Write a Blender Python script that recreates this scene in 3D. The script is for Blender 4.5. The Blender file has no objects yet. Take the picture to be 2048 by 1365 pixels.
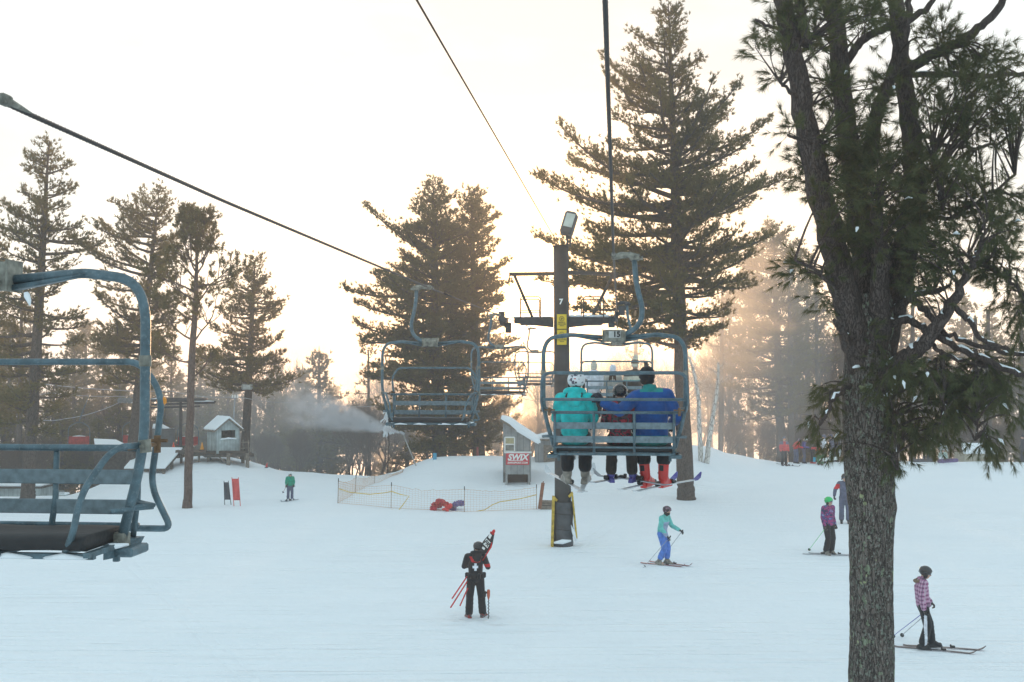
import bpy, math, random
import numpy as np
from mathutils import Vector, Matrix, Quaternion

S = bpy.context.scene
COL = S.collection
R = math.radians

# ------------------------------------------------------------------ camera
F = 2200.0            # focal length in pixels of the 2048 px wide photograph
CZ = 5.66             # eye height above the flat snow, riding the chairlift
PITCH = math.atan(62.5 / F)
cam_d = bpy.data.cameras.new('camera'); cam = bpy.data.objects.new('camera', cam_d); COL.objects.link(cam)
cam.location = (0, 0, CZ); cam.rotation_euler = (R(90) + PITCH, 0, 0)
cam_d.sensor_width = 36; cam_d.lens = F / 2048 * 36; cam_d.clip_start = 0.05; cam_d.clip_end = 3000
S.camera = cam
S.view_settings.view_transform = 'Standard'; S.view_settings.look = 'None'
S.view_settings.gamma = 1; S.view_settings.exposure = 0.06
S.cycles.use_denoising = True
S.cycles.max_bounces = 8; S.cycles.transparent_max_bounces = 16; S.cycles.volume_bounces = 1
S.cycles.sample_clamp_indirect = 4

def P(px, py, d):
    """world point seen at photograph pixel (px, py) at distance d ahead"""
    a = (px - 1024) / F; b = (682.5 - py) / F
    c, s = math.cos(PITCH), math.sin(PITCH)
    y = c - b * s; z = s + b * c
    return Vector((a * d / y, d, CZ + z * d / y))

# ------------------------------------------------------------------ sky and sun
SUN_EL = R(3.0); SUN_AZ = math.atan((1076 - 1024) / F)     # azimuth from +Y towards +X
sun_dir = Vector((math.sin(SUN_AZ) * math.cos(SUN_EL), math.cos(SUN_AZ) * math.cos(SUN_EL), math.sin(SUN_EL)))
W = bpy.data.worlds.new('World'); S.world = W; W.use_nodes = True
nt = W.node_tree; nt.nodes.clear()
def N(t, ty, **kw):
    n = t.nodes.new(ty)
    for k, v in kw.items():
        if k.startswith('i_'):
            n.inputs[int(k[2:])].default_value = v
        else: setattr(n, k, v)
    return n
def math_node(t, op, a, b=None, clamp=False):
    n = t.nodes.new('ShaderNodeMath'); n.operation = op; n.use_clamp = clamp
    for i, v in enumerate((a, b)):
        if v is None: continue
        if isinstance(v, (int, float)): n.inputs[i].default_value = v
        else: t.links.new(v, n.inputs[i])
    return n.outputs[0]
def mix_col(t, fac, a, b, mode='MIX'):
    n = t.nodes.new('ShaderNodeMix'); n.data_type = 'RGBA'; n.blend_type = mode
    for sock, v in ((n.inputs[0], fac), (n.inputs[6], a), (n.inputs[7], b)):
        if isinstance(v, (int, float)): sock.default_value = v
        elif isinstance(v, tuple): sock.default_value = v if len(v) == 4 else v + (1,)
        else: t.links.new(v, sock)
    return n.outputs[2]
sky = N(nt, 'ShaderNodeTexSky'); sky.sky_type = 'NISHITA'; sky.sun_disc = False
sky.sun_elevation = SUN_EL; sky.sun_rotation = SUN_AZ; sky.air_density = 1.0; sky.dust_density = 1.0
tc = N(nt, 'ShaderNodeTexCoord')
nrm = N(nt, 'ShaderNodeVectorMath', operation='NORMALIZE'); nt.links.new(tc.outputs['Generated'], nrm.inputs[0])
dotn = N(nt, 'ShaderNodeVectorMath', operation='DOT_PRODUCT'); nt.links.new(nrm.outputs[0], dotn.inputs[0]); dotn.inputs[1].default_value = sun_dir
dpos = math_node(nt, 'MAXIMUM', dotn.outputs['Value'], 0.0)
g_wide = math_node(nt, 'POWER', dpos, 6.0)
g_mid = math_node(nt, 'POWER', dpos, 70.0)
g_core = math_node(nt, 'POWER', dpos, 1200.0)
mp = N(nt, 'ShaderNodeMapping'); mp.inputs['Scale'].default_value = (1.2, 1.2, 3.4); nt.links.new(nrm.outputs[0], mp.inputs[0])
cn = N(nt, 'ShaderNodeTexNoise'); cn.inputs['Scale'].default_value = 2.3; cn.inputs['Detail'].default_value = 5; cn.inputs['Roughness'].default_value = 0.5
nt.links.new(mp.outputs[0], cn.inputs[0])
cr = N(nt, 'ShaderNodeMapRange'); cr.inputs[1].default_value = 0.41; cr.inputs[2].default_value = 0.60; nt.links.new(cn.outputs[0], cr.inputs[0])
# thin overcast lit from behind: bluish grey away from the sun, creamy white round it
veil = mix_col(nt, g_wide, (0.62, 0.79, 0.87), (0.70, 0.715, 0.71))
lit = mix_col(nt, g_wide, (0.74, 0.90, 0.97), (1.04, 1.04, 1.01))
veil = mix_col(nt, cr.outputs[0], veil, lit)
veil = mix_col(nt, math_node(nt, 'MULTIPLY', g_mid, .92), veil, (1.85, 1.32, 0.80))
core = mix_col(nt, 1.0, (0, 0, 0), (7.0, 4.2, 1.9)); 
glow = N(nt, 'ShaderNodeVectorMath', operation='SCALE'); nt.links.new(core, glow.inputs[0]); nt.links.new(g_core, glow.inputs['Scale'])
skys = N(nt, 'ShaderNodeVectorMath', operation='SCALE'); nt.links.new(sky.outputs[0], skys.inputs[0]); skys.inputs['Scale'].default_value = 0.05
a1 = N(nt, 'ShaderNodeVectorMath', operation='ADD'); nt.links.new(veil, a1.inputs[0]); nt.links.new(glow.outputs[0], a1.inputs[1])
a2 = N(nt, 'ShaderNodeVectorMath', operation='ADD'); nt.links.new(a1.outputs[0], a2.inputs[0]); nt.links.new(skys.outputs[0], a2.inputs[1])
bg = N(nt, 'ShaderNodeBackground'); nt.links.new(a2.outputs[0], bg.inputs[0]); bg.inputs[1].default_value = 1.0
wo = N(nt, 'ShaderNodeOutputWorld'); nt.links.new(bg.outputs[0], wo.inputs[0])

sd = bpy.data.lights.new('sun', 'SUN'); sun = bpy.data.objects.new('sun', sd); COL.objects.link(sun)
sd.energy = 5.0; sd.angle = R(1.5); sd.color = (1.0, 0.57, 0.27)
sun.rotation_euler = (-sun_dir).to_track_quat('-Z', 'Y').to_euler(); sun.location = (0, 60, 60)

# ------------------------------------------------------------------ helpers
def thing(name, label, cat, loc=(0, 0, 0), rotz=0.0, group=None, kind=None):
    o = bpy.data.objects.new(name, None); COL.objects.link(o); o.empty_display_size = .2
    o.location = loc; o.rotation_euler = (0, 0, rotz)
    return tag(o, label, cat, group, kind)
def tag(o, label=None, cat=None, group=None, kind=None):
    if label: o['label'] = label
    if cat: o['category'] = cat
    if group: o['group'] = group
    if kind: o['kind'] = kind
    return o
def copy_tree(o, parent=None):
    c = o.copy(); COL.objects.link(c)
    if parent is not None: c.parent = parent
    for ch in list(o.children): copy_tree(ch, c)
    return c

def fillet(pts, r, n=6):
    pts = [Vector(p) for p in pts]
    if not isinstance(r, (list, tuple)): r = [r] * len(pts)
    out = [pts[0]]
    for i in range(1, len(pts) - 1):
        a, b, c = pts[i - 1], pts[i], pts[i + 1]
        ra = min(r[i], (a - b).length * .48); rc = min(r[i], (c - b).length * .48)
        p = b + (a - b).normalized() * ra; q = b + (c - b).normalized() * rc
        for k in range(n + 1):
            t = k / n
            out.append(p * (1 - t) ** 2 + b * 2 * t * (1 - t) + q * t * t)
    out.append(pts[-1]); return out

class M:
    """collects geometry and links it as ONE mesh object"""
    def __init__(s): s.v = []; s.nv = 0; s.f = []; s.m = []
    def add(s, verts, faces, mi=0):
        verts = np.asarray(verts, dtype=np.float64).reshape(-1, 3)
        s.v.append(verts); b = s.nv; s.nv += len(verts)
        if isinstance(faces, np.ndarray):
            s.f.append(faces + b); s.m.append(np.full(len(faces), mi, dtype=np.int32))
        else:
            for k in (3, 4):
                fk = [f for f in faces if len(f) == k]
                if fk: s.f.append(np.array(fk) + b); s.m.append(np.full(len(fk), mi, dtype=np.int32))
            for f in faces:
                if len(f) > 4: s.f.append(np.array([f]) + b); s.m.append(np.full(1, mi, dtype=np.int32))
        return s
    def tube(s, pts, r, n=10, mi=0, caps=True, flat=1.0):
        pts = np.array([tuple(p) for p in pts], dtype=float); K = len(pts)
        rr = np.broadcast_to(np.asarray(r, dtype=float), (K,)) if np.ndim(r) == 0 else np.asarray(r, dtype=float)
        T = np.gradient(pts, axis=0); T /= np.maximum(np.linalg.norm(T, axis=1), 1e-9)[:, None]
        u = np.cross(T[0], [0, 0, 1.0])
        if np.linalg.norm(u) < .1: u = np.cross(T[0], [1.0, 0, 0])
        U = []
        for k in range(K):
            u = u - T[k] * np.dot(u, T[k]); u = u / max(np.linalg.norm(u), 1e-9); U.append(u)
        U = np.array(U); V = np.cross(T, U)
        a = np.arange(n) / n * 2 * np.pi
        ring = pts[:, None, :] + rr[:, None, None] * (np.cos(a)[None, :, None] * U[:, None, :] + flat * np.sin(a)[None, :, None] * V[:, None, :])
        i = np.arange(K - 1)[:, None] * n; j = np.arange(n)[None, :]; j2 = (j + 1) % n
        q = np.stack([i + j, i + j2, i + n + j2, i + n + j], axis=-1).reshape(-1, 4)
        s.add(ring.reshape(-1, 3), q, mi)
        if caps:
            b = s.nv - K * n
            for c0 in (0, K - 1):
                idx = [b + c0 * n + k for k in range(n)]
                if c0 == 0: idx = idx[::-1]
                s.f.append(np.array([idx])); s.m.append(np.full(1, mi, dtype=np.int32))
        return s
    def box(s, c, size, rot=None, mi=0, bev=0.0):
        x, y, z = [k / 2 for k in size]
        if bev:
            b = min(bev, x * .9, y * .9, z * .9); vs = []; fs = []
            # chamfered box: three inset quads per corner
            co = [(sx, sy, sz) for sx in (-1, 1) for sy in (-1, 1) for sz in (-1, 1)]
            for (sx, sy, sz) in co:
                vs += [(sx * x, sy * (y - b), sz * (z - b)), (sx * (x - b), sy * y, sz * (z - b)), (sx * (x - b), sy * (y - b), sz * z)]
            ix = {k: i * 3 for i, k in enumerate(co)}
            for a_ in (-1, 1):
                fs.append([ix[(a_, p, q)] for p, q in ((-1, -1), (1, -1), (1, 1), (-1, 1))][::a_])
                fs.append([ix[(p, a_, q)] + 1 for p, q in ((-1, -1), (-1, 1), (1, 1), (1, -1))][::a_])
                fs.append([ix[(p, q, a_)] + 2 for p, q in ((-1, -1), (1, -1), (1, 1), (-1, 1))][::a_])
            for p in (-1, 1):
                for q in (-1, 1):
                    fs.append([ix[(p, q, -1)], ix[(p, q, 1)], ix[(p, q, 1)] + 1, ix[(p, q, -1)] + 1][::(1 if p * q > 0 else -1)])
                    fs.append([ix[(p, -1, q)], ix[(p, 1, q)], ix[(p, 1, q)] + 2, ix[(p, -1, q)] + 2][::(-1 if p * q > 0 else 1)])
                    fs.append([ix[(-1, p, q)] + 1, ix[(1, p, q)] + 1, ix[(1, p, q)] + 2, ix[(-1, p, q)] + 2][::(1 if p * q > 0 else -1)])
            for (sx, sy, sz) in co:
                k = ix[(sx, sy, sz)]; fs.append([k, k + 1, k + 2][::(1 if sx * sy * sz > 0 else -1)])
        else:
            vs = [(-x, -y, -z), (x, -y, -z), (x, y, -z), (-x, y, -z), (-x, -y, z), (x, -y, z), (x, y, z), (-x, y, z)]
            fs = [(0, 3, 2, 1), (4, 5, 6, 7), (0, 1, 5, 4), (1, 2, 6, 5), (2, 3, 7, 6), (3, 0, 4, 7)]
        vs = np.array(vs)
        if rot is not None: vs = vs @ np.array(rot.to_3x3()).T
        return s.add(vs + np.array(tuple(c)), fs, mi)
    def bar(s, a, b, w, h, mi=0, up=(0, 0, 1)):
        a = Vector(a); b = Vector(b); d = b - a; L = d.length; d.normalize()
        upv = Vector(up); x = d.cross(upv)
        if x.length < .05: x = d.cross(Vector((1, 0, 0)))
        x.normalize(); z = x.cross(d)
        m = Matrix((x, d, z)).transposed()
        return s.box((a + b) / 2, (w, L, h), m, mi)
    def ell(s, c, r, n=12, m=8, mi=0, rot=None):
        th = np.linspace(0, np.pi, m + 1); ph = np.arange(n) / n * 2 * np.pi
        v = np.stack([np.outer(np.sin(th), np.cos(ph)), np.outer(np.sin(th), np.sin(ph)), np.outer(np.cos(th), np.ones(n))], -1).reshape(-1, 3) * np.array(r)
        if rot is not None: v = v @ np.array(rot.to_3x3()).T
        i = np.arange(m)[:, None] * n; j = np.arange(n)[None, :]; j2 = (j + 1) % n
        q = np.stack([i + j, i + n + j, i + n + j2, i + j2], -1).reshape(-1, 4)
        return s.add(v + np.array(tuple(c)), q, mi)
    def cone(s, a, b, ra, rb, n=12, mi=0):      # round-ended tapered capsule
        a = np.array(tuple(a), float); b = np.array(tuple(b), float); L = np.linalg.norm(b - a)
        if L < 1e-5: return s.ell(a, (ra,) * 3, n, 8, mi)
        d = (b - a) / L; pts = []; rr = []
        for t in (-1, -.92, -.7, -.38): pts.append(a + d * ra * t); rr.append(ra * math.sqrt(max(1 - t * t, 1e-3)))
        for t in (0, .33, .67, 1): pts.append(a + (b - a) * t); rr.append(ra + (rb - ra) * t)
        for t in (.38, .7, .92, 1): pts.append(b + d * rb * t); rr.append(rb * math.sqrt(max(1 - t * t, 1e-3)))
        return s.tube(pts, rr, n, mi)
    def tris(s, t, mi=0):
        n = len(t); return s.add(t.reshape(-1, 3), np.arange(n * 3).reshape(n, 3), mi)
    def build(s, name, mats, parent=None, org=None, smooth=False):
        me = bpy.data.meshes.new(name)
        v = np.concatenate(s.v) if s.v else np.zeros((0, 3))
        if org is not None: v = v - np.array(tuple(org))
        me.vertices.add(len(v)); me.vertices.foreach_set('co', v.astype(np.float32).ravel())
        sizes = np.concatenate([np.full(len(f), f.shape[1], dtype=np.int32) for f in s.f])
        idx = np.concatenate([f.ravel() for f in s.f]).astype(np.int32)
        me.loops.add(len(idx)); me.loops.foreach_set('vertex_index', idx)
        me.polygons.add(len(sizes)); st = np.concatenate([[0], np.cumsum(sizes)[:-1]]).astype(np.int32)
        me.polygons.foreach_set('loop_start', st)
        me.polygons.foreach_set('material_index', np.concatenate(s.m))
        me.polygons.foreach_set('use_smooth', np.full(len(sizes), smooth, dtype=bool))
        me.update(calc_edges=True)
        for m in (mats if isinstance(mats, (list, tuple)) else [mats]): me.materials.append(m)
        o = bpy.data.objects.new(name, me); COL.objects.link(o)
        if parent is not None: o.parent = parent
        return o

def text(body, size, mat, name, parent, loc, rot=(R(90), 0, 0), depth=.004, sx=1.0, shear=0.0, bold=0.0):
    cu = bpy.data.curves.new(name, 'FONT'); cu.body = body; cu.size = size; cu.extrude = depth; cu.offset = bold
    cu.align_x = 'CENTER'; cu.align_y = 'CENTER'; cu.shear = shear; cu.resolution_u = 3
    t = bpy.data.objects.new(name, cu); COL.objects.link(t)
    dg = bpy.context.evaluated_depsgraph_get(); me = bpy.data.meshes.new_from_object(t.evaluated_get(dg))
    bpy.data.objects.remove(t); bpy.data.curves.remove(cu)
    me.materials.clear(); me.materials.append(mat); me.name = name
    o = bpy.data.objects.new(name, me); COL.objects.link(o); o.parent = parent
    o.location = loc; o.rotation_euler = rot; o.scale = (sx, 1, 1)
    return o

# ------------------------------------------------------------------ materials
_mc = {}
def mat(name, col, rough=.6, metal=0.0, var=0.12, scale=8.0, bump=0.0, bscale=60.0, spec=.4, sheen=0.0, coat=0.0):
    if name in _mc: return _mc[name]
    m = bpy.data.materials.new(name); m.use_nodes = True; t = m.node_tree; b = t.nodes['Principled BSDF']
    c = N(t, 'ShaderNodeTexCoord'); n = N(t, 'ShaderNodeTexNoise'); n.inputs['Scale'].default_value = scale; n.inputs['Detail'].default_value = 5
    t.links.new(c.outputs['Object'], n.inputs[0])
    lo = tuple(max(0, x * (1 - var * 1.6)) for x in col); hi = tuple(min(1, x * (1 + var * 1.6)) for x in col)
    mr = N(t, 'ShaderNodeMapRange'); mr.inputs[1].default_value = .3; mr.inputs[2].default_value = .7; t.links.new(n.outputs[0], mr.inputs[0])
    t.links.new(mix_col(t, mr.outputs[0], lo, hi), b.inputs['Base Color'])
    b.inputs['Roughness'].default_value = rough; b.inputs['Metallic'].default_value = metal
    b.inputs['Specular IOR Level'].default_value = spec
    if sheen: b.inputs['Sheen Weight'].default_value = sheen
    if coat: b.inputs['Coat Weight'].default_value = coat
    if bump:
        n2 = N(t, 'ShaderNodeTexNoise'); n2.inputs['Scale'].default_value = bscale; n2.inputs['Detail'].default_value = 3
        t.links.new(c.outputs['Object'], n2.inputs[0])
        bp = N(t, 'ShaderNodeBump'); bp.inputs['Strength'].default_value = bump; bp.inputs['Distance'].default_value = .02
        t.links.new(n2.outputs[0], bp.inputs['Height']); t.links.new(bp.outputs[0], b.inputs['Normal'])
    _mc[name] = m; return m

def cloth(name, col, **k):
    return mat('fabric_' + name, col, rough=.85, var=.16, scale=9, bump=1.0, bscale=11, spec=.2, sheen=.15, **k)

TRACKS = [(3.95, 32.4, -3.5, 33.9, .28), (9.5, 33.9, 1.5, 37.5, .26), (8.0, 22.6, -1.5, 26.8, .30), (-10.5, 48.5, -15.5, 55, .25), (-9, 30, 14, 47, .3), (13, 24, -6, 46, .3), (-3, 17, -13, 36, .3), (0, 28, 9, 60, .4), (-14, 26, -2, 44, .3), (-12, 24, 4, 30, .35), (2, 22, 15, 27, .3)]
TRAMPLED = [(-.83, 25.1, 1.5), (1.65, 35.6, 1.6), (3.9, 32.3, .9), (9.6, 33.9, 1.0), (8.2, 22.4, 1.0)]
def snow_mat(name='snow', ground=False):
    if name in _mc: return _mc[name]
    m = bpy.data.materials.new(name); m.use_nodes = True; t = m.node_tree; b = t.nodes['Principled BSDF']
    c = N(t, 'ShaderNodeTexCoord')
    n = N(t, 'ShaderNodeTexNoise'); n.inputs['Scale'].default_value = .35 if ground else 6; n.inputs['Detail'].default_value = 6
    t.links.new(c.outputs['Object'], n.inputs[0])
    t.links.new(mix_col(t, n.outputs[0], (.80, .85, .89), (.88, .91, .935)), b.inputs['Base Color'])
    b.inputs['Roughness'].default_value = .85; b.inputs['Specular IOR Level'].default_value = .15
    h = None
    if ground:
        # packed snow: fine grain, long ski tracks that wander across the slope
        pos = c.outputs['Object']
        def dotv(p, v):
            s_ = N(t, 'ShaderNodeVectorMath', operation='SUBTRACT'); t.links.new(pos, s_.inputs[0]); s_.inputs[1].default_value = p
            d_ = N(t, 'ShaderNodeVectorMath', operation='DOT_PRODUCT'); t.links.new(s_.outputs[0], d_.inputs[0]); d_.inputs[1].default_value = v; return d_.outputs['Value']
        acc = None
        for (x0, y0, x1, y1, gap) in TRACKS:      # pairs of ski grooves pressed into the snow
            L = math.hypot(x1 - x0, y1 - y0); tv = ((x1 - x0) / L, (y1 - y0) / L, 0); nv = (-tv[1], tv[0], 0)
            al = dotv((x0, y0, 0), tv); ac = dotv((x0, y0, 0), nv)
            wob = math_node(t, 'MULTIPLY', math_node(t, 'SINE', math_node(t, 'MULTIPLY', al, .7)), .05)
            off = math_node(t, 'ABSOLUTE', math_node(t, 'SUBTRACT', math_node(t, 'ABSOLUTE', math_node(t, 'ADD', ac, wob)), gap / 2))
            pl = math_node(t, 'SUBTRACT', 1, math_node(t, 'MULTIPLY', off, 14), True)
            mk = math_node(t, 'MULTIPLY', math_node(t, 'MULTIPLY', al, 2, True), math_node(t, 'MULTIPLY', math_node(t, 'SUBTRACT', L, al), .5, True))
            pl = math_node(t, 'MULTIPLY', pl, mk); acc = pl if acc is None else math_node(t, 'ADD', acc, pl)
        h = math_node(t, 'MULTIPLY', acc, -.07)
        for (x0, y0, rad) in TRAMPLED:
            s_ = N(t, 'ShaderNodeVectorMath', operation='DISTANCE'); t.links.new(pos, s_.inputs[0]); s_.inputs[1].default_value = (x0, y0, 0)
            mk = math_node(t, 'SUBTRACT', 1, math_node(t, 'DIVIDE', s_.outputs['Value'], rad), True)
            k = N(t, 'ShaderNodeTexVoronoi'); k.inputs['Scale'].default_value = 3.6; t.links.new(pos, k.inputs[0])
            h = math_node(t, 'ADD', h, math_node(t, 'MULTIPLY', math_node(t, 'MULTIPLY', k.outputs[0], mk), .7))
        for (rz, sx, sy, st, det) in ((R(38), .07, 7.0, .30, 2), (R(-33), .06, 8.0, .28, 2), (R(70), .05, 7.0, .22, 1), (R(28), .25, 3.4, .5, 3), (R(-12), .22, 2.6, .45, 3), (R(62), .3, 4.0, .3, 2)):
            mp = N(t, 'ShaderNodeMapping'); mp.inputs['Rotation'].default_value = (0, 0, rz); mp.inputs['Scale'].default_value = (sx, sy, 1)
            t.links.new(c.outputs['Object'], mp.inputs[0])
            k = N(t, 'ShaderNodeTexNoise'); k.inputs['Scale'].default_value = 1.0; k.inputs['Detail'].default_value = det; k.inputs['Distortion'].default_value = .4
            t.links.new(mp.outputs[0], k.inputs[0]); v = math_node(t, 'MULTIPLY', k.outputs[0], st)
            h = v if h is None else math_node(t, 'ADD', h, v)
    k = N(t, 'ShaderNodeTexNoise'); k.inputs['Scale'].default_value = 7 if ground else 30; k.inputs['Detail'].default_value = 5
    t.links.new(c.outputs['Object'], k.inputs[0]); v = math_node(t, 'MULTIPLY', k.outputs[0], .25)
    h = v if h is None else math_node(t, 'ADD', h, v)
    bp = N(t, 'ShaderNodeBump'); bp.inputs['Strength'].default_value = .8; bp.inputs['Distance'].default_value = .25 if ground else .03
    t.links.new(h, bp.inputs['Height']); t.links.new(bp.outputs[0], b.inputs['Normal'])
    _mc[name] = m; return m

def bark_mat(name, c1, c2, lichen=False, sc=6.0):
    m = bpy.data.materials.new(name); m.use_nodes = True; t = m.node_tree; b = t.nodes['Principled BSDF']
    c = N(t, 'ShaderNodeTexCoord'); mp = N(t, 'ShaderNodeMapping'); mp.inputs['Scale'].default_value = (1, 1, .28); t.links.new(c.outputs['Object'], mp.inputs[0])
    vo = N(t, 'ShaderNodeTexVoronoi'); vo.feature = 'DISTANCE_TO_EDGE'; vo.inputs['Scale'].default_value = sc * 3.4
    no = N(t, 'ShaderNodeTexNoise'); no.inputs['Scale'].default_value = sc * 1.5; no.inputs['Detail'].default_value = 8; no.inputs['Roughness'].default_value = .7
    t.links.new(mp.outputs[0], no.inputs[0])
    dist = N(t, 'ShaderNodeVectorMath', operation='MULTIPLY_ADD'); t.links.new(no.outputs[1], dist.inputs[0]); dist.inputs[1].default_value = (.16, .16, .16)
    t.links.new(mp.outputs[0], dist.inputs[2]); t.links.new(dist.outputs[0], vo.inputs[0])
    e = N(t, 'ShaderNodeMapRange'); e.inputs[1].default_value = 0; e.inputs[2].default_value = .12; t.links.new(vo.outputs[0], e.inputs[0])
    mix = math_node(t, 'MULTIPLY', e.outputs[0], no.outputs[0])
    col = mix_col(t, math_node(t, 'MULTIPLY', mix, 1.7, True), c1, c2)
    if lichen:
        for (s2, lo_, hi_, lc, f) in ((8, .63, .65, (.25, .30, .20), .8), (19, .605, .63, (.20, .235, .19), .7), (42, .585, .62, (.26, .285, .25), .7), (4.2, .655, .67, (.33, .37, .20), .85)):
            mp2 = N(t, 'ShaderNodeMapping'); mp2.inputs['Location'].default_value = (s2, s2 * 2, 0); mp2.inputs['Scale'].default_value = (1, 1, .75); t.links.new(c.outputs['Object'], mp2.inputs[0])
            n3 = N(t, 'ShaderNodeTexNoise'); n3.inputs['Scale'].default_value = s2; n3.inputs['Detail'].default_value = 3; n3.inputs['Roughness'].default_value = .6; t.links.new(mp2.outputs[0], n3.inputs[0])
            r3 = N(t, 'ShaderNodeMapRange'); r3.inputs[1].default_value = lo_; r3.inputs[2].default_value = hi_; r3.inputs[4].default_value = f; t.links.new(n3.outputs[0], r3.inputs[0])
            col = mix_col(t, r3.outputs[0], col, lc)
    t.links.new(col, b.inputs['Base Color']); b.inputs['Roughness'].default_value = .95; b.inputs['Specular IOR Level'].default_value = .15
    bp = N(t, 'ShaderNodeBump'); bp.inputs['Strength'].default_value = .9; bp.inputs['Distance'].default_value = .02
    t.links.new(mix, bp.inputs['Height']); t.links.new(bp.outputs[0], b.inputs['Normal'])
    return m

def needle_mat(name, c1, c2, trans=.35, sc=1.2):
    m = bpy.data.materials.new(name); m.use_nodes = True; t = m.node_tree; t.nodes.clear()
    c = N(t, 'ShaderNodeTexCoord'); n = N(t, 'ShaderNodeTexNoise'); n.inputs['Scale'].default_value = sc; n.inputs['Detail'].default_value = 4
    t.links.new(c.outputs['Object'], n.inputs[0])
    mr = N(t, 'ShaderNodeMapRange'); mr.inputs[1].default_value = .35; mr.inputs[2].default_value = .65; t.links.new(n.outputs[0], mr.inputs[0])
    g = N(t, 'ShaderNodeNewGeometry'); r = math_node(t, 'MULTIPLY', g.outputs['Random Per Island'], .5)
    f = math_node(t, 'MULTIPLY_ADD', mr.outputs[0], .6); f.node.inputs[2].default_value = 0; t.links.new(r, f.node.inputs[2])
    col = mix_col(t, f, c1, c2)
    d = N(t, 'ShaderNodeBsdfDiffuse'); tr = N(t, 'ShaderNodeBsdfTranslucent'); mx = N(t, 'ShaderNodeMixShader'); mx.inputs[0].default_value = trans
    col2 = mix_col(t, .5, col, (.42, .33, .12))
    t.links.new(col, d.inputs[0]); t.links.new(col2, tr.inputs[0]); t.links.new(d.outputs[0], mx.inputs[1]); t.links.new(tr.outputs[0], mx.inputs[2])
    o = N(t, 'ShaderNodeOutputMaterial'); t.links.new(mx.outputs[0], o.inputs[0]); return m

SNOW = snow_mat('snow_lump'); GSNOW = snow_mat('snow_ground', True)
def paint_mat():
    """worn blue-grey galvanised tubing with rust blooms"""
    m = mat('galvanised_paint', (.085, .138, .165), rough=.42, metal=.25, var=.2, scale=14, bump=.25, bscale=120, spec=.5)
    t = m.node_tree; b = t.nodes['Principled BSDF']; src = b.inputs['Base Color'].links[0].from_socket
    c = N(t, 'ShaderNodeTexCoord')
    n = N(t, 'ShaderNodeTexNoise'); n.inputs['Scale'].default_value = 9; n.inputs['Detail'].default_value = 8; n.inputs['Roughness'].default_value = .75; t.links.new(c.outputs['Object'], n.inputs[0])
    r = N(t, 'ShaderNodeMapRange'); r.inputs[1].default_value = .60; r.inputs[2].default_value = .72; r.inputs[4].default_value = .75; t.links.new(n.outputs[0], r.inputs[0])
    c1 = mix_col(t, r.outputs[0], src, (.16, .12, .09))
    n2 = N(t, 'ShaderNodeTexNoise'); n2.inputs['Scale'].default_value = 60; n2.inputs['Detail'].default_value = 6; t.links.new(c.outputs['Object'], n2.inputs[0])
    r2 = N(t, 'ShaderNodeMapRange'); r2.inputs[1].default_value = .55; r2.inputs[2].default_value = .7; r2.inputs[4].default_value = .5; t.links.new(n2.outputs[0], r2.inputs[0])
    t.links.new(mix_col(t, r2.outputs[0], c1, (.20, .25, .275)), b.inputs['Base Color'])
    return m
PAINT = paint_mat()
SLAT = mat('slat_paint', (.15, .20, .225), rough=.6, var=.16, scale=20, bump=.15, bscale=90)
RUST = mat('rusty_steel', (.17, .10, .055), rough=.85, var=.35, scale=18, bump=.4)
BLOCK = mat('weathered_block', (.22, .22, .19), rough=.7, metal=.2, var=.35, scale=14, bump=.3)
STEEL = mat('dark_steel', (.045, .050, .055), rough=.5, metal=.3, var=.25, scale=6, bump=.2)
CABLE = mat('greased_cable', (.030, .031, .034), rough=.45, metal=.4, var=.3, scale=40)
BLACKV = mat('black_vinyl', (.010, .011, .013), rough=.6, var=.2, scale=10, bump=.2, bscale=20, spec=.5)
ORANGE = mat('orange_plastic', (.62, .24, .03), rough=.5)
WHITE = mat('white_paint', (.78, .78, .76), rough=.6, var=.05)
BLACK = mat('black_plastic', (.015, .015, .016), rough=.4, var=.1)
YELLOW = mat('yellow_sign', (.72, .50, .03), rough=.5, var=.05)
# ------------------------------------------------------------------ the snow: one sheet whose crest lines stand where the hill drops away
_u  = [-6000, -600, 0, 140, 200, 270, 330, 400, 440, 500, 560, 640, 700, 760, 800, 860, 930, 1000, 1080, 1200, 1300, 1385, 1420, 1450, 1500, 1560, 2048, 2700, 8000]
_ys = [ 1000, 1000, 1000, 998, 975, 935, 925, 915, 912, 925, 943, 951, 955, 957, 945, 917, 913, 914, 915, 905, 895, 893, 897, 908, 917, 925, 927, 927, 927]
_D  = [   50,   50,  50,  52,  55,  58,  60,  60,  60,  60,  60,  60,  60,  60,  61,  62,  62,  62,  62,  62,  62,  62,  63,  64,  66,  69,  69,  69, 69]
def gz(X, Y):
    X = np.asarray(X, dtype=float); Y = np.asarray(Y, dtype=float)
    Yc = np.maximum(Y, 5.0); u = X / Yc * F + 1024
    ys = np.interp(u, _u, _ys); D = np.interp(u, _u, _D)
    zs = CZ - (ys - 745) / F * D
    D0 = D * .80; t = np.clip((Yc - D0) / (D - D0), 0, 1); s = t * t * (3 - 2 * t)
    z = zs * s
    fall = np.clip((Yc - D - 1.0) * .115, 0, 6.5) + np.clip((Yc - D - 62) * .28, 0, 34)
    und = .05 * np.sin(X * .31 + Y * .17) * np.sin(Y * .23 - X * .11) * np.clip(Yc / 30, 0, 1)
    lump = .035 * np.sin(X * 1.7 + 2 * np.sin(Y * .7)) * np.sin(Y * 1.3 + 1.5 * np.sin(X * .9)) * np.clip((s > .02) * 1.0, 0, 1)
    return z - fall + und + lump
def gzf(x, y): return float(gz(x, y))
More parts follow.
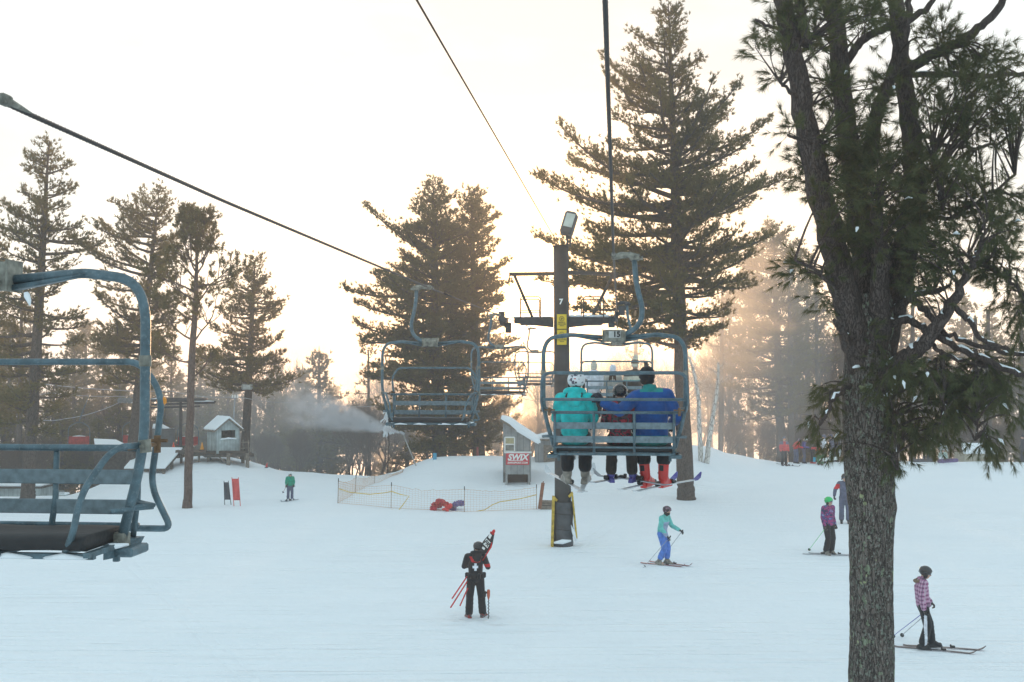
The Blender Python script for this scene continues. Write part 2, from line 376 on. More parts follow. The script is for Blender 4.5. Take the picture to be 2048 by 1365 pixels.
def G(px, py, dz=0.0):
    """where the sight line of a pixel meets the snow"""
    lo = 6.0
    for d in np.arange(6, 140, .25):
        p = P(px, py, d)
        if p.z <= gzf(p.x, p.y) + .001: break
    p.z = gzf(p.x, p.y) + dz; return p
def GD(px, d, dz=0.0):
    x = (px - 1024) / F * d; return Vector((x, d, gzf(x, d) + dz))

xs = np.concatenate([np.linspace(-240, -95, 12), np.linspace(-90, 90, 361), np.linspace(95, 240, 12)])
ysg = np.concatenate([np.linspace(-80, -12, 8), np.linspace(-10, 40, 101), np.linspace(40.25, 80, 160), np.linspace(82, 140, 40), np.linspace(144, 260, 18)])
X, Y = np.meshgrid(xs, ysg); Z = gz(X, Y)
nx, ny = len(xs), len(ysg)
i = np.arange(ny - 1)[:, None] * nx; j = np.arange(nx - 1)[None, :]
q = np.stack([i + j, i + j + 1, i + nx + j + 1, i + nx + j], -1).reshape(-1, 4)
g = M(); g.add(np.stack([X, Y, Z], -1).reshape(-1, 3), q)
o = g.build('snow_ground', GSNOW, smooth=True); tag(o, 'packed white snow slope with faint ski tracks', None, kind='structure')

def haze_box():
    m = bpy.data.materials.new('haze_air'); m.use_nodes = True; t = m.node_tree; t.nodes.clear()
    v = N(t, 'ShaderNodeVolumePrincipled'); v.inputs['Density'].default_value = HAZE; v.inputs['Color'].default_value = (.93, .95, .97, 1)
    v.inputs['Anisotropy'].default_value = .55
    o = N(t, 'ShaderNodeOutputMaterial'); t.links.new(v.outputs[0], o.inputs['Volume'])
    b = M(); b.box((0, 90, -8.5), (500, 360, 69)); ob = b.build('haze', m); tag(ob, 'thin pale winter haze drifting between the trees', None, kind='stuff')
HAZE = 0.0018
haze_box()
# ------------------------------------------------------------------ trees
BARK = bark_mat('pine_bark', (.035, .028, .024), (.13, .105, .09), sc=5)
BARKN = bark_mat('lichen_bark', (.036, .031, .027), (.155, .130, .116), lichen=True, sc=7)
BARKR = bark_mat('reddish_bark', (.07, .045, .036), (.17, .12, .10), lichen=False, sc=5)
BARKU = bark_mat('upper_stem_bark', (.045, .035, .031), (.125, .100, .092), lichen=False, sc=9)
BIRCH = bark_mat('birch_bark', (.22, .18, .15), (.80, .77, .72), sc=3)
NEED = needle_mat('pine_needles', (.042, .050, .026), (.125, .118, .050), .45)
NEEDN = needle_mat('near_pine_needles', (.028, .044, .029), (.098, .122, .064), .28, sc=2.0)
TWIG = bark_mat('twig_bark', (.05, .036, .028), (.15, .11, .085), sc=8)

def norm(a): return a / np.maximum(np.linalg.norm(a, axis=-1, keepdims=True), 1e-9)
def needles(rng, pos, dirs, k, L, w, spread=.6, droop=0.0, along=.05):
    n = len(pos)
    p = np.repeat(pos, k, axis=0); d = np.repeat(dirs, k, axis=0)
    nd = norm(d * 1.0 + rng.normal(0, spread, (n * k, 3)) + np.array([0, 0, -droop]))
    base = p + d * rng.uniform(-along, along, (n * k, 1))
    LL = L * rng.uniform(.7, 1.2, (n * k, 1))
    side = norm(np.cross(nd, rng.normal(0, 1, (n * k, 3)))) * (w / 2)
    return np.stack([base - side, base + side, base + nd * LL], axis=1)
def ribbons(rng, a, b, w):
    d = norm(b - a); side = norm(np.cross(d, rng.normal(0, 1, a.shape))) * (w / 2)
    return np.stack([a - side, a + side, b], axis=1)

def pine_crown(rng, base, top, h0, Lfun, wood, leaf, whorl=.42, per=5, elev=None, k=8, nl=.17, nw=.035, tw=6.0, gap=.12, trunk_r=.3, step=.13, upc=.14, start=.22, tipL=1.0):
    """base, top: trunk ends; Lfun(f, az) -> branch length at height fraction f"""
    H = top[2] - base[2]; ax = (top - base)
    ph0 = rng.uniform(0, 6.28); f = h0; P1 = []; D1 = []; A = []; B = []; ph = rng.uniform(0, 6.28)
    while f < .992:
        ph += 2.4
        for c in range(per):
            az = ph + c * 6.283 / per + rng.normal(0, .25)
            if rng.random() < gap: continue
            L = Lfun(f, az) * rng.uniform(.48, 1.12) * (1.0 + .2 * math.sin(f * 41 + az * 2 + ph0))
            if L < .15: continue
            fh = f + rng.uniform(-.5, .5) * whorl / H
            o = base + ax * min(fh, .995)
            e = elev(f) + rng.normal(0, .17)
            dh = np.array([math.cos(az), math.sin(az), 0]); sd_ = np.array([-math.sin(az), math.cos(az), 0])
            wob = rng.normal(0, .05)
            ts = np.linspace(0, 1, 8)
            def cur(t):
                t = np.asarray(t)[..., None]
                return o + dh * (L * t * math.cos(e)) + sd_ * (L * wob * np.sin(t * 4)) + np.array([0, 0, 1.0]) * (L * (math.sin(e) * t + upc * t ** 3 - .06 * t))
            r0 = min(.028 * L + .012, trunk_r * .35)
            wood.tube(cur(ts), r0 * (1 - .85 * ts) + .004, 5, caps=False)
            nt_ = max(3, int(L * tw))
            t = np.sort(rng.uniform(start if L > 1 else .05, 1.0, nt_)); sg = rng.choice([-1, 1], nt_)
            p = cur(t); tl = (L * .34 * (1.05 - t) + .34) * rng.uniform(.6, 1.2, nt_) * tipL
            ang = rng.uniform(.5, 1.05, nt_) * sg * (1 - .35 * t)
            tang = dh * math.cos(e) + np.array([0, 0, math.sin(e)]) + 0
            tang = tang[None] + np.array([0, 0, 1.0]) * (3 * upc * t[:, None] ** 2)
            td = norm(tang * np.cos(ang)[:, None] + sd_ * np.sin(ang)[:, None] + np.array([0, 0, 1.0]) * rng.uniform(-.18, .85, (nt_, 1)))
            q = p + td * tl[:, None]; A.append(p); B.append(q)
            m = max(2, int(.55 * np.mean(tl) / step + 1.5))
            for s in np.linspace(.25, 1.0, m):
                P1.append(p + (q - p) * s + rng.normal(0, .07, p.shape)); D1.append(norm(td + np.array([0, 0, .35]) + rng.normal(0, .35, p.shape)))
        f += whorl / H * rng.uniform(.75, 1.3)
    A = np.concatenate(A); B = np.concatenate(B); wood.tris(ribbons(rng, A, B, .022))
    leaf.tris(needles(rng, np.concatenate(P1), np.concatenate(D1), k, nl, nw))

def trunk_tube(m, pts, rr, n=14, rng=None, rough=.04, mi=0):
    pts = np.array([tuple(p) for p in pts]); rr = np.array(rr)
    K = max(8, int(np.sum(np.linalg.norm(np.diff(pts, axis=0), axis=1)) / .5)); t0 = np.linspace(0, 1, len(pts)); t = np.linspace(0, 1, K)
    p = np.stack([np.interp(t, t0, pts[:, c]) for c in range(3)], -1); r = np.interp(t, t0, rr)
    if rng is not None: p += rng.normal(0, .01, p.shape); r = r * (1 + rng.normal(0, rough, K))
    m.tube(p, r, n, mi)

def sil_pine(name, label, cat, d, tk, sil, bare_y, r0, seed, group=None, **kw):
    """a pine standing at distance d: trunk through tk (pixels, foot first) and crown reach sil [(y, xl, xr)]"""
    rng = np.random.default_rng(seed)
    foot = GD(tk[0][0], d, -.15); top = P(tk[-1][0], tk[-1][1], d)
    root = thing(name, label, cat, foot, group=group)
    wood, leaf = M(), M()
    fx = foot.x; px_m = F / d
    b = np.array(foot); tp = np.array(top); H = tp[2] - b[2]
    sy = np.array([s[0] for s in sil]); xl = np.array([s[1] for s in sil]); xr = np.array([s[2] for s in sil])
    zz = np.array([P(1024, y, d).z for y in sy]); ff = (zz - b[2]) / H
    fy = (P(1024, bare_y, d).z - b[2]) / H
    order = np.argsort(ff); ff = ff[order]; xl = xl[order]; xr = xr[order]
    def Lf(f, az):
        tx = 1024 + (b[0] + (tp[0] - b[0]) * f) / d * F
        l = max(0, tx - np.interp(f, ff, xl)) / px_m; r = max(0, np.interp(f, ff, xr) - tx) / px_m
        c = math.cos(az); w = (c + 1) / 2
        lr = l * (1 - w) + r * w
        return lr * (1 - .12 * (1 - abs(c)))
    el = kw.pop('elev', lambda f: -.04 + .75 * max(0, f - .35) ** 1.3)
    pine_crown(rng, b, tp, fy, Lf, wood, leaf, trunk_r=r0, elev=el, **kw)
    trunk_tube(wood, [foot, foot + (top - foot) * .04, foot + (top - foot) * .5, foot + (top - foot) * .85, top], [r0 * 1.18, r0, r0 * .72, r0 * .3, .02], 14, rng)
    wood.build('trunk', BARK, root, org=foot, smooth=True); leaf.build('crown', NEED, root, org=foot)
    return root

# the tall white pine right of the lift tower
sil_pine('pine_tree', 'tallest white pine with layered upswept boughs, right of the dark lift tower', 'pine tree', 48.8,
    [(1371, 1000), (1337, 12)],
    [(12, 1325, 1350), (60, 1285, 1385), (120, 1245, 1412), (170, 1245, 1395), (215, 1195, 1400), (240, 1165, 1470), (300, 1165, 1500), (340, 1150, 1535), (400, 1140, 1540), (430, 1050, 1585), (490, 1035, 1585), (540, 1050, 1560), (580, 1110, 1500), (640, 1200, 1480), (690, 1240, 1440)], 690, .37, 11,
    whorl=.36, per=6, k=10, tw=8, gap=.22, upc=.2, nl=.17, nw=.04)
# twin pines behind the empty chair
sil_pine('pine_tree', 'broad dark pine directly behind the second empty chair, left one of a touching pair', 'pine tree', 66,
    [(880, 925), (866, 366)],
    [(366, 858, 876), (410, 830, 905), (450, 800, 930), (500, 755, 950), (560, 735, 950), (610, 722, 960), (660, 715, 960), (720, 735, 960), (790, 740, 970), (840, 760, 960), (890, 800, 940)], 895, .42, 12,
    whorl=.38, per=8, k=9, tw=8.5, gap=.13, upc=.16, nl=.2, nw=.055, step=.16)
sil_pine('pine_tree', 'dark pine with a pointed top behind the lift cable, right one of a touching pair', 'pine tree', 67,
    [(958, 925), (942, 380)],
    [(380, 934, 950), (430, 905, 990), (480, 890, 985), (530, 880, 1000), (580, 880, 1025), (640, 880, 1015), (700, 890, 1030), (760, 880, 1040), (830, 880, 1035), (890, 900, 1010)], 895, .36, 13,
    whorl=.38, per=8, k=9, tw=8.5, gap=.13, upc=.16, nl=.2, nw=.055, step=.16)
# left side
sil_pine('pine_tree', 'pointed pine carrying a floodlight, behind the grey hut on stilts', 'pine tree', 64,
    [(490, 925), (510, 520)],
    [(520, 500, 520), (560, 470, 545), (610, 445, 556), (660, 425, 560), (690, 440, 540), (730, 410, 590), (775, 405, 610)], 780, .27, 14,
    whorl=.38, per=6, k=9, tw=8, gap=.14, upc=.2, nl=.2, nw=.05, step=.16)
sil_pine('pine_tree', 'ragged golden topped pine between the tall left pine and the rounded one', 'pine tree', 58,
    [(262, 960), (318, 380)],
    [(380, 310, 326), (430, 220, 350), (480, 185, 350), (540, 170, 350), (600, 160, 360), (660, 140, 372), (710, 160, 360), (760, 190, 350)], 770, .26, 15,
    whorl=.4, per=6, k=9, tw=8, gap=.18, upc=.22, nl=.2, nw=.048, step=.16)
sil_pine('pine_tree', 'tall leaning pine at the far left with a dense knobbly top', 'pine tree', 50,
    [(58, 975), (98, 284)],
    [(284, 82, 118), (320, 42, 138), (380, 30, 150), (425, 25, 110), (450, -10, 185), (520, -50, 175), (560, -40, 130), (600, -60, 180), (690, -70, 170), (760, -40, 175), (850, 0, 120)], 860, .30, 16,
    whorl=.45, per=5, k=10, tw=8.5, gap=.22, upc=.2, nl=.17, nw=.044, step=.15)
sil_pine('pine_tree', 'pine cut off by the left edge of the frame behind the near chair', 'pine tree', 55,
    [(-55, 980), (-45, 430)],
    [(430, -55, -35), (500, -110, 20), (620, -130, 40), (760, -130, 50), (850, -100, 40)], 860, .28, 17,
    whorl=.45, per=6, k=9, tw=8, gap=.14, nl=.2, nw=.045, step=.16)
# right side, hazy
sil_pine('pine_tree', 'hazy pine in the mist behind the skiers in red at the right', 'pine tree', 75,
    [(1562, 925), (1545, 445)],
    [(445, 1535, 1560), (500, 1490, 1600), (560, 1450, 1625), (640, 1440, 1630), (720, 1430, 1625), (800, 1450, 1620)], 830, .32, 18,
    whorl=.4, per=6, k=9, tw=7, gap=.12, nl=.22, nw=.055, step=.17)

# rounded pitch pine with an open crown and a long bare trunk
def pitch_pine():
    rng = np.random.default_rng(21); d = 46
    foot = GD(377, d, -.15)
    root = thing('pine_tree', 'slim pine with long bare trunk and rounded open crown, in front of the grey hut', 'pine tree', foot)
    wood, leaf = M(), M()
    spine = [(377, 1015), (380, 850), (384, 700), (392, 600), (393, 520), (392, 452)]
    sp = [P(x, y, d) for x, y in spine]; sp[0] = foot
    trunk_tube(wood, sp, [.19, .165, .14, .11, .06, .02], 12, rng)
    wood.tube([foot + Vector((0, 0, -.1)), foot + Vector((0, 0, .1)), foot + Vector((0, 0, .5))], [.26, .23, .18], 12)
    P1 = []; D1 = []; A = []; B = []
    def grow(p, dirv, L, r, lev):
        n = 5; pts = [p]; dd = dirv.copy()
        for i in range(n):
            dd = norm(dd + rng.normal(0, .16, 3) + np.array([0, 0, .07])); pts.append(pts[-1] + dd * L / n)
        wood.tube(pts, np.linspace(r, r * .45, n + 1), 5, caps=False)
        if lev < 2:
            for t in rng.uniform(.3, 1, 4 if lev == 0 else 3):
                i = min(n, int(t * n)); side = norm(np.cross(dd, rng.normal(0, 1, 3)))
                grow(pts[i], norm(dd + side * .8), L * rng.uniform(.35, .6), r * .5, lev + 1)
            grow(pts[-1], dd, L * .35, r * .45, lev + 1)
        else:
            for _ in range(3):
                td = norm(dd + rng.normal(0, .5, 3) + np.array([0, 0, .3])); q = pts[-1] + td * rng.uniform(.12, .34)
                A.append(pts[-1]); B.append(q)
                P1.extend([q, (q + pts[-1]) / 2]); D1.extend([td, td])
    for y, x, az, e, L in [(690, 384, 0, .75, 1.9), (680, 384, 3.3, .5, 1.7), (640, 387, 3.0, .3, 1.9), (640, 388, 1.6, .4, 1.6), (610, 391, .3, .55, 1.8), (600, 392, 4.2, .4, 1.6), (585, 392, 3.1, .45, 1.7),
                         (575, 392, .1, .35, 1.7), (560, 393, 2.6, .55, 1.4), (550, 393, 5.3, .5, 1.4), (535, 393, 3.1, .75, 1.4), (530, 393, 0, .7, 1.35), (515, 393, 1.6, .8, 1.2), (500, 393, 2.9, .95, 1.15), (495, 392, .2, .95, 1.1), (480, 392, 4.6, 1.1, .9), (470, 392, 3.2, 1.15, .8), (465, 392, 0.2, 1.2, .7), (755, 382, 0.1, .2, 1.2), (725, 383, 3.2, .1, 1.3), (545, 393, 4.6, .2, 1.4), (505, 393, 4.3, .5, 1.2)]:
        o_ = np.array(P(x, y, d)); grow(o_, np.array([math.cos(az) * math.cos(e), math.sin(az) * math.cos(e), math.sin(e)]), L, .045, 0)
    wood.tris(ribbons(rng, np.array(A), np.array(B), .02))
    leaf.tris(needles(rng, np.array(P1), np.array(D1), 11, .15, .034, .75))
    wood.build('trunk', BARKR, root, org=foot, smooth=True); leaf.build('crown', NEED, root, org=foot)
pitch_pine()

# ------------------------------------------------------------------ the wood behind the crest: a few kinds, copied
def proto_pine(seed, H, rad, bare, name, **kw):
    rng = np.random.default_rng(seed); root = thing(name, '-', 'pine tree', (0, 0, 0))
    wood, leaf = M(), M(); b = np.zeros(3); tp = np.array([rng.normal(0, .2), 0, H])
    ph = rng.uniform(0, 6.28, 4)
    def Lf(f, az):
        g = (f - bare) / (1 - bare)
        return rad * (min(1, (1 - g) ** .75 * 1.15) * (.75 + .25 * math.sin(f * 23 + ph[0]) * math.sin(az * 2 + ph[1])) * (.5 + .5 * min(1, g * 4 + .35)))
    pine_crown(rng, b, tp, bare, Lf, wood, leaf, trunk_r=.25, elev=lambda f: -.08 + .7 * max(0, f - .4), k=8, nl=.28, nw=.085, step=.22, whorl=.42, per=6, **kw)
    trunk_tube(wood, [b, tp * .5, tp * .85, tp], [.26, .19, .09, .02], 8, rng)
    wood.build('trunk', BARK, root, smooth=True); leaf.build('crown', NEED, root)
    return root
def proto_bare(seed, H, name, spread=.5, thick=.16, multi=1):
    rng = np.random.default_rng(seed); root = thing(name, '-', 'bare tree', (0, 0, 0)); wood = M(); fine = []
    def grow(p, d, L, r, lev):
        n = 4; pts = [p]
        for i in range(n):
            d = norm(d + rng.normal(0, .11, 3) + np.array([0, 0, .06])); pts.append(pts[-1] + d * L / n)
        if lev < 4: wood.tube(pts, np.linspace(r, r * .55, n + 1), 4 if lev > 1 else 6, caps=False)
        else:
            for a_, b_ in zip(pts[:-1], pts[1:]): fine.append((a_, b_, r * 2.4))
        if lev < 5:
            kids = 4 if lev < 2 else 3
            for _ in range(kids):
                i = rng.integers(2, n + 1); side = norm(np.cross(d, rng.normal(0, 1, 3)))
                grow(pts[i], norm(d + side * rng.uniform(spread * .6, spread * 1.5)), L * rng.uniform(.5, .78), r * .55, lev + 1)
            grow(pts[-1], d, L * .62, r * .55, lev + 1)
    for k in range(multi):
        dd = norm(np.array([rng.normal(0, .28) if multi > 1 else rng.normal(0, .05), rng.normal(0, .28) if multi > 1 else 0, 1.0]))
        grow(np.zeros(3) + rng.normal(0, .15, 3) * [1, 1, 0] * (multi > 1), dd, H * .33, thick, 0)
    a = np.array([f[0] for f in fine]); b = np.array([f[1] for f in fine])
    wood.tris(ribbons(rng, a, b, np.array([[f[2]] for f in fine]) + .012))
    wood.build('branches', TWIG, root, smooth=False); return root
PP = [proto_pine(31, 15, 3.4, .36, 'pine_tree', tw=5.5, gap=.15), proto_pine(32, 13, 3.0, .22, 'pine_tree', tw=5.5, gap=.15), proto_pine(33, 10, 2.9, .06, 'pine_tree', tw=6, gap=.1), proto_pine(34, 16, 3.0, .48, 'pine_tree', tw=5.0, gap=.2)]
PB = [proto_bare(41, 10, 'bare_tree'), proto_bare(42, 8.5, 'bare_tree', .6, .11), proto_bare(43, 6, 'bare_shrub', .55, .05, 5)]
_rng = random.Random(5)
def plant(proto, px, d, h, hp, label, group, used={}):
    key = proto.name
    if key not in used: o = proto; used[key] = 1
    else: o = copy_tree(proto)
    p = GD(px, d, -.1); o.location = p; o.rotation_euler = (0, 0, _rng.uniform(0, 6.28)); s = h / hp; w = s * _rng.uniform(.85, 1.15); o.scale = (w, w, s)
    o['label'] = label; o['group'] = group; return o
# skyline pines with a height of their own in the picture: (px, top y, distance, kind)
H0 = [15, 13, 10, 16]
def skyline(lst, label, group):
    for px, ty, d, kd in lst:
        base = gzf((px - 1024) / F * d, d); h = P(px, ty, d).z - base; plant(PP[kd], px, d, h, H0[kd], label, group)
skyline([(640, 690, 76, 2), (605, 725, 80, 2), (668, 760, 84, 2), (580, 775, 84, 2), (622, 800, 90, 1)], 'small bushy pine beyond the snow gun spray, left of the twin pines', 'small pines beyond the snow gun')
skyline([(205, 690, 86, 1), (345, 700, 84, 1), (430, 700, 88, 1), (150, 660, 84, 0), (20, 640, 82, 0), (-90, 600, 84, 0), (285, 720, 92, 2), (110, 740, 78, 2), (470, 745, 90, 2), (540, 800, 94, 2), (395, 770, 80, 2), (240, 760, 78, 2), (10, 760, 76, 2), (330, 790, 80, 2), (170, 790, 82, 2), (60, 800, 86, 2), (510, 810, 86, 2), (-160, 650, 80, 0)],
    'hazy pine in the dim wood behind the left mound and its huts', 'pines of the wood behind the left mound')
skyline([(1460, 580, 84, 3), (1500, 500, 88, 3), (1615, 500, 86, 3), (1590, 620, 82, 1), (1420, 640, 90, 1), (1680, 580, 88, 1), (1475, 760, 82, 2), (1600, 790, 84, 2), (1535, 810, 86, 2)],
    'hazy pine in the misty wood between the tall white pine and the near trunk', 'pines of the misty wood right of the tall pine')
skyline([(1725, 560, 96, 0), (1800, 600, 92, 1), (1860, 610, 100, 0), (1925, 590, 94, 1), (1985, 620, 98, 3), (2040, 580, 90, 0), (2110, 560, 92, 0), (2180, 560, 90, 1), (1765, 720, 90, 2), (1895, 730, 96, 2), (2010, 740, 94, 2)],
    'pale hazy pine in the far wood right of the near trunk', 'pines of the far wood at the right')
skyline([(815, 780, 80, 2), (1000, 760, 84, 2), (925, 790, 86, 2), (855, 800, 78, 2), (765, 800, 90, 2)], 'low dark pine under the boughs of the twin pines', 'low pines below the twin pines')
skyline([(170, 640, 92, 0), (300, 660, 94, 3), (250, 650, 88, 0), (60, 620, 90, 3), (400, 690, 86, 0), (-20, 650, 92, 0), (455, 760, 80, 2), (420, 790, 76, 2), (360, 740, 90, 1), (125, 790, 74, 2), (200, 830, 74, 2), (285, 840, 72, 2), (545, 770, 84, 2), (590, 800, 96, 2)],
    'hazy pine in the dim wood behind the left mound and its huts', 'pines of the wood behind the left mound')
def bares(lst, label, group):
    for px, ty, d, kd in lst:
        base = gzf((px - 1024) / F * d, d); h = P(px, ty, d).z - base; plant(PB[kd], px, d, h, [8.5, 8.0, 5.0][kd], label, group)
bares([(600, 690, 88, 0), (575, 720, 90, 1), (690, 740, 84, 1), (720, 735, 88, 1), (745, 700, 86, 0), (760, 760, 78, 1), (700, 800, 76, 2), (735, 790, 74, 2), (660, 830, 80, 2), (780, 810, 82, 2), (715, 850, 92, 1), (560, 800, 92, 1)],
    'leafless tree with fine twigs left of the twin pines', 'bare trees left of the twin pines')
bares([(1030, 760, 84, 1), (1060, 700, 80, 0), (1095, 715, 88, 1), (1150, 700, 82, 0), (1190, 690, 90, 0), (1240, 680, 84, 0), (1290, 690, 92, 1), (1330, 700, 86, 0), (1180, 800, 78, 2), (1260, 810, 80, 2), (1330, 820, 78, 2), (1120, 810, 82, 2), (1400, 720, 84, 0), (1045, 820, 76, 2), (1215, 720, 96, 1), (1300, 740, 98, 1), (1370, 760, 94, 1)],
    'leafless tree against the low sun behind the lift tower', 'bare trees behind the lift tower')
bares([(1490, 640, 80, 0), (1630, 620, 80, 0), (1655, 660, 84, 1), (1690, 640, 82, 0), (1450, 820, 78, 2), (1520, 830, 80, 2), (1580, 840, 80, 2), (1640, 830, 78, 2), (1550, 700, 96, 1), (1670, 800, 86, 2)],
    'leafless tree in the mist behind the group of skiers', 'bare trees behind the group of skiers')
bares([(1780, 700, 84, 0), (1830, 740, 90, 1), (1865, 690, 88, 0), (1910, 720, 84, 0), (1945, 700, 92, 1), (1980, 730, 96, 0), (2025, 700, 86, 0), (1800, 830, 80, 2), (1860, 835, 82, 2), (1925, 830, 84, 2), (1990, 835, 80, 2), (2045, 820, 82, 2), (1760, 820, 78, 2), (2090, 700, 86, 0), (2000, 800, 100, 1)],
    'leafless tree in the far wood right of the near trunk', 'bare trees at the right')
bares([(30, 740, 80, 0), (130, 760, 84, 1), (215, 780, 80, 0), (290, 790, 86, 1), (365, 800, 82, 0), (440, 790, 84, 1), (530, 740, 88, 0), (180, 860, 74, 2), (240, 860, 76, 2), (310, 850, 74, 2), (90, 860, 72, 2), (560, 860, 78, 2), (20, 870, 72, 2), (520, 860, 74, 2), (600, 850, 74, 2), (460, 850, 76, 2)],
    'leafless tree in the wood behind the left mound', 'bare trees behind the left mound')
# straight trunks one can tell apart
def far_trunk(px, d, ty, r, label):
    rng = np.random.default_rng(int(px)); foot = GD(px, d, -.15); root = thing('tall_pine', label, 'pine tree', foot); m = M(); lf = M()
    tp = P(px + rng.uniform(-8, 8), ty, d); trunk_tube(m, [foot, (foot + tp) / 2, tp], [r, r * .8, r * .4], 10, rng)
    b = np.array(foot); t_ = np.array(tp)
    pine_crown(rng, b, t_, .55, lambda f, az: 1.9 * (1.1 - f) + .3, m, lf, trunk_r=r, elev=lambda f: .05, k=6, nl=.28, nw=.08, step=.25, whorl=.9, per=4, gap=.35, tw=3.5)
    m.build('trunk', BARK, root, org=foot, smooth=True); lf.build('crown', NEED, root, org=foot)
for a in [(1582, 74, 520, .22, 'dark straight pine trunk just left of the white jacketed skier'), (1637, 78, 560, .2, 'straight trunk rising behind the white jacketed skier'),
          (1822, 76, 600, .26, 'grey trunk behind the figure with the pink hat'), (1945, 74, 640, .27, 'grey trunk right behind the snow roofed box, left of two'), (1972, 76, 620, .30, 'grey trunk right behind the snow roofed box, right of two'),
          (2040, 78, 640, .24, 'grey trunk at the right frame edge beyond the crest'), (905, 72, 560, .3, 'bare lower trunk below the second empty chair'), (1440, 76, 560, .2, 'thin misty trunk right of the white birches'), (1275, 80, 560, .22, 'straight trunk glowing in the sun behind the far riders'),
          (740, 74, 700, .14, 'slim trunk left of the second empty chair'), (40, 72, 600, .2, 'dark trunk left of the leaning pine')]:
    far_trunk(*a)

# birches
def birch(pts, d, r, label):
    rng = np.random.default_rng(int(pts[0][0])); foot = GD(pts[0][0], d, -.1); root = thing('birch_tree', label, 'birch tree', foot); m = M(); fine = []
    pp = [P(x, y, d) for x, y in pts]; pp[0] = foot; trunk_tube(m, pp, np.linspace(r, r * .4, len(pp)), 9, rng)
    m.build('trunk', BIRCH, root, org=foot, smooth=True)
    t = M()
    for k in range(26):
        i = rng.uniform(.45, 1); a = np.array(pp[0]) * 0 + np.array([np.interp(i * (len(pp) - 1), range(len(pp)), [q[c] for q in pp]) for c in range(3)])
        d_ = norm(np.array([rng.normal(0, 1), rng.normal(0, 1), .9])); L = rng.uniform(.3, .9)
        b1 = a + d_ * L; t.tube([a, (a + b1) / 2 + rng.normal(0, .03, 3), b1], [.018, .012, .005], 4)
        for _ in range(3): c1 = b1 + norm(d_ + rng.normal(0, .6, 3)) * .35; fine.append((a + d_ * L * rng.uniform(.4, 1), c1))
    t.tris(ribbons(rng, np.array([f[0] for f in fine]), np.array([f[1] for f in fine]), .02)); t.build('branches', BIRCH, root, org=foot)
birch([(1401, 943), (1400, 880), (1398, 800), (1393, 770), (1386, 735), (1378, 715)], 58, .14, 'white birch with a kinked top, left of a leaning pair')
birch([(1412, 941), (1418, 880), (1428, 820), (1435, 770), (1437, 725)], 58, .15, 'white birch leaning to the right, right of a leaning pair')

# snow laden saplings
def laden(px, py, d, h, w, label, seed):
    rng = np.random.default_rng(seed); foot = GD(px, d, -.1); root = thing('snowy_bough', label, 'snowy bush', foot); m = M(); s = M()
    top = P(px, py, d); a = np.array(foot); b = np.array(top)
    m.tube([a, (a + b) / 2 + [.1, 0, 0], b], [.05, .035, .015], 6); tr = []
    for k in range(64):
        q = a + (b - a) * rng.uniform(1 - h, 1); dr = norm(np.array([rng.normal(0, 1), rng.normal(0, 1), -.9])); L = w * rng.uniform(.3, 1)
        e = q + dr * L; m.tube([q, (q + e) / 2 + [0, 0, .06], e], [.012, .01, .006], 3)
        s.tube([b + (a - b) * .02, q + [0, 0, .02], (q + e) / 2 + [0, 0, .09], e + [0, 0, .02], e - [0, 0, .04]], [.006, .012, rng.uniform(.02, .05), rng.uniform(.02, .06), .01], 6)
    m.build('branches', TWIG, root, org=foot); s.build('snow', SNOW, root, org=foot, smooth=True)
laden(775, 822, 64, .32, .55, 'snow caked drooping bough by the snow gun spray', 1)
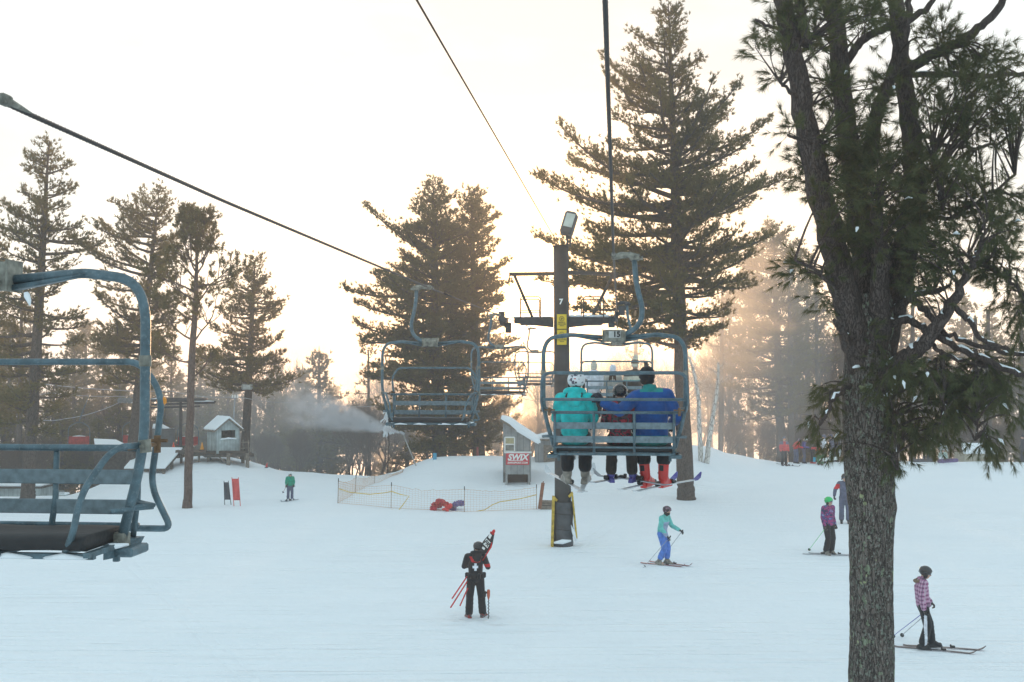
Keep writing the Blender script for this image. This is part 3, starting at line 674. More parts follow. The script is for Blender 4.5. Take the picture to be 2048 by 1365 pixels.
# ------------------------------------------------------------------ the old white pine close on the right
def near_tree():
    rng = np.random.default_rng(77); D0 = 14.0; pm = F / D0
    foot = P(1741, 1640, D0); foot.z = gzf(foot.x, foot.y) - .1
    root = thing('old_pine', 'massive lichen spotted pine with several stems, nearest tree at the right', 'pine tree', foot)
    wood, limbw, leaf, snow, upper = M(), M(), M(), M(), M()
    # the bole, knobbly and flared, with closely spaced rings
    pts = [(1741, 1640), (1741, 1500), (1741, 1365), (1743, 1250), (1742, 1130), (1743, 1020), (1738, 940), (1736, 850), (1736, 770), (1737, 700), (1738, 640), (1736, 590)]
    rad = [66, 47, 43, 41.5, 40, 43, 47, 46, 46, 44, 50, 44]
    pp = np.array([tuple(P(x, y, D0)) for x, y in pts]); pp[0] = foot
    zz = np.arange(pp[0, 2], pp[-1, 2], .045); K = len(zz)
    cx = np.interp(zz, pp[:, 2], pp[:, 0]); rr = np.interp(zz, pp[:, 2], np.array(rad) / pm)
    n = 72; a = np.arange(n) / n * 2 * np.pi
    # plated bark: relief built from stretched waves
    th = a[None, :]; z_ = zz[:, None]
    rel = .012 * np.sin(th * 17 + 2.2 * np.sin(z_ * 2.1) + 1.4 * np.sin(z_ * 6.7)) + .010 * np.sin(th * 29 + 3 * np.sin(z_ * 3.3 + th * 3)) + .018 * np.sin(th * 3 + z_ * 1.1) + .014 * np.sin(th * 5 - z_ * 2.3)
    rel = rel + rng.normal(0, .004, rel.shape)
    Rr = rr[:, None] * (1 + rel * 1.7)
    # the burl on the right at the broken limb
    zb = P(1741, 1015, D0).z
    Rr += .055 * np.exp(-((z_ - zb) / .13) ** 2) * np.exp(-((np.angle(np.exp(1j * (th - 0.15)))) / .5) ** 2)
    V = np.stack([cx[:, None] + Rr * np.cos(th), D0 + Rr * np.sin(th) + 0 * z_, z_ + 0 * th], -1)
    i = np.arange(K - 1)[:, None] * n; j = np.arange(n)[None, :]; j2 = (j + 1) % n
    wood.add(V.reshape(-1, 3), np.stack([i + j, i + j2, i + n + j2, i + n + j], -1).reshape(-1, 4))
    st = P(1772, 1015, D0 - .1); wood.tube([P(1755, 1030, D0 - .05), st, P(1777, 1003, D0 - .22)], [.09, .085, .06], 12)
    LP = []   # limb sample points for attaching branchlets
    def limb(px, r, d, snowy=0.0, nseg=None, into=None):
        t0 = np.linspace(0, 1, len(px)); K = max(8, len(px) * 5); t = np.linspace(0, 1, K)
        # smooth the polyline
        q = np.array([[np.interp(s, t0, [p[c] for p in px]) for c in (0, 1)] for s in t]); dd = np.interp(t, [0, 1], d)
        for _ in range(3): q[1:-1] = (q[:-2] + 2 * q[1:-1] + q[2:]) / 4
        p3 = np.array([tuple(P(x, y, e)) for (x, y), e in zip(q, dd)])
        p3[1:-1] += rng.normal(0, .012, p3[1:-1].shape)
        r3 = np.interp(t, np.linspace(0, 1, len(r)), r) / pm * .9
        r3 = r3 * (1 + rng.normal(0, .03, K))
        (into if into is not None else limbw).tube(p3, r3, 14 if max(r) > 10 else 8)
        for k in range(K): LP.append(tuple(p3[k]) + (r3[k],))
        if snowy:
            k = 0
            while k < K - 2:
                ln = rng.integers(2, 6)
                if rng.random() < snowy:
                    seg = p3[k:k + ln + 1].copy(); rs = r3[k:k + ln + 1]
                    seg[:, 2] += rs * .55; w = rs * .8; w = w * rng.uniform(.7, 1.1, len(w)); w[0] *= .2; w[-1] *= .2
                    if len(seg) > 2: snow.tube(seg, w, 8)
                k += ln + (0 if rng.random() < .5 else 1)
    limb([(1726, 740), (1712, 670), (1690, 590), (1658, 460), (1622, 300), (1592, 140), (1566, 0), (1556, -90)], [34, 33, 31, 28, 25, 22, 19, 17], (13.95, 13.4), 0, into=upper)
    limb([(1738, 700), (1736, 600), (1728, 500), (1712, 380), (1692, 230), (1674, 80), (1662, -90)], [38, 34, 27, 25, 22, 20, 16], (14.0, 14.4), 0, into=upper)
    limb([(1752, 720), (1775, 620), (1806, 520), (1830, 410), (1828, 300), (1812, 180), (1796, 60), (1786, -90)], [38, 36, 31, 25, 22, 20, 18, 16], (14.05, 14.7), 0, into=upper)
    limb([(1752, 700), (1762, 600), (1760, 500), (1752, 400)], [26, 22, 17, 12], (13.8, 13.4), .1, into=upper)
    limb([(1728, 380), (1735, 310), (1758, 215), (1790, 130), (1812, 60), (1825, -20)], [11, 17, 15, 12, 9, 6], (14.4, 14.1))
    limb([(1760, 775), (1785, 742), (1815, 712), (1850, 688), (1884, 640), (1912, 590), (1935, 545)], [22, 19, 17, 15, 13, 10, 7], (13.75, 12.9), .75)
    limb([(1935, 545), (1960, 500), (1975, 440)], [7, 5, 3], (12.9, 12.6), .5)
    limb([(1765, 650), (1815, 640), (1852, 660), (1900, 690), (1960, 715), (2030, 745), (2100, 770)], [10, 9, 8, 7, 7, 6, 4], (13.8, 12.8), .7)
    limb([(1780, 640), (1806, 605), (1840, 585), (1880, 580), (1900, 572)], [12, 9, 7, 6, 3], (13.9, 13.3), .5)
    limb([(1820, 592), (1850, 620), (1880, 660), (1925, 680), (1990, 700), (2060, 715)], [8, 8, 6, 5, 5, 4], (13.7, 13.0), .6)
    limb([(1905, 615), (1940, 640), (1960, 680), (2010, 700), (2060, 712)], [7, 6, 5, 4, 3], (13.2, 12.8), .6)
    limb([(1875, 655), (1860, 690), (1900, 715), (1970, 735)], [6, 5, 4, 3], (13.4, 13.2), .3)
    limb([(1800, 150), (1850, 118), (1890, 100), (1930, 78), (1970, 48), (2005, 5), (2020, -50)], [14, 13, 12, 11, 9, 8, 6], (14.5, 13.8))
    limb([(1690, 130), (1720, 82), (1760, 60), (1800, 52), (1850, 20), (1885, -20)], [9, 10, 9, 8, 7, 5], (14.4, 14.2))
    limb([(1612, 90), (1602, 40), (1600, -60)], [12, 11, 10], (13.5, 13.3))
    limb([(1670, 60), (1650, 20), (1640, -60)], [9, 8, 7], (14.3, 14.5))
    limb([(1820, 150), (1880, 148), (1950, 155), (2020, 150), (2110, 140)], [7, 8, 7, 6, 4], (14.6, 15.2), .4)
    limb([(1828, 260), (1890, 290), (1960, 300), (2050, 260)], [6, 5, 4, 3], (14.5, 14.9))
    limb([(1830, 340), (1855, 305), (1866, 310), (1880, 345), (1885, 420)], [7, 8, 7, 6, 4], (14.2, 13.6), .5)
    limb([(1835, 390), (1850, 430), (1900, 440), (1960, 400), (2030, 350)], [7, 6, 5, 4, 3], (14.2, 14.0), .25)
    limb([(1775, 500), (1850, 500), (1920, 505), (2000, 545), (2060, 600)], [4, 4, 4, 3, 3], (13.8, 13.4), .3)
    limb([(1640, 290), (1605, 280), (1575, 270)], [5, 4, 3], (13.6, 13.2))
    limb([(1625, 210), (1590, 190), (1560, 165)], [5, 4, 3], (13.6, 13.3))
    limb([(1600, 80), (1560, 60), (1510, 40)], [5, 4, 3], (13.5, 13.2))
    limb([(1675, 580), (1640, 545), (1590, 520)], [5, 4, 3], (13.5, 13.1))
    limb([(1700, 770), (1670, 790), (1640, 850)], [6, 5, 3], (13.8, 13.2), .5)
    limb([(1700, 690), (1680, 660), (1668, 640)], [9, 7, 4], (13.7, 13.4), .4)
    limb([(1780, 780), (1790, 860), (1795, 940)], [5, 4, 3], (13.8, 13.4), .3)
    limb([(1950, 700), (1960, 790), (1950, 880)], [4, 3, 2], (13.2, 13.0), .2)
    limb([(1880, 700), (1890, 780), (1885, 860)], [4, 3, 2], (13.3, 13.1), .2)
    LPa = np.array(LP)
    # foliage: clusters of needle tufts; (cx, cy, rx, ry, clusters, droop, depth spread)
    reg = [(1590, 20, 45, 45, 12, .1, .6), (1535, 75, 35, 55, 7, .0, .5), (1575, 140, 30, 45, 7, .1, .5), (1610, 300, 30, 45, 9, .2, .5), (1590, 265, 22, 22, 3, .3, .4),
           (1650, 60, 60, 60, 20, .2, .8), (1700, 30, 60, 50, 14, .2, .8), (1760, 40, 50, 50, 12, .2, .8), (1660, 200, 40, 70, 18, .25, .7), (1700, 330, 55, 80, 30, .3, .8), (1660, 370, 35, 60, 12, .3, .6),
           (1760, 330, 60, 90, 34, .3, .8), (1740, 430, 75, 70, 44, .3, .8), (1830, 460, 70, 70, 30, .3, .8), (1690, 460, 30, 45, 10, .3, .5), (1850, 370, 70, 60, 26, .3, .8), (1770, 210, 50, 60, 12, .3, .8),
           (1880, 90, 60, 40, 16, .2, .8), (1970, 130, 70, 40, 24, .3, .9), (1900, 190, 70, 40, 20, .4, .8), (2010, 190, 50, 35, 14, .4, .8), (1890, 250, 50, 40, 10, .3, .7), (1960, 265, 60, 28, 12, .4, .8), (2030, 240, 40, 30, 8, .4, .8),
           (1920, 360, 60, 50, 22, .3, .8), (2000, 420, 60, 50, 16, .4, .8), (1930, 480, 90, 60, 26, .4, .8), (2010, 540, 50, 50, 18, .7, .7), (2040, 620, 30, 60, 10, 1.0, .6), (1880, 540, 60, 40, 12, .5, .7), (1840, 560, 50, 40, 8, .4, .7),
           (1850, 740, 70, 40, 22, 1.1, .6), (1900, 790, 60, 60, 30, 1.3, .6), (1960, 800, 55, 70, 26, 1.3, .6), (2020, 790, 45, 60, 18, 1.2, .6), (1950, 740, 80, 40, 22, 1.1, .6), (1870, 850, 45, 28, 8, 1.4, .5), (1990, 880, 40, 26, 6, 1.4, .5),
           (1790, 800, 26, 60, 14, 1.2, .5), (1800, 870, 24, 40, 7, 1.4, .4), (1790, 925, 16, 26, 4, 1.5, .3), (1740, 690, 30, 40, 6, .6, .3), (1760, 740, 30, 30, 5, .8, .3),
           (1660, 800, 26, 38, 6, 1.1, .3), (1675, 860, 16, 30, 3, 1.3, .3), (1635, 845, 16, 24, 3, 1.3, .3), (1620, 540, 40, 28, 6, .5, .4), (1655, 580, 30, 30, 4, .6, .4), (1665, 625, 15, 15, 2, .6, .3)]
    P1, D1, A, B = [], [], [], []
    for cx_, cy_, rx, ry, nc, dr, ds in reg:
        for _ in range(int(nc * (.74 if cx_ < 1800 and cy_ < 640 else .95 if cx_ > 1840 else .82) + .5)):
            an = rng.uniform(0, 6.28); ra = math.sqrt(rng.uniform(0, 1))
            x_, y_ = cx_ + rx * ra * math.cos(an), cy_ + ry * ra * math.sin(an)
            c = np.array(P(x_, y_, D0 + rng.normal(-.1, ds)))
            dl = np.linalg.norm(LPa[:, :3] - c + np.array([0, 0, .25]), axis=1); k = np.argmin(dl); s0 = LPa[k, :3]
            if dl[k] > 1.1: continue
            mid = (s0 + c) / 2 + np.array([0, 0, .10 * dl[k] * (1 + dr)]) + rng.normal(0, .04, 3)
            u = np.linspace(0, 1, 7)[:, None]; br = s0 * (1 - u) ** 2 + 2 * mid * u * (1 - u) + c * u * u
            if dl[k] > .05: limbw.tube(br, np.linspace(.012 + .008 * min(dl[k], 1.5), .004, 7), 5, caps=False)
            out = norm(c - s0 + 1e-6)
            for q in range(8):
                b0 = br[rng.integers(3, 7)] if q > 2 else c
                td = norm(out * rng.uniform(.3, 1) + rng.normal(0, .55, 3) + np.array([0, 0, .25 - dr * rng.uniform(.5, 1.2)])); L = rng.uniform(.12, .34)
                e = b0 + td * L; A.append(b0); B.append(e)
                for s in ((.55, 1.0) if q % 2 else (.75, 1.0)):
                    P1.append(b0 + (e - b0) * s); D1.append(norm(td + np.array([0, 0, -.35 * dr])))
    P1 = np.array(P1); D1 = np.array(D1)
    leaf.tris(needles(rng, P1, D1, 30, .115, .0062, .42, along=.03, droop=.18))
    limbw.tris(ribbons(rng, np.array(A), np.array(B), .009))
    # snow caught in the lower needles
    for _ in range(150):
        k = rng.integers(0, len(P1)); c = P1[k]
        if c[2] > P(1800, 470, D0).z and rng.random() < .85: continue
        e = c + D1[k] * rng.uniform(.04, .10); snow.tube([c + [0, 0, .012], (c + e) / 2 + [0, 0, .022], e], [.006, rng.uniform(.012, .024), .005], 6)
    for (x, y, w, h) in [(1714, 735, 7, 4), (1776, 790, 9, 12), (1784, 770, 8, 6)]:
        p = P(x, y, D0 - .29); snow.tube([p + Vector((-w / pm, .03, -.004)), p + Vector((-.3 * w / pm, 0, h / pm * .4)), p + Vector((.4 * w / pm, 0, h / pm * .5)), p + Vector((w / pm, .03, 0))], [.01, h / pm * .8, h / pm * .7, .008], 8)
    snow.tube([P(1778, 960, D0), P(1782, 985, D0), P(1786, 1010, D0 - .05)], [.02, .06, .03], 8)
    wood.build('trunk', BARKN, root, org=foot, smooth=True)
    limbw.build('branches', BARKU, root, org=foot, smooth=True); upper.build('stems', BARKU, root, org=foot, smooth=True)
    leaf.build('crown', NEEDN, root, org=foot)
    s_ = snow.build('snow', SNOW, root, org=foot, smooth=True); s_['kind'] = 'stuff'
near_tree()
# ------------------------------------------------------------------ the chairlift
UP = [(-14, -1.44, 3.4), (0, -.07, 2.35), (3, .223, 2.13), (5.75, .492, 1.95), (8.1, .721, 1.82), (14, 1.298, 1.463), (20, 1.884, 1.55), (28, 2.665, 1.74), (36, 3.42, 2.0), (48, 4.6, 2.1), (75, 7.24, 2.6)]
def cpt(lst, d):
    a = np.array(lst); x = np.interp(d, a[:, 0], a[:, 1]); z = np.interp(d, a[:, 0], a[:, 2]); return Vector((x, d, CZ + z))
_n = P(-15, 196, 6.1); _m = P(446, 402, 10.4); _f = P(861, 577, 20.3); _t = P(1007, 634, 36)
DN = [(-14, -4.9, 2.6)] + [(p.y, p.x, p.z - CZ) for p in (_n, _m, _f, _t)] + [(48, .98, 1.9), (75, 3.6, 2.4)]
def smooth_line(lst, ds):
    a = np.array(lst); out = []
    # monotone-ish: sample linear, then relax
    X_ = np.interp(ds, a[:, 0], a[:, 1]); Z_ = np.interp(ds, a[:, 0], a[:, 2]); return np.stack([X_, ds, CZ + Z_], -1)
def rope(lst, name, label, group):
    ds = np.arange(-14, 22, .05); c = smooth_line(lst, ds)
    for _ in range(60): c[1:-1] = (c[:-2] + 2 * c[1:-1] + c[2:]) / 4
    m = M()
    # six laid strands
    T = norm(np.gradient(c, axis=0)); U = norm(np.cross(T, [0, 0, 1.0])); V = np.cross(U, T)
    s = np.concatenate([[0], np.cumsum(np.linalg.norm(np.diff(c, axis=0), axis=1))])
    for k in range(6):
        ang = s / .20 * 2 * np.pi + k * np.pi / 3
        m.tube(c + .0095 * (np.cos(ang)[:, None] * U + np.sin(ang)[:, None] * V), .0078, 6, caps=False)
    m.tube(c, .008, 6)
    m.tube(smooth_line(lst, np.array([21.9, 24, 28, 32, 36, 42, 48, 60, 75])), .0145, 8)
    o = m.build(name, CABLE, smooth=True); tag(o, label, 'haul rope', group)
rope(UP, 'haul_rope', 'thick braided steel rope running straight overhead up to the tower arm', None)
rope(DN, 'haul_rope', 'braided steel rope descending from the tower to the top left corner', None)

def chair(loc, yaw, label, number=None, loaded=False, detail=True, tilt=0.0, group='three seat lift chairs'):
    root = thing('lift_chair', label, 'lift chair', loc, yaw, group); root.rotation_euler = (tilt, 0, yaw)
    def T_(pts, r, n=10): return M().tube(pts, r, n)
    # grip and hanger (to the outside = +x)
    g = M(); g.tube([(0, -.40, .010), (0, -.30, .014), (0, -.20, .018), (0, .20, .018), (0, .30, .014), (0, .40, .010)], [.006, .014, .021, .021, .014, .006], 10); g.box((0, -.12, .018), (.058, .10, .062), bev=.012); g.box((0, .12, .018), (.058, .10, .062), bev=.012)
    g.tube([(0.0, 0, 0), (.10, 0, .03), (.2, 0, .03), (.30, 0, 0)], [.035, .045, .04, .045], 10); g.box((.27, 0, 0), (.14, .09, .085), bev=.02)
    g.tube([(.20, 0, -.01), (.37, 0, -.01)], .022, 8); g.tube([(.27, -.07, 0), (.27, .07, 0)], .018, 8)
    g.build('grip', STEEL if not detail else BLOCK, root, smooth=False)
    h = M(); h.tube(fillet([(.26, 0, -.02), (.285, 0, -.36), (.37, 0, -.66), (.33, 0, -.86), (.16, 0, -.985), (.0, 0, -1.0)], [.01, .22, .2, .14, .12, .1], 6), .034, 12); h.build('hanger', PAINT, root, smooth=True)
    b = M(); b.box((0, 0, -1.0), (.27, .13, .155), bev=.012)
    for x in (-.09, 0, .09): b.tube([(x, -.075, -1.045), (x, .075, -1.045)], .014, 8)
    for x in (-.14, .14): b.box((x, 0, -1.0), (.012, .16, .175))
    bl = b.build('hanger_block', BLOCK, root)
    if number:
        pl = M().box((.01, -.069, -.985), (.15, .006, .085)).build('number_plate', mat('plate_metal', (.42, .43, .42), rough=.5, metal=.3), bl)
        text(number, .095, WHITE if False else BLACK, 'number', pl, (.035, -.073, -.985), depth=.002, bold=.004)
    # bail: top bar, shoulders, sides leaning in to the seat ends
    top = M(); top.tube(fillet([(-.13, 0, -1.02), (-.55, 0, -.985), (-.90, 0, -1.03), (-.90, 0, -1.55), (-.90, 0, -1.95), (-.735, -.06, -2.50)], [0, .05, .42, .1, .25, .1], 9), .0275, 12)
    top.tube(fillet([(.13, 0, -1.02), (.55, 0, -.985), (.90, 0, -1.03), (.90, 0, -1.55), (.90, 0, -1.95), (.735, -.06, -2.50)], [0, .05, .42, .1, .25, .1], 9), .0275, 12)
    for s in (-1, 1):
        top.add([(s * .12, -.034, -1.055), (s * .56, -.034, -.99), (s * .56, -.034, -1.0), (s * .12, -.034, -1.085), (s * .12, .034, -1.055), (s * .56, .034, -.99), (s * .56, .034, -1.0), (s * .12, .034, -1.085)],
                [(0, 1, 2, 3), (7, 6, 5, 4), (3, 2, 6, 7), (4, 5, 1, 0), (0, 3, 7, 4), (1, 5, 6, 2)])
    top.build('bail', PAINT, root, smooth=True)
    for s in (-1, 1):      # welded collars and clamp bolts
        cl = M(); cl.tube([(s * .90, 0, -1.50), (s * .90, 0, -1.44)], .034, 12); cl.build('collar', BLOCK, root); cl = M(); cl.tube([(s * .90, -.01, -1.97), (s * .893, -.01, -1.90)], .035, 12); cl.tube([(s * .90, -.045, -1.935), (s * .90, .045, -1.935)], .012, 6); cl.build('pivot_collar', BLOCK, root)
        cl = M(); cl.box((s * .74, -.06, -2.46), (.085, .085, .10), bev=.01); cl.tube([(s * .74, -.12, -2.46), (s * .74, .0, -2.46)], .014, 6); cl.build('foot_clamp', BLOCK, root)
    # restraint loop
    lp = M()
    if loaded:
        lp.tube(fillet([(-.895, -.10, -1.95), (-.90, -.34, -1.83), (-.885, -.42, -1.47), (.885, -.42, -1.47), (.90, -.34, -1.83), (.895, -.10, -1.95)], [0, .08, .12, .12, .08, 0], 6), .022, 10)
        lp.tube([(-.885, -.38, -1.80), (.885, -.38, -1.80)], .019, 8)
    else:
        lp.tube(fillet([(-.86, -.28, -2.42), (-.74, -.46, -2.45), (-.86, -.47, -2.44), (-.76, -.46, -2.2), (-.80, -.44, -1.72), (-.70, -.42, -1.47), (.70, -.42, -1.47), (.80, -.44, -1.72), (.76, -.46, -2.2), (.86, -.47, -2.44), (.74, -.46, -2.45)][3:8] and
            [(0, -.47, -2.45), (-.86, -.47, -2.45), (-.735, -.46, -2.2), (-.815, -.44, -1.66), (-.68, -.42, -1.47), (.68, -.42, -1.47), (.815, -.44, -1.66), (.735, -.46, -2.2), (.86, -.47, -2.45), (0, -.47, -2.45)], [0, .06, .1, .12, .08, .08, .12, .1, .06, 0], 6), .0195, 10)
    lp.build('safety_bar', PAINT, root, smooth=True)
    for s in (-1, 1):
        pv = M(); pv.tube([(s * .80, -.02, -1.95), (s * .80, -.42, -1.95)] if not loaded else [(s * .88, 0, -1.95), (s * .93, -.05, -1.95)], .012, 6); pv.tube([(s * .80, -.40, -1.90), (s * .80, -.40, -2.0)], .02, 6)
        pv.tube([(s * .73, -.40, -1.93), (s * .86, -.40, -1.93)], .011, 6); pv.build('hinge', RUST, root)
        if not loaded: M().box((s * .80, -.455, -1.70), (.05, .05, .05), bev=.012).build('bumper', ORANGE, root)
    # back rest
    fr = M(); fr.tube([(-.78, -.27, -1.965), (.78, -.27, -1.965)], .020, 10)
    fr.tube([(-.76, -.25, -2.40), (.76, -.25, -2.40)], .014, 8)
    for x in (-.74, -.25, .25, .74): fr.tube([(x, -.285, -1.96), (x, -.275, -2.25), (x, -.22, -2.46)], .018, 8)
    for s in (-1, 1):
        fr.tube([(s * .78, -.27, -1.965), (s * .88, -.02, -1.93)], .018, 8); fr.tube([(s * .74, -.27, -2.27), (s * .90, -.12, -2.27), (s * .82, -.03, -2.27)], .014, 8)
    fr.build('back_frame', PAINT, root, smooth=True)
    for z in (-2.13, -2.30): M().box((0, -.262, z), (1.48, .012, .083), Matrix.Rotation(R(4), 3, 'X'), bev=.004).build('back_slat', SLAT, root)
    # arm rests and side frame
    for s in (-1, 1):
        ar = M(); ar.tube(fillet([(s * .885, .0, -1.93), (s * .80, .16, -1.93), (s * .69, .30, -2.16), (s * .67, .34, -2.38), (s * .60, .30, -2.47), (s * .56, .0, -2.49)], [0, .1, .12, .1, .06, 0], 6), .018, 8)
        ar.tube([(s * .76, .10, -2.28), (s * .83, -.05, -2.28), (s * .90, -.12, -2.28)], .013, 8); ar.build('arm_rest', PAINT, root, smooth=True)
    sf = M()
    for y in (-.18, .28): sf.bar((-.76, y, -2.49), (.76, y, -2.49), .035, .03)
    for x in (-.74, -.25, .25, .74): sf.bar((x, -.22, -2.478), (x, .33, -2.478), .035, .028)
    for s in (-1, 1):
        sf.add([(s * .72, -.24, -2.46), (s * .80, -.24, -2.46), (s * .80, -.12, -2.54), (s * .72, .10, -2.54), (s * .72, .10, -2.46)], [(0, 1, 2, 3, 4)])
        sf.box((s * .77, -.10, -2.515), (.14, .22, .05), bev=.01)
        sf.tube([(s * .70, -.1, -2.50), (s * .70, -.1, -2.58)], .02, 6)
    sf.build('seat_frame', PAINT, root)
    cu = M(); prof = [(y_, z_ + .08) for y_, z_ in [(-.20, -2.50), (-.18, -2.475), (-.05, -2.465), (.22, -2.46), (.30, -2.465), (.335, -2.49), (.335, -2.53), (.28, -2.545), (-.18, -2.54)]]
    xs_ = np.concatenate([[-.72, -.715], np.linspace(-.70, .70, 15), [.715, .72]]); vs = []
    for ix, x in enumerate(xs_):
        k = .93 if ix in (0, len(xs_) - 1) else 1; vs += [(x, .06 + (y - .06) * k, -2.42 + (z + 2.42) * k + (.004 * math.sin(x * 9))) for y, z in prof]
    n = len(prof); fs = [(i * n + j, i * n + (j + 1) % n, (i + 1) * n + (j + 1) % n, (i + 1) * n + j) for i in range(len(xs_) - 1) for j in range(n)]
    fs += [tuple(range(n))[::-1], tuple((len(xs_) - 1) * n + j for j in range(n))]
    cu.add(vs, fs); cu.build('seat_cushion', BLACKV, root, smooth=True)
    if not loaded:
        sn = M(); rg = np.random.default_rng(int(abs(loc[1]) * 7))
        for s in (-.6, -.3, .15, .5): sn.tube([(s - .14, .29, -2.50), (s, .31, -2.485), (s + .12, .29, -2.50)], [.006, .018, .006], 6)
        for s in (-1, 1): sn.tube([(s * .67, .03, -2.47), (s * .74, .05, -2.475), (s * .80, -.03, -2.475)], [.008, .02, .008], 6)
        x_ = sn.build('snow', SNOW, root, smooth=True); x_['kind'] = 'stuff'
    return root
YAW = -math.atan(.0977); YAWD = math.pi - math.atan(.0955)
c1 = chair(cpt(UP, 14), YAW, 'nearest loaded chair numbered 15 carrying three riders seen from behind', '15', loaded=True)
c2 = chair(cpt(UP, 28), YAW, 'loaded chair beyond, carrying three riders in white, beige and brown jackets', None, loaded=True, detail=False)
nc = chair(cpt(DN, 6.1), YAWD, 'empty lift chair very close at the left edge, cropped by the frame', None, tilt=R(0))
chair(cpt(DN, 20.3), YAWD, 'empty lift chair in front of the twin pines, second nearest on the left line', None)
chair(cpt(DN, 34.6), YAWD, 'empty lift chair hanging right beside the tower sheaves, third on the left line', None)
chair(cpt(DN, 48.5), YAWD, 'small far empty lift chair in the sun glare behind the tower', None)
# icicle on the near chair
ic = M(); ic.tube([P(52, 585, 6.05), P(54, 592, 6.05), P(58, 602, 6.05), P(60, 612, 6.05)], [.012, .018, .013, .004], 8); io = ic.build('icicle', SNOW, smooth=True); tag(io, 'small white icicle hanging under the hanger block of the near chair', 'icicle')

# ------------------------------------------------------------------ tower 7
def tower():
    d = 36.0; f0 = G(1127, 1086); d = f0.y; base = Vector((P(1128, 1080, d).x, d, gzf(f0.x, d))); dx = d
    X0 = P(1122, 600, 36).x; base = Vector((X0, 36, gzf(X0, 36))); 
    root = thing('lift_tower', 'dark steel lift tower marked 7 with crossarm, floodlight and yellow notices', 'lift tower', base)
    zt = P(1122, 494, 36).z
    m = M(); m.tube([base + Vector((.06, 0, -.2)), base + Vector((.05, 0, 2.2)), Vector((X0, 36, zt))], [.275, .265, .245], 20); m.tube([Vector((X0, 36, zt)), Vector((X0, 36, zt + .03))], .27, 20)
    m.build('mast', mat('tower_steel', (.040, .038, .037), rough=.55, metal=.2, var=.3, scale=2.5, bump=.2), root, org=base, smooth=True)
    dark = mat('tower_steel_arm', (.045, .043, .042), rough=.6, metal=.2, var=.3, scale=5, bump=.2)
    zl = P(1000, 648, 36).z; L = P(1028, 640, 36).x; Rr = P(1217, 640, 36).x
    ca = M()
    for (xa, xb) in ((L, X0 - .25), (X0 + .25, Rr)):
        o_, i_ = (xa, xb) if xa < X0 - .2 else (xb, xa)
        vs = []
        for y in (-.14, .14): vs += [(o_, 36 + y, zl + .20), (o_, 36 + y, zl + .02), (i_, 36 + y, zl - .12), (i_, 36 + y, zl + .22)]
        ca.add(vs, [(0, 1, 2, 3), (7, 6, 5, 4), (0, 3, 7, 4), (1, 5, 6, 2), (0, 4, 5, 1), (3, 2, 6, 7)])
    ca.build('crossarm', dark, root, org=base)
    sn = M()
    for x in np.arange(X0 + .35, Rr - .1, .22): sn.tube([(x - .16, 36, zl + .235), (x, 35.95, zl + .25), (x + .16, 36, zl + .235)], [.05, .09, .05], 8, flat=.6)
    for x in np.arange(L + .1, X0 - .3, .3): sn.tube([(x - .2, 36, zl + .205), (x, 35.95, zl + .215), (x + .2, 36, zl + .215)], [.03, .05, .03], 8, flat=.5)
    s_ = sn.build('snow', SNOW, root, org=base, smooth=True)
    # lifting frames: upper beam, diagonal strut
    zf = P(1000, 549, 36).z
    for s, xo, xs_ in ((-1, P(1018, 549, 36).x, P(1066, 630, 36).x), (1, P(1236, 549, 36).x, P(1182, 630, 36).x)):
        b = M(); b.bar((X0 + s * .24, 36, zf + (.06 if s > 0 else .02)), (xo, 36, zf), .12, .11); b.bar((xo - s * .18, 36, zf - .04), (xs_, 36, zl + .16), .09, .12, up=(0, 1, 0)); b.tube([(xo - s * .02, 36, zf + .06), (xo - s * .02, 36, zf - .16)], .02, 6)
        b.build('lifting_frame', dark, root, org=base)
    # catwalk hoops
    for xa, xb in ((1041, 1081), (1167, 1207)):
        c = M(); A_, B_ = P(xa, 594, 35.7).x, P(xb, 594, 35.7).x; z1 = P(0, 594, 35.7).z; z0 = zl + .1; zm = P(0, 621, 35.7).z
        c.tube(fillet([(A_, 35.7, z0), (A_, 35.7, z1), (B_, 35.7, z1), (B_, 35.7, z0)], .08, 4), .022, 6); c.tube([(A_, 35.7, zm), (B_, 35.7, zm)], .018, 6); c.build('railing', dark, root, org=base)
        c = M(); c.tube(fillet([(A_, 36.9, z0), (A_, 36.9, z1), (B_, 36.9, z1), (B_, 36.9, z0)], .08, 4), .022, 6); c.tube([(A_, 36.9, zm), (B_, 36.9, zm)], .018, 6); c.box(((A_ + B_) / 2, 36.5, zl - .0), (B_ - A_, .7, .04)); c.build('railing', dark, root, org=base)
    # sheave trains under the ropes
    for lst, s in ((DN, -1), (UP, 1)):
        for k, dy in enumerate((-1.0, -.6, -.2, .2, .6, 1.0)):
            c = cpt(lst, 36 + dy); w = M(); w.tube([(c.x - .045, c.y, c.z - .16), (c.x - .03, c.y, c.z - .16), (c.x - .015, c.y, c.z - .16), (c.x + .015, c.y, c.z - .16), (c.x + .03, c.y, c.z - .16), (c.x + .045, c.y, c.z - .16)], [.165, .165, .14, .14, .165, .165], 18)
            w.build('sheave', STEEL, root, org=base, smooth=False)
        c = cpt(lst, 36); w = M(); w.box((c.x - s * .09, 36, c.z - .18), (.03, 2.3, .09)); w.box((c.x - s * .12, 36, c.z - .30), (.05, 1.0, .12)); w.box((c.x - s * .16, 36, c.z - .36), (.20, .2, .34)); w.bar((c.x + s * .1, 35, c.z - .05), (c.x + s * .1, 37, c.z - .05), .03, .1)
        w.box((c.x + s * .05, 34.75, c.z - .05), (.2, .04, .3)); w.build('sheave_frame', STEEL, root, org=base)
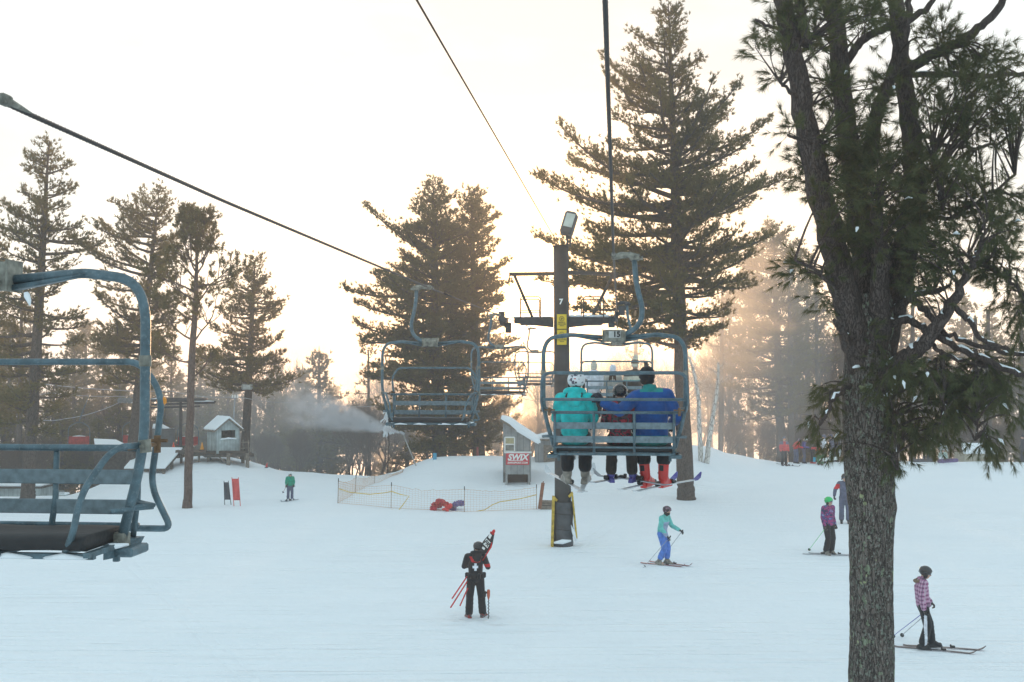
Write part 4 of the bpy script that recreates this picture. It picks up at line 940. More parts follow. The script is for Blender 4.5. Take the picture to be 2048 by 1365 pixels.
    # floodlight on top
    fl = M(); q = P(1138, 448, 35.8); rot = Matrix.Rotation(R(-18), 3, 'Z') @ Matrix.Rotation(R(14), 3, 'Y') @ Matrix.Rotation(R(-12), 3, 'X')
    fl.box(q, (.40, .36, .78), rot, bev=.06); fl.tube([Vector((q.x - .04, 36, zt)), Vector((q.x - .04, 36, q.z - .3))], .035, 8); fl.tube([Vector((q.x + .05, 36.04, zt)), Vector((q.x + .05, 36.04, q.z - .3))], .03, 8)
    fl.box((q.x, 35.95, q.z - .42), (.2, .14, .12)); fo = fl.build('floodlight', mat('lamp_housing', (.06, .06, .062), rough=.5), root, org=base)
    gl = M(); gq = q + (rot @ Vector((.03, -.187, .07))); gl.box(gq, (.30, .02, .46), rot, bev=.008); gl.build('lens', mat('lamp_glass', (.50, .52, .46), rough=.25, var=.1, scale=3), fo, org=base)
    # yellow notices and the painted number
    for y0, y1 in ((629, 658), (660, 690)):
        z1, z0 = P(0, y0, 35.7).z, P(0, y1, 35.7).z; x = P(1123.5, 640, 35.7).x
        sg = M(); sg.box((x, 35.70, (z0 + z1) / 2), (.31, .02, z1 - z0), bev=.006); so = sg.build('notice', YELLOW, root, org=base)
        lx = x - base.x; ly = 35.686 - base.y; lz = (z0 + z1) / 2 - base.z; ring = M(); a = np.linspace(0, 2 * np.pi, 21)
        ring.tube([(lx + .075 * math.cos(t), ly, lz + .09 + .075 * math.sin(t)) for t in a], .008, 5, caps=False)
        ring.bar((lx - .03, ly, lz + .05), (lx + .035, ly, lz + .12), .006, .022); ring.bar((lx - .03, ly, lz + .12), (lx + .0, ly, lz + .09), .006, .02)
        ring.build('symbol', BLACK, so)
        for k, (w, word) in enumerate((((.2), 'PREPARE TO'), (.2, 'UNLOAD HERE'), (.12, 'TIPS UP'))): text(word, .04, BLACK, 'lettering', so, (lx, ly - .002, lz - .03 - k * .055), depth=.002, bold=.002)
    text('7', .24, WHITE, 'number', root, (P(1122, 604, 35.7).x - base.x, -.262, P(1122, 604, 35.7).z - base.z), depth=.006, bold=.01)
    # collision padding round the foot
    pad = M(); zpt = P(0, 1000, 35.7).z; xb = base.x + .06
    pm_ = mat('pad_cover', (.055, .060, .066), rough=.7, var=.25, scale=4, bump=.5, bscale=6); yp = mat('pad_foam', (.50, .34, .05), rough=.85, var=.25, bump=.5)
    zs_ = np.linspace(base.z - .05, zpt - .1, 10); pad.tube([(xb, 36, z) for z in zs_], [.325 + .012 * math.sin(k * 2.1) for k in range(10)], 18); pad.build('padding', pm_, root, org=base, smooth=True)
    for s, xs0, xs1, ya, yb in ((-1, 1107, 1104, 993, 1096), (1, 1144, 1153, 985, 1076)):
        p = M(); a_ = P(xs0, ya, 35.9); b_ = P(xs1, yb, 35.9); p.bar(a_, b_, .08 if s < 0 else .05, .34, up=(0, 1, 0)); p.bar(a_ + Vector((s * .0, 0, -.02)), a_ + Vector((-s * .12, -.02, -.14)), .08, .3, up=(0, 1, 0)); p.build('padding_edge', yp, root, org=base)
    st = M()
    for z in (base.z + .55, base.z + 1.05): st.tube([(xb + .345 * math.cos(t), 36 + .345 * math.sin(t), z + .02 * math.sin(2 * t)) for t in np.linspace(0, 2 * np.pi, 25)], .012, 5)
    st.build('strap', BLACK, root, org=base)
    sb = M(); sb.tube([P(1108, 1086, 35.7), P(1125, 1084, 35.62), P(1142, 1082, 35.7)], [.03, .08, .03], 8); sb.tube([P(1142, 1050, 35.8), P(1147, 1065, 35.75), P(1152, 1082, 35.7)], [.01, .06, .03], 8); sb.build('snow', SNOW, root, org=base, smooth=True)
tower()
# signal wire to the tower top
w = M(); a = P(832, -2, 8.0); a2 = P(700, -330, 3.0); b = P(1110, 478, 36)
pp = [a + (b - a) * t + Vector((0, 0, -.0 * math.sin(t * math.pi))) for t in np.linspace(0, 1, 14)]
w.tube([a2] + pp, [.009] * 15, 6); o = w.build('signal_wire', mat('wire_black', (.015, .014, .014), rough=.9, spec=.1), smooth=True); tag(o, 'thin wire slanting from the top edge down to the tower top', 'wire')
# ------------------------------------------------------------------ people
def V3(*a): return Vector(a)
SKIN = mat('skin', (.50, .30, .22), rough=.55, var=.06)
HAIR = mat('brown_hair', (.055, .030, .016), rough=.7, var=.3, scale=60, bump=.5, bscale=200)
DARKHAIR = mat('dark_hair', (.02, .013, .01), rough=.7, var=.3, scale=60)
LENS = mat('goggle_lens', (.10, .11, .13), rough=.12, var=.1, spec=.8)
LENSO = mat('orange_lens', (.75, .28, .05), rough=.15, var=.1)

def melt(mm, name, mats, parent, vox=.014, smooth=4, colour=None):
    """fuses overlapping volumes into one continuous skin"""
    tmp = mm.build('tmp', [], None, smooth=True)
    md = tmp.modifiers.new('r', 'REMESH'); md.mode = 'VOXEL'; md.voxel_size = vox; md.use_smooth_shade = True
    sm = tmp.modifiers.new('s', 'SMOOTH'); sm.iterations = smooth; sm.factor = .5
    dg = bpy.context.evaluated_depsgraph_get(); me = bpy.data.meshes.new_from_object(tmp.evaluated_get(dg))
    old = tmp.data; bpy.data.objects.remove(tmp); bpy.data.meshes.remove(old)
    me.name = name; me.materials.clear()
    for m in (mats if isinstance(mats, (list, tuple)) else [mats]): me.materials.append(m)
    me.polygons.foreach_set('use_smooth', np.ones(len(me.polygons), dtype=bool))
    if colour is not None:
        c = np.empty(len(me.polygons) * 3); me.polygons.foreach_get('center', c); c = c.reshape(-1, 3)
        me.polygons.foreach_set('material_index', np.array([colour(*p) for p in c], dtype=np.int32))
    o = bpy.data.objects.new(name, me); COL.objects.link(o); o.parent = parent
    return o

def hand_shape(m, w, d, palm, s, curl=1.0, left=True):
    """palm, four unequal bent fingers and a thumb from the wrist w along d, palm facing `palm`"""
    d = d.normalized(); palm = (palm - d * palm.dot(d)).normalized(); side = d.cross(palm) * (1 if left else -1)
    for k in (-1, 1): m.cone(w + side * .018 * s * k, w + d * .085 * s + side * .024 * s * k, .021 * s, .019 * s, 8)
    for k, (L, o) in enumerate(((.068, .034), (.078, .012), (.072, -.011), (.056, -.033))):
        b = w + d * .088 * s + side * o * s
        a1 = .5 * curl; a2 = 1.5 * curl
        p1 = b + (d * math.cos(a1) + palm * math.sin(a1)) * L * .5 * s; p2 = p1 + (d * math.cos(a2) + palm * math.sin(a2)) * L * .5 * s
        m.cone(b, p1, .0118 * s, .011 * s, 7); m.cone(p1, p2, .011 * s, .0095 * s, 7)
    t0 = w + d * .03 * s + side * .034 * s; t1 = t0 + (d * .6 + side * .5 + palm * .5).normalized() * .045 * s; t2 = t1 + (d * .5 + palm * .9 - side * .1).normalized() * .035 * s
    m.cone(t0, t1, .0145 * s, .0125 * s, 7); m.cone(t1, t2, .0125 * s, .011 * s, 7)

STAND = dict(head=V3(0, .03, 1.625), neck=V3(0, 0, 1.47), chest=V3(0, 0, 1.30), waist=V3(0, 0, 1.06), pelvis=V3(0, 0, .93),
             shL=V3(-.185, 0, 1.42), elL=V3(-.25, -.02, 1.14), haL=V3(-.24, .12, .90), shR=V3(.185, 0, 1.42), elR=V3(.25, -.02, 1.14), haR=V3(.24, .12, .90),
             hipL=V3(-.095, 0, .92), knL=V3(-.115, .05, .50), anL=V3(-.12, 0, .10), hipR=V3(.095, 0, .92), knR=V3(.115, .05, .50), anR=V3(.12, 0, .10))
SIT = dict(head=V3(0, .05, .80), neck=V3(0, .02, .64), chest=V3(0, .0, .46), waist=V3(0, -.01, .22), pelvis=V3(0, 0, .10),
           shL=V3(-.185, 0, .585), elL=V3(-.25, .05, .33), haL=V3(-.15, .30, .24), shR=V3(.185, 0, .585), elR=V3(.25, .05, .33), haR=V3(.15, .30, .24),
           hipL=V3(-.095, .02, .09), knL=V3(-.12, .43, .06), anL=V3(-.12, .48, -.47), hipR=V3(.095, .02, .09), knR=V3(.12, .43, .06), anR=V3(.12, .48, -.47))

def person(label, loc, yaw, s=1.0, base=STAND, pose=None, jacket=None, trousers=None, boots=None, gloves=None, head='helmet', headm=None, goggles=True, lens=LENS, hair=None,
           jcol=None, tcol=None, look=0.0, nod=0.0, hood=False, puff=1.09, vox=.015, group=None, footdir=None, bootlogo=False, hem=.0, fluffy=None, hairlen=.25, collar=None, wide=1.0, handdir=None, cls='person', mouthcover=None, legcut=.84):
    root = thing('person', label, 'person', loc, yaw, group); root.scale = (s, s, s)
    J = {k: v.copy() for k, v in base.items()}
    if pose:
        for k, v in pose.items(): J[k] = V3(*v)
    H = J['head']; fwd = V3(math.sin(-look) * -1, math.cos(look), -math.sin(nod)).normalized() if True else None
    fwd = V3(-math.sin(look) * math.cos(nod), math.cos(look) * math.cos(nod), -math.sin(nod)); up = (V3(0, 0, 1) - fwd * fwd.z).normalized(); rt = fwd.cross(up)
    hm = Matrix((rt, fwd, up)).transposed()
    # continuous body
    b = M(); b.ell(H, (.076, .095, .115), 14, 10, rot=hm); b.ell(H + hm @ V3(0, .02, -.06), (.058, .075, .065), 12, 8, rot=hm); b.cone(H + hm @ V3(0, .088, .012), H + hm @ V3(0, .112, -.022), .010, .017, 8)
    b.ell(H + hm @ V3(0, .088, -.058), (.026, .012, .008), 8, 6, rot=hm)
    for k in (-1, 1): b.ell(H + hm @ V3(k * .078, -.005, -.01), (.012, .02, .03), 8, 6, rot=hm)
    b.cone(H + hm @ V3(0, -.02, -.08), J['neck'], .052, .058); b.cone(J['neck'], J['chest'], .07, .12); b.cone(J['chest'], J['waist'], .125, .11); b.cone(J['waist'], J['pelvis'], .11, .125)
    for q in 'LR':
        b.cone(J['neck'] * .7 + J['sh' + q] * .3, J['sh' + q], .06, .055); b.cone(J['sh' + q], J['el' + q], .05, .038); b.cone(J['el' + q], J['ha' + q], .037, .027)
        hd = (J['ha' + q] - J['el' + q]).normalized(); b.cone(J['ha' + q], J['ha' + q] + hd * .07, .026, .02)
        b.cone(J['hip' + q], J['kn' + q], .08, .055); b.cone(J['kn' + q], J['an' + q], .05, .035)
        ft = (V3(0, 1, -.12) if footdir is None else V3(*footdir[q])).normalized(); b.cone(J['an' + q], J['an' + q] + ft * .14 + V3(0, 0, -.05), .036, .03)
    body = melt(b, 'body', SKIN, root, vox)
    if head != 'faceless':
        for k in (-1, 1):
            e = M(); e.ell(H + hm @ V3(k * .032, .088, .012), (.012, .008, .008), 8, 6); e.build('eye', BLACK, root)
    if mouthcover is not None:
        mc = M(); mc.ell(H + hm @ V3(0, .03, -.062), (.068, .088, .062), 12, 8, rot=hm); mc.cone(H + hm @ V3(0, -.01, -.09), J['neck'], .066, .075); melt(mc, 'face_mask', mouthcover, root, vox)
    # jacket
    j = M(); p = puff; ch, wa, pe = J['chest'], J['waist'], J['pelvis']; up_t = (J['neck'] - wa).normalized(); across = (J['shR'] - J['shL']).normalized(); bk = across.cross(up_t)
    rotm = Matrix((across, up_t.cross(across) * 1.0, up_t)).transposed()
    nk = J['neck']; lo = wa * .25 + pe * .75 + (pe - wa).normalized() * hem
    for t in np.linspace(0, 1, 6):
        c = ch * (1 - t) + wa * t; j.ell(c, (.175 * p * wide * (1 - .08 * t), .128 * p, .12), 16, 10, rot=rotm)
    for t in np.linspace(0, 1, 5):
        c = wa * (1 - t) + lo * t; j.ell(c, (.162 * p * wide * (1 + .07 * t), .125 * p * (1 + .05 * t), .09), 16, 10, rot=rotm)
    j.ell(nk * .62 + ch * .38, (.155 * p * wide, .105 * p, .09), 14, 8, rot=rotm)
    j.cone(nk * .75 + ch * .25, nk + (nk - ch).normalized() * .02, .095, .072)
    rgj = random.Random(len(label) * 7 + int(abs(loc[0]) * 100))
    for q in 'LR':
        a_, e_, h_ = J['sh' + q], J['el' + q], J['ha' + q]
        j.cone(nk * .55 + a_ * .25 + ch * .2, a_, .085 * p, .078 * p); j.cone(a_, e_, .078 * p, .062 * p)
        w_ = e_ + (h_ - e_) * .93
        j.cone(e_, w_, .062 * p, .050 * p)
        for k in range(3):      # creases in the sleeve
            t = .25 + k * .27; c = e_ * (1 - t) + w_ * t; j.ell(c + V3(rgj.uniform(-.006, .006), rgj.uniform(-.006, .006), 0), (.064 * p - k * .004,) * 3, 10, 6)
            c = a_ * (1 - t) + e_ * t; j.ell(c + V3(rgj.uniform(-.008, .008), rgj.uniform(-.008, .008), 0), (.075 * p - k * .004,) * 3, 10, 6)
    if hood:
        hb = nk - up_t.cross(across) * -.0 + V3(0, -.085, -.03)
        hq = M(); hq.tube([nk + V3(.115 * math.cos(a), -.01 + .10 * math.sin(a), .035 - .03 * math.sin(a)) for a in np.linspace(-math.pi * 1.15, .15 * math.pi, 14)], .042, 10)
        hq.ell(hb + V3(0, -.030, -.01), (.120, .062, .095), 14, 8); hq.ell(hb + V3(0, -.055, -.085), (.085, .042, .05), 12, 8); melt(hq, 'hood', jacket[0] if isinstance(jacket, (list, tuple)) else jacket, root, vox, 1)
    jk = melt(j, 'jacket', jacket, root, vox, 3, jcol)
    if collar is not None:
        c = M(); c.tube([nk + V3(0, 0, -.03), nk + V3(0, .0, .05), nk + V3(0, .005, .075)], [.095, .088, .075], 14); c.build('collar', collar, jk, smooth=True)
    # trousers
    t_ = M(); t_.ell(pe + V3(0, 0, -.01), (.165 * wide, .13, .12), 14, 8)
    for q in 'LR':
        h_, k_, a_ = J['hip' + q], J['kn' + q], J['an' + q]; a2 = k_ + (a_ - k_) * legcut
        t_.cone(h_, k_, .112, .092); t_.cone(k_, a2, .088, .092)
        for u in (.2, .45, .7): c = k_ * (1 - u) + a2 * u; t_.ell(c + V3(rgj.uniform(-.008, .008), rgj.uniform(-.008, .008), 0), (.093 + .006 * (u > .5),) * 3, 10, 6)
    melt(t_, 'trousers', trousers, root, vox, 3, tcol)
    for q in 'LR':
        a_, k_ = J['an' + q], J['kn' + q]; sh = (k_ - a_).normalized(); ft = (V3(0, 1, 0) if footdir is None else V3(*footdir[q])).normalized(); ft = (ft - sh * ft.dot(sh) * .9).normalized()
        bo = M(); sole = a_ - sh * .045
        bo.cone(a_ + sh * .22, a_ + sh * .02, .070, .064); bo.cone(sole - ft * .055, sole + ft * .17, .048, .044); bo.cone(a_ + sh * .05, sole + ft * .12 + sh * .01, .058, .045)
        sd_ = sh.cross(ft).normalized(); rm = Matrix((sd_, ft, sh)).transposed()
        bo.box(sole + ft * .06 - sh * .035, (.088, .315, .035), rm); bo.ell(a_ + sh * .20, (.074, .078, .03), 12, 6, rot=rm)
        bt = melt(bo, 'boot', boots, root, max(vox * .8, .011), 2)
        bk_ = M()
        for u in (.04, .10, .16): bk_.box(a_ + sh * u + ft * .064, (.07, .012, .018), rm)
        bk_.box(a_ + sh * .08 + sd_ * .06, (.012, .05, .02), rm); bk_.box(a_ + sh * .15 - ft * .066, (.05, .012, .07), rm)
        bk_.build('buckle', BLACK if bootlogo else STEEL, bt)
        g = M(); hd = (J['ha' + q] - J['el' + q]).normalized(); pd = V3(0, .4, -1) if handdir is None else V3(*handdir.get(q, (0, .4, -1)))
        hand_shape(g, J['ha' + q] - hd * .01, hd if handdir is None or ('d' + q) not in handdir else V3(*handdir['d' + q]), pd, 1.22, 1.0 if base is SIT else 1.25, q == 'L'); g.cone(J['ha' + q] - hd * .07, J['ha' + q] + hd * .01, .047, .040)
        melt(g, 'glove', gloves or BLACK, root, min(vox, .0105), 1)
    # headgear
    hc = H + hm @ V3(0, -.005, .035)
    if head == 'helmet':
        n, m_ = 20, 14; th = np.linspace(0, np.pi, m_ + 1); ph = np.arange(n) / n * 2 * np.pi; vs = []
        for a in th:
            for c in ph:
                x, y, z = .118 * math.sin(a) * math.cos(c), .137 * math.sin(a) * math.sin(c), .120 * math.cos(a)
                front = max(0, math.sin(c)); zmin = -.085 + .11 * (front ** 1.5 if front > .3 else 0)
                if z < zmin: k = .93; x *= k; y *= k; z = zmin - .004
                vs.append(V3(x, y, z))
        vs = [tuple(hc + hm @ v) for v in vs]; i = np.arange(m_)[:, None] * n; jj = np.arange(n)[None, :]
        h = M(); h.add(vs, np.stack([i + jj, i + n + jj, i + n + (jj + 1) % n, i + (jj + 1) % n], -1).reshape(-1, 4)); ho = h.build('helmet', headm, root, smooth=True)
        ve = M()
        for x in (-.06, -.02, .02, .06):
            for y, z in ((-.10, .075), (.06, .098)): ve.ell(hc + hm @ V3(x, y - abs(x) * .1, z - abs(x) * .35), (.008, .014, .008), 8, 5, rot=hm)
        ve.ell(hc + hm @ V3(0, -.132, -.035), (.014, .01, .014), 8, 5, rot=hm); ve.build('vent', BLACK, ho)
        for k in (-1, 1):
            ea = M(); ea.ell(hc + hm @ V3(k * .095, .015, -.075), (.02, .05, .055), 10, 8, rot=hm); ea.build('ear_pad', BLACK, ho, smooth=True)
    elif head in ('beanie', 'pompom'):
        h = M(); h.ell(hc + hm @ V3(0, -.01, .035), (.098, .112, .105), 16, 10, rot=hm); h.ell(hc + hm @ V3(0, -.008, .0), (.104, .12, .035), 16, 8, rot=hm); h.ell(hc + hm @ V3(0, -.045, -.05), (.092, .078, .05), 14, 8, rot=hm)
        if head == 'pompom': h.ell(hc + hm @ V3(0, -.02, .15), (.04, .04, .04), 10, 8)
        if fluffy: h.ell(hc + hm @ V3(0.02, -.03, .16), (.075, .07, .065), 10, 8)
        def hcol(x, y, z, c=hc): return 1 if (isinstance(headm, (list, tuple)) and (z > c.z + .10 or z < c.z - .0)) else 0
        melt(h, 'hat', headm, root, .012, 2, hcol if isinstance(headm, (list, tuple)) else None)
    if goggles:
        g = M(); a = np.linspace(-1.25, 1.25, 11); vs = []
        for t in a:
            for z in (-.03, .032): vs.append(tuple(H + hm @ V3(.095 * math.sin(t), .118 * math.cos(t) - .002, .018 + z * (1 - .18 * abs(t)))))
            for z in (.032, -.03): vs.append(tuple(H + hm @ V3(.075 * math.sin(t), .095 * math.cos(t), .018 + z)))
        n = 4; fs = [(i * 4 + k, i * 4 + (k + 1) % 4, (i + 1) * 4 + (k + 1) % 4, (i + 1) * 4 + k) for i in range(10) for k in range(4)] + [(3, 2, 1, 0), (40, 41, 42, 43)]
        g.add(vs, fs); go = g.build('goggles', lens, root, smooth=False)
        st = M(); st.tube([H + hm @ V3(.122 * math.sin(t), .125 * math.cos(t) + .0, .030) for t in np.linspace(1.2, 5.08, 16)], .014, 6, flat=.4); st.build('strap', BLACK, go)
    if hair is not None:
        h = M(); h.cone(H + hm @ V3(0, -.05, -.08), H + hm @ V3(0, -.09, -.13), .06, .062)
        for x in (-.07, -.03, .02, .06): h.cone(H + hm @ V3(x, -.085, -.11), nk + V3(x * 1.5, -.14, -hairlen + abs(x) * .3), .032, .018)
        melt(h, 'hair', hair, root, .011, 1)
    return root

def ski(tail, tip, name='ski', label='', mt=None, base=None, w=.075, group=None, normal=(0, 0, 1), boot=.5, tipm=None):
    tail, tip = Vector(tail), Vector(tip); d = (tip - tail); L = d.length; d.normalize(); nrm_ = Vector(normal); sd_ = d.cross(nrm_).normalized(); n_ = sd_.cross(d)
    root = thing(name, label, 'ski', tail, group=group); m = M(); K = 22; top = []; 
    for i in range(K + 1):
        t = i / K; c = tail + d * L * t; rise = .09 * max(0, (t - .90) / .10) ** 1.7 + .012 * max(0, (.04 - t) / .04)
        c = c + n_ * (rise + .012 * math.sin(math.pi * t)); hw = w / 2 * (1.05 - .28 * math.sin(math.pi * min(1, t * 1.05))) * (1 if t < .95 else math.sqrt(max(.05, 1 - ((t - .95) / .052) ** 2)))
        top += [c - sd_ * hw + n_ * .006, c + sd_ * hw + n_ * .006, c + sd_ * hw - n_ * .006, c - sd_ * hw - n_ * .006]
    top = [tuple(v) for v in top]; fs = []; 
    m.v.append(np.array(top)); m.nv += len(top)
    q = np.array([(i * 4 + k, i * 4 + (k + 1) % 4, (i + 1) * 4 + (k + 1) % 4, (i + 1) * 4 + k) for i in range(K) for k in range(4)])
    mi = np.array([(1 if k == 2 else (2 if (i > K * .86) else 0)) for i in range(K) for k in range(4)], dtype=np.int32); m.f.append(q); m.m.append(mi); m.f.append(np.array([(0, 1, 2, 3), (K * 4 + 3, K * 4 + 2, K * 4 + 1, K * 4)])); m.m.append(np.zeros(2, dtype=np.int32))
    m.build('board', [mt, base or mt, tipm or mt], root, org=tail)
    rm = Matrix((sd_, d, n_)).transposed()
    for t, ln, hh in ((boot - .11, .13, .055), (boot + .10, .10, .035)):
        b = M(); c = tail + d * L * t + n_ * (.02 + hh / 2); b.box(c, (.062, ln, hh), rm, bev=.012)
        b.box(c + d * (ln * .35 if t < boot else -ln * .35) + n_ * .02, (.05, .03, .04), rm, bev=.008); b.build('binding', BLACK, root, org=tail)
    return root
def pole(hand, tipp, label, mt, group=None, ov=.10):
    hand, tipp = Vector(hand), Vector(tipp); d = (tipp - hand).normalized(); root = thing('ski_pole', label, 'ski pole', hand, group=group)
    m = M(); m.tube([hand, tipp], [.009, .006], 8); m.build('shaft', mt, root, org=hand)
    g = M(); g.tube([hand - d * .06, hand - d * .045, hand + d * .07], [.012, .019, .014], 8); g.tube(fillet([hand - d * .05, hand + V3(.03, .02, -.06), hand + V3(.02, .0, -.12), hand + d * .0], .03, 3), .004, 4); g.build('grip', BLACK, root, org=hand)
    b = M(); c = tipp - d * .06; b.tube([c - d * .006, c + d * .006], [.045, .042], 12); b.tube([tipp - d * .05, tipp], [.006, .002], 6); b.build('basket', BLACK, root, org=hand); return root

def pattern(name, cols, scale=12, kind='blotch'):
    m = bpy.data.materials.new(name); m.use_nodes = True; t = m.node_tree; b = t.nodes['Principled BSDF']; c = N(t, 'ShaderNodeTexCoord'); b.inputs['Roughness'].default_value = .85
    if kind == 'blotch':
        n = N(t, 'ShaderNodeTexNoise'); n.inputs['Scale'].default_value = scale; n.inputs['Detail'].default_value = 2; t.links.new(c.outputs['Object'], n.inputs[0])
        r = N(t, 'ShaderNodeValToRGB'); r.color_ramp.interpolation = 'CONSTANT' if len(cols) > 4 else 'LINEAR'; t.links.new(n.outputs[0], r.inputs[0]); e = r.color_ramp.elements
        for i, col in enumerate(cols):
            p = .32 + .36 * i / (len(cols) - 1)
            k = e[i] if i < 2 else e.new(p); k.position = p; k.color = col + (1,)
        t.links.new(r.outputs[0], b.inputs['Base Color'])
    else:  # plaid
        s = N(t, 'ShaderNodeSeparateXYZ'); t.links.new(c.outputs['Object'], s.inputs[0])
        def band(sock, per, lo, off=0.0):
            v = math_node(t, 'ADD', math_node(t, 'MULTIPLY', sock, 1 / per), off); v = math_node(t, 'FRACT', v); return math_node(t, 'LESS_THAN', v, lo)
        xy = math_node(t, 'ADD', s.outputs[0], math_node(t, 'MULTIPLY', s.outputs[1], .8))
        col = mix_col(t, band(s.outputs[2], .085, .42), cols[0], cols[1]); col = mix_col(t, math_node(t, 'MULTIPLY', band(xy, .075, .34), .6), col, cols[2])
        col = mix_col(t, math_node(t, 'MULTIPLY', band(s.outputs[2], .085, .16, .35), .8), col, cols[3]); col = mix_col(t, math_node(t, 'MULTIPLY', band(xy, .075, .14, .4), .7), col, cols[4]); t.links.new(col, b.inputs['Base Color'])
    return m

TEAL = cloth('teal', (.015, .50, .50)); BLUEJ = cloth('blue', (.010, .070, .26)); GREENT = cloth('green_teal', (.015, .21, .20)); BLK = cloth('black', (.013, .014, .017)); BRN = cloth('dark_brown', (.028, .022, .020))
NAVY = cloth('dark_navy', (.018, .022, .035)); REDF = cloth('red', (.55, .025, .030)); WHT = cloth('white', (.72, .74, .80)); BEIGE = cloth('beige', (.42, .40, .36)); CREAM = cloth('cream', (.62, .58, .48)); GREYB = cloth('brown_grey', (.075, .062, .055))
AQUA = cloth('aqua', (.14, .50, .46)); LILAC = cloth('lilac_grey', (.30, .36, .50)); SKYB = cloth('sky_blue', (.085, .20, .58)); PURP = cloth('purple', (.10, .08, .26)); EMER = cloth('emerald', (.01, .27, .17)); SLATE = cloth('slate', (.10, .11, .17)); GRN = cloth('green', (.05, .16, .06)); PINK = cloth('pink', (.62, .30, .55)); HIVIS = cloth('pale_yellow', (.75, .72, .40)); CYAN = cloth('cyan', (.02, .40, .60))
REDB = mat('red_boot', (.58, .022, .018), rough=.3, var=.08, spec=.6); BLUB = mat('violet_blue_boot', (.05, .045, .24), rough=.3, var=.12, spec=.6); GRYB = mat('grey_boot', (.22, .20, .17), rough=.4, var=.35, scale=12); BLKB = mat('black_boot', (.018, .018, .02), rough=.35)
WHEL = pattern('sticker_helmet', [(.10, .10, .14), (.72, .73, .76), (.74, .76, .78), (.72, .74, .76), (.74, .75, .77), (.5, .06, .06)], 15)
BHEL = mat('gloss_black_helmet', (.012, .012, .014), rough=.15, spec=.7); DHEL = pattern('dark_pink_helmet', [(.02, .02, .025), (.03, .03, .035), (.05, .03, .04), (.30, .18, .24), (.04, .04, .045)], 9)
GHEL = mat('green_helmet', (.02, .48, .13), rough=.3, var=.05); WWHEL = mat('white_helmet', (.70, .72, .74), rough=.3, var=.04)
SKIW = mat('white_ski', (.60, .63, .66), rough=.3, var=.1); SKIT = mat('tan_ski_base', (.50, .36, .24), rough=.35, var=.15); SKIG = mat('grey_ski', (.33, .36, .40), rough=.3, var=.2); SKIP = mat('violet_ski_tip', (.06, .05, .30), rough=.3); SKID = mat('dark_ski', (.06, .05, .06), rough=.3, var=.3); SKIR = mat('maroon_ski', (.25, .06, .08), rough=.3, var=.3); ALU = mat('aluminium_pole', (.35, .36, .38), rough=.35, metal=.6)

cy, sy_ = math.cos(YAW), math.sin(YAW)
def on_chair(c, x, y, z):
    return Vector((c.location.x + x * cy - y * sy_, c.location.y + x * sy_ + y * cy, c.location.z + z))
# --- nearest chair: teal jacket, small child, blue jacket with an arm round the child
ZS = -2.37
def teal_col(x, y, z): return 0
person('rider in bright teal hooded jacket and white stickered helmet, left on the chair numbered 15', on_chair(c1, -.50, -.02, ZS), YAW, .97, SIT, dict(head=(.02, .05, .80)), jacket=TEAL, trousers=BLK, boots=GRYB, headm=WHEL, goggles=False, hair=DARKHAIR, hairlen=.04, hood=True, gloves=BLK, vox=.011, hem=.09, puff=1.08, wide=1.02, legcut=.75, footdir=dict(L=(-.35, 1, .25), R=(.2, 1, .2)))
person('small child in black helmet and red patterned jacket, between two larger riders', on_chair(c1, .075, .02, ZS), YAW, .80, SIT, dict(knL=(-.13, .42, .06), knR=(.16, .42, .06), anL=(-.15, .46, -.56), anR=(.20, .46, -.56)), jacket=pattern('red_grey_print', [(.03, .02, .03), (.30, .02, .05), (.10, .08, .09), (.05, .03, .04), (.42, .02, .05), (.09, .07, .08)], 9), trousers=BRN, boots=BLUB, headm=BHEL, goggles=False, gloves=BLK, vox=.011, hem=.07, footdir=dict(L=(-.3, 1, 0), R=(.55, 1, .05)))
def blue_col(x, y, z): return 1 if z < .105 or (z > .625 and y < .06 and abs(x) < .14) else 0
person('rider in royal blue jacket and dark beanie, one arm stretched round the child', on_chair(c1, .47, -.0, ZS), YAW, 1.05, SIT, dict(head=(-.05, .06, .77), neck=(-.02, .02, .635), shL=(-.19, -.02, .56), elL=(-.38, -.20, .40), haL=(-.585, -.14, .50), elR=(.31, .02, .32), haR=(.26, .26, .24),
    knL=(-.11, .42, .05), anL=(-.06, .46, -.47), knR=(.17, .42, .05), anR=(.155, .44, -.47)), jacket=[BLUEJ, GREENT], jcol=blue_col, trousers=BLK, boots=REDB, bootlogo=True, head='beanie', headm=BLK, goggles=False, gloves=NAVY, vox=.011, hem=.10, puff=1.14, wide=1.08, legcut=.52, footdir=dict(L=(.5, 1, -.25), R=(.45, 1, -.05)), mouthcover=BLK, collar=GREENT, handdir=dict(L=(.1, .5, -1), dL=(-.6, .1, .8)))
def bootski(c, x, y, z, ang, pitch, L, back, **k):
    p = on_chair(c, x, y, z); a = YAW + ang; d = Vector((-math.sin(a) * math.cos(pitch), math.cos(a) * math.cos(pitch), math.sin(pitch)))
    n_ = Vector((0, 0, 1)); n_ = (n_ - d * n_.z).normalized(); return ski(p - d * L * back, p + d * L * (1 - back), normal=n_, boot=back + .04, **k)
g3 = 'skis hanging below the chair numbered 15'
bootski(c1, -.62, .54, ZS - .56, .42, .10, 1.45, .42, label='pale ski with tan base under the left boot of the teal jacketed rider', mt=SKIW, base=SKIT, group=g3)
bootski(c1, -.375, .54, ZS - .55, -.10, .12, 1.45, .42, label='pale ski with tan base under the right boot of the teal jacketed rider', mt=SKIW, base=SKIT, group=g3)
bootski(c1, -.05, .45, ZS - .51, -.50, -.02, 1.2, .42, label='grey ski under the left violet boot of the child', mt=SKIG, base=SKIW, group=g3)
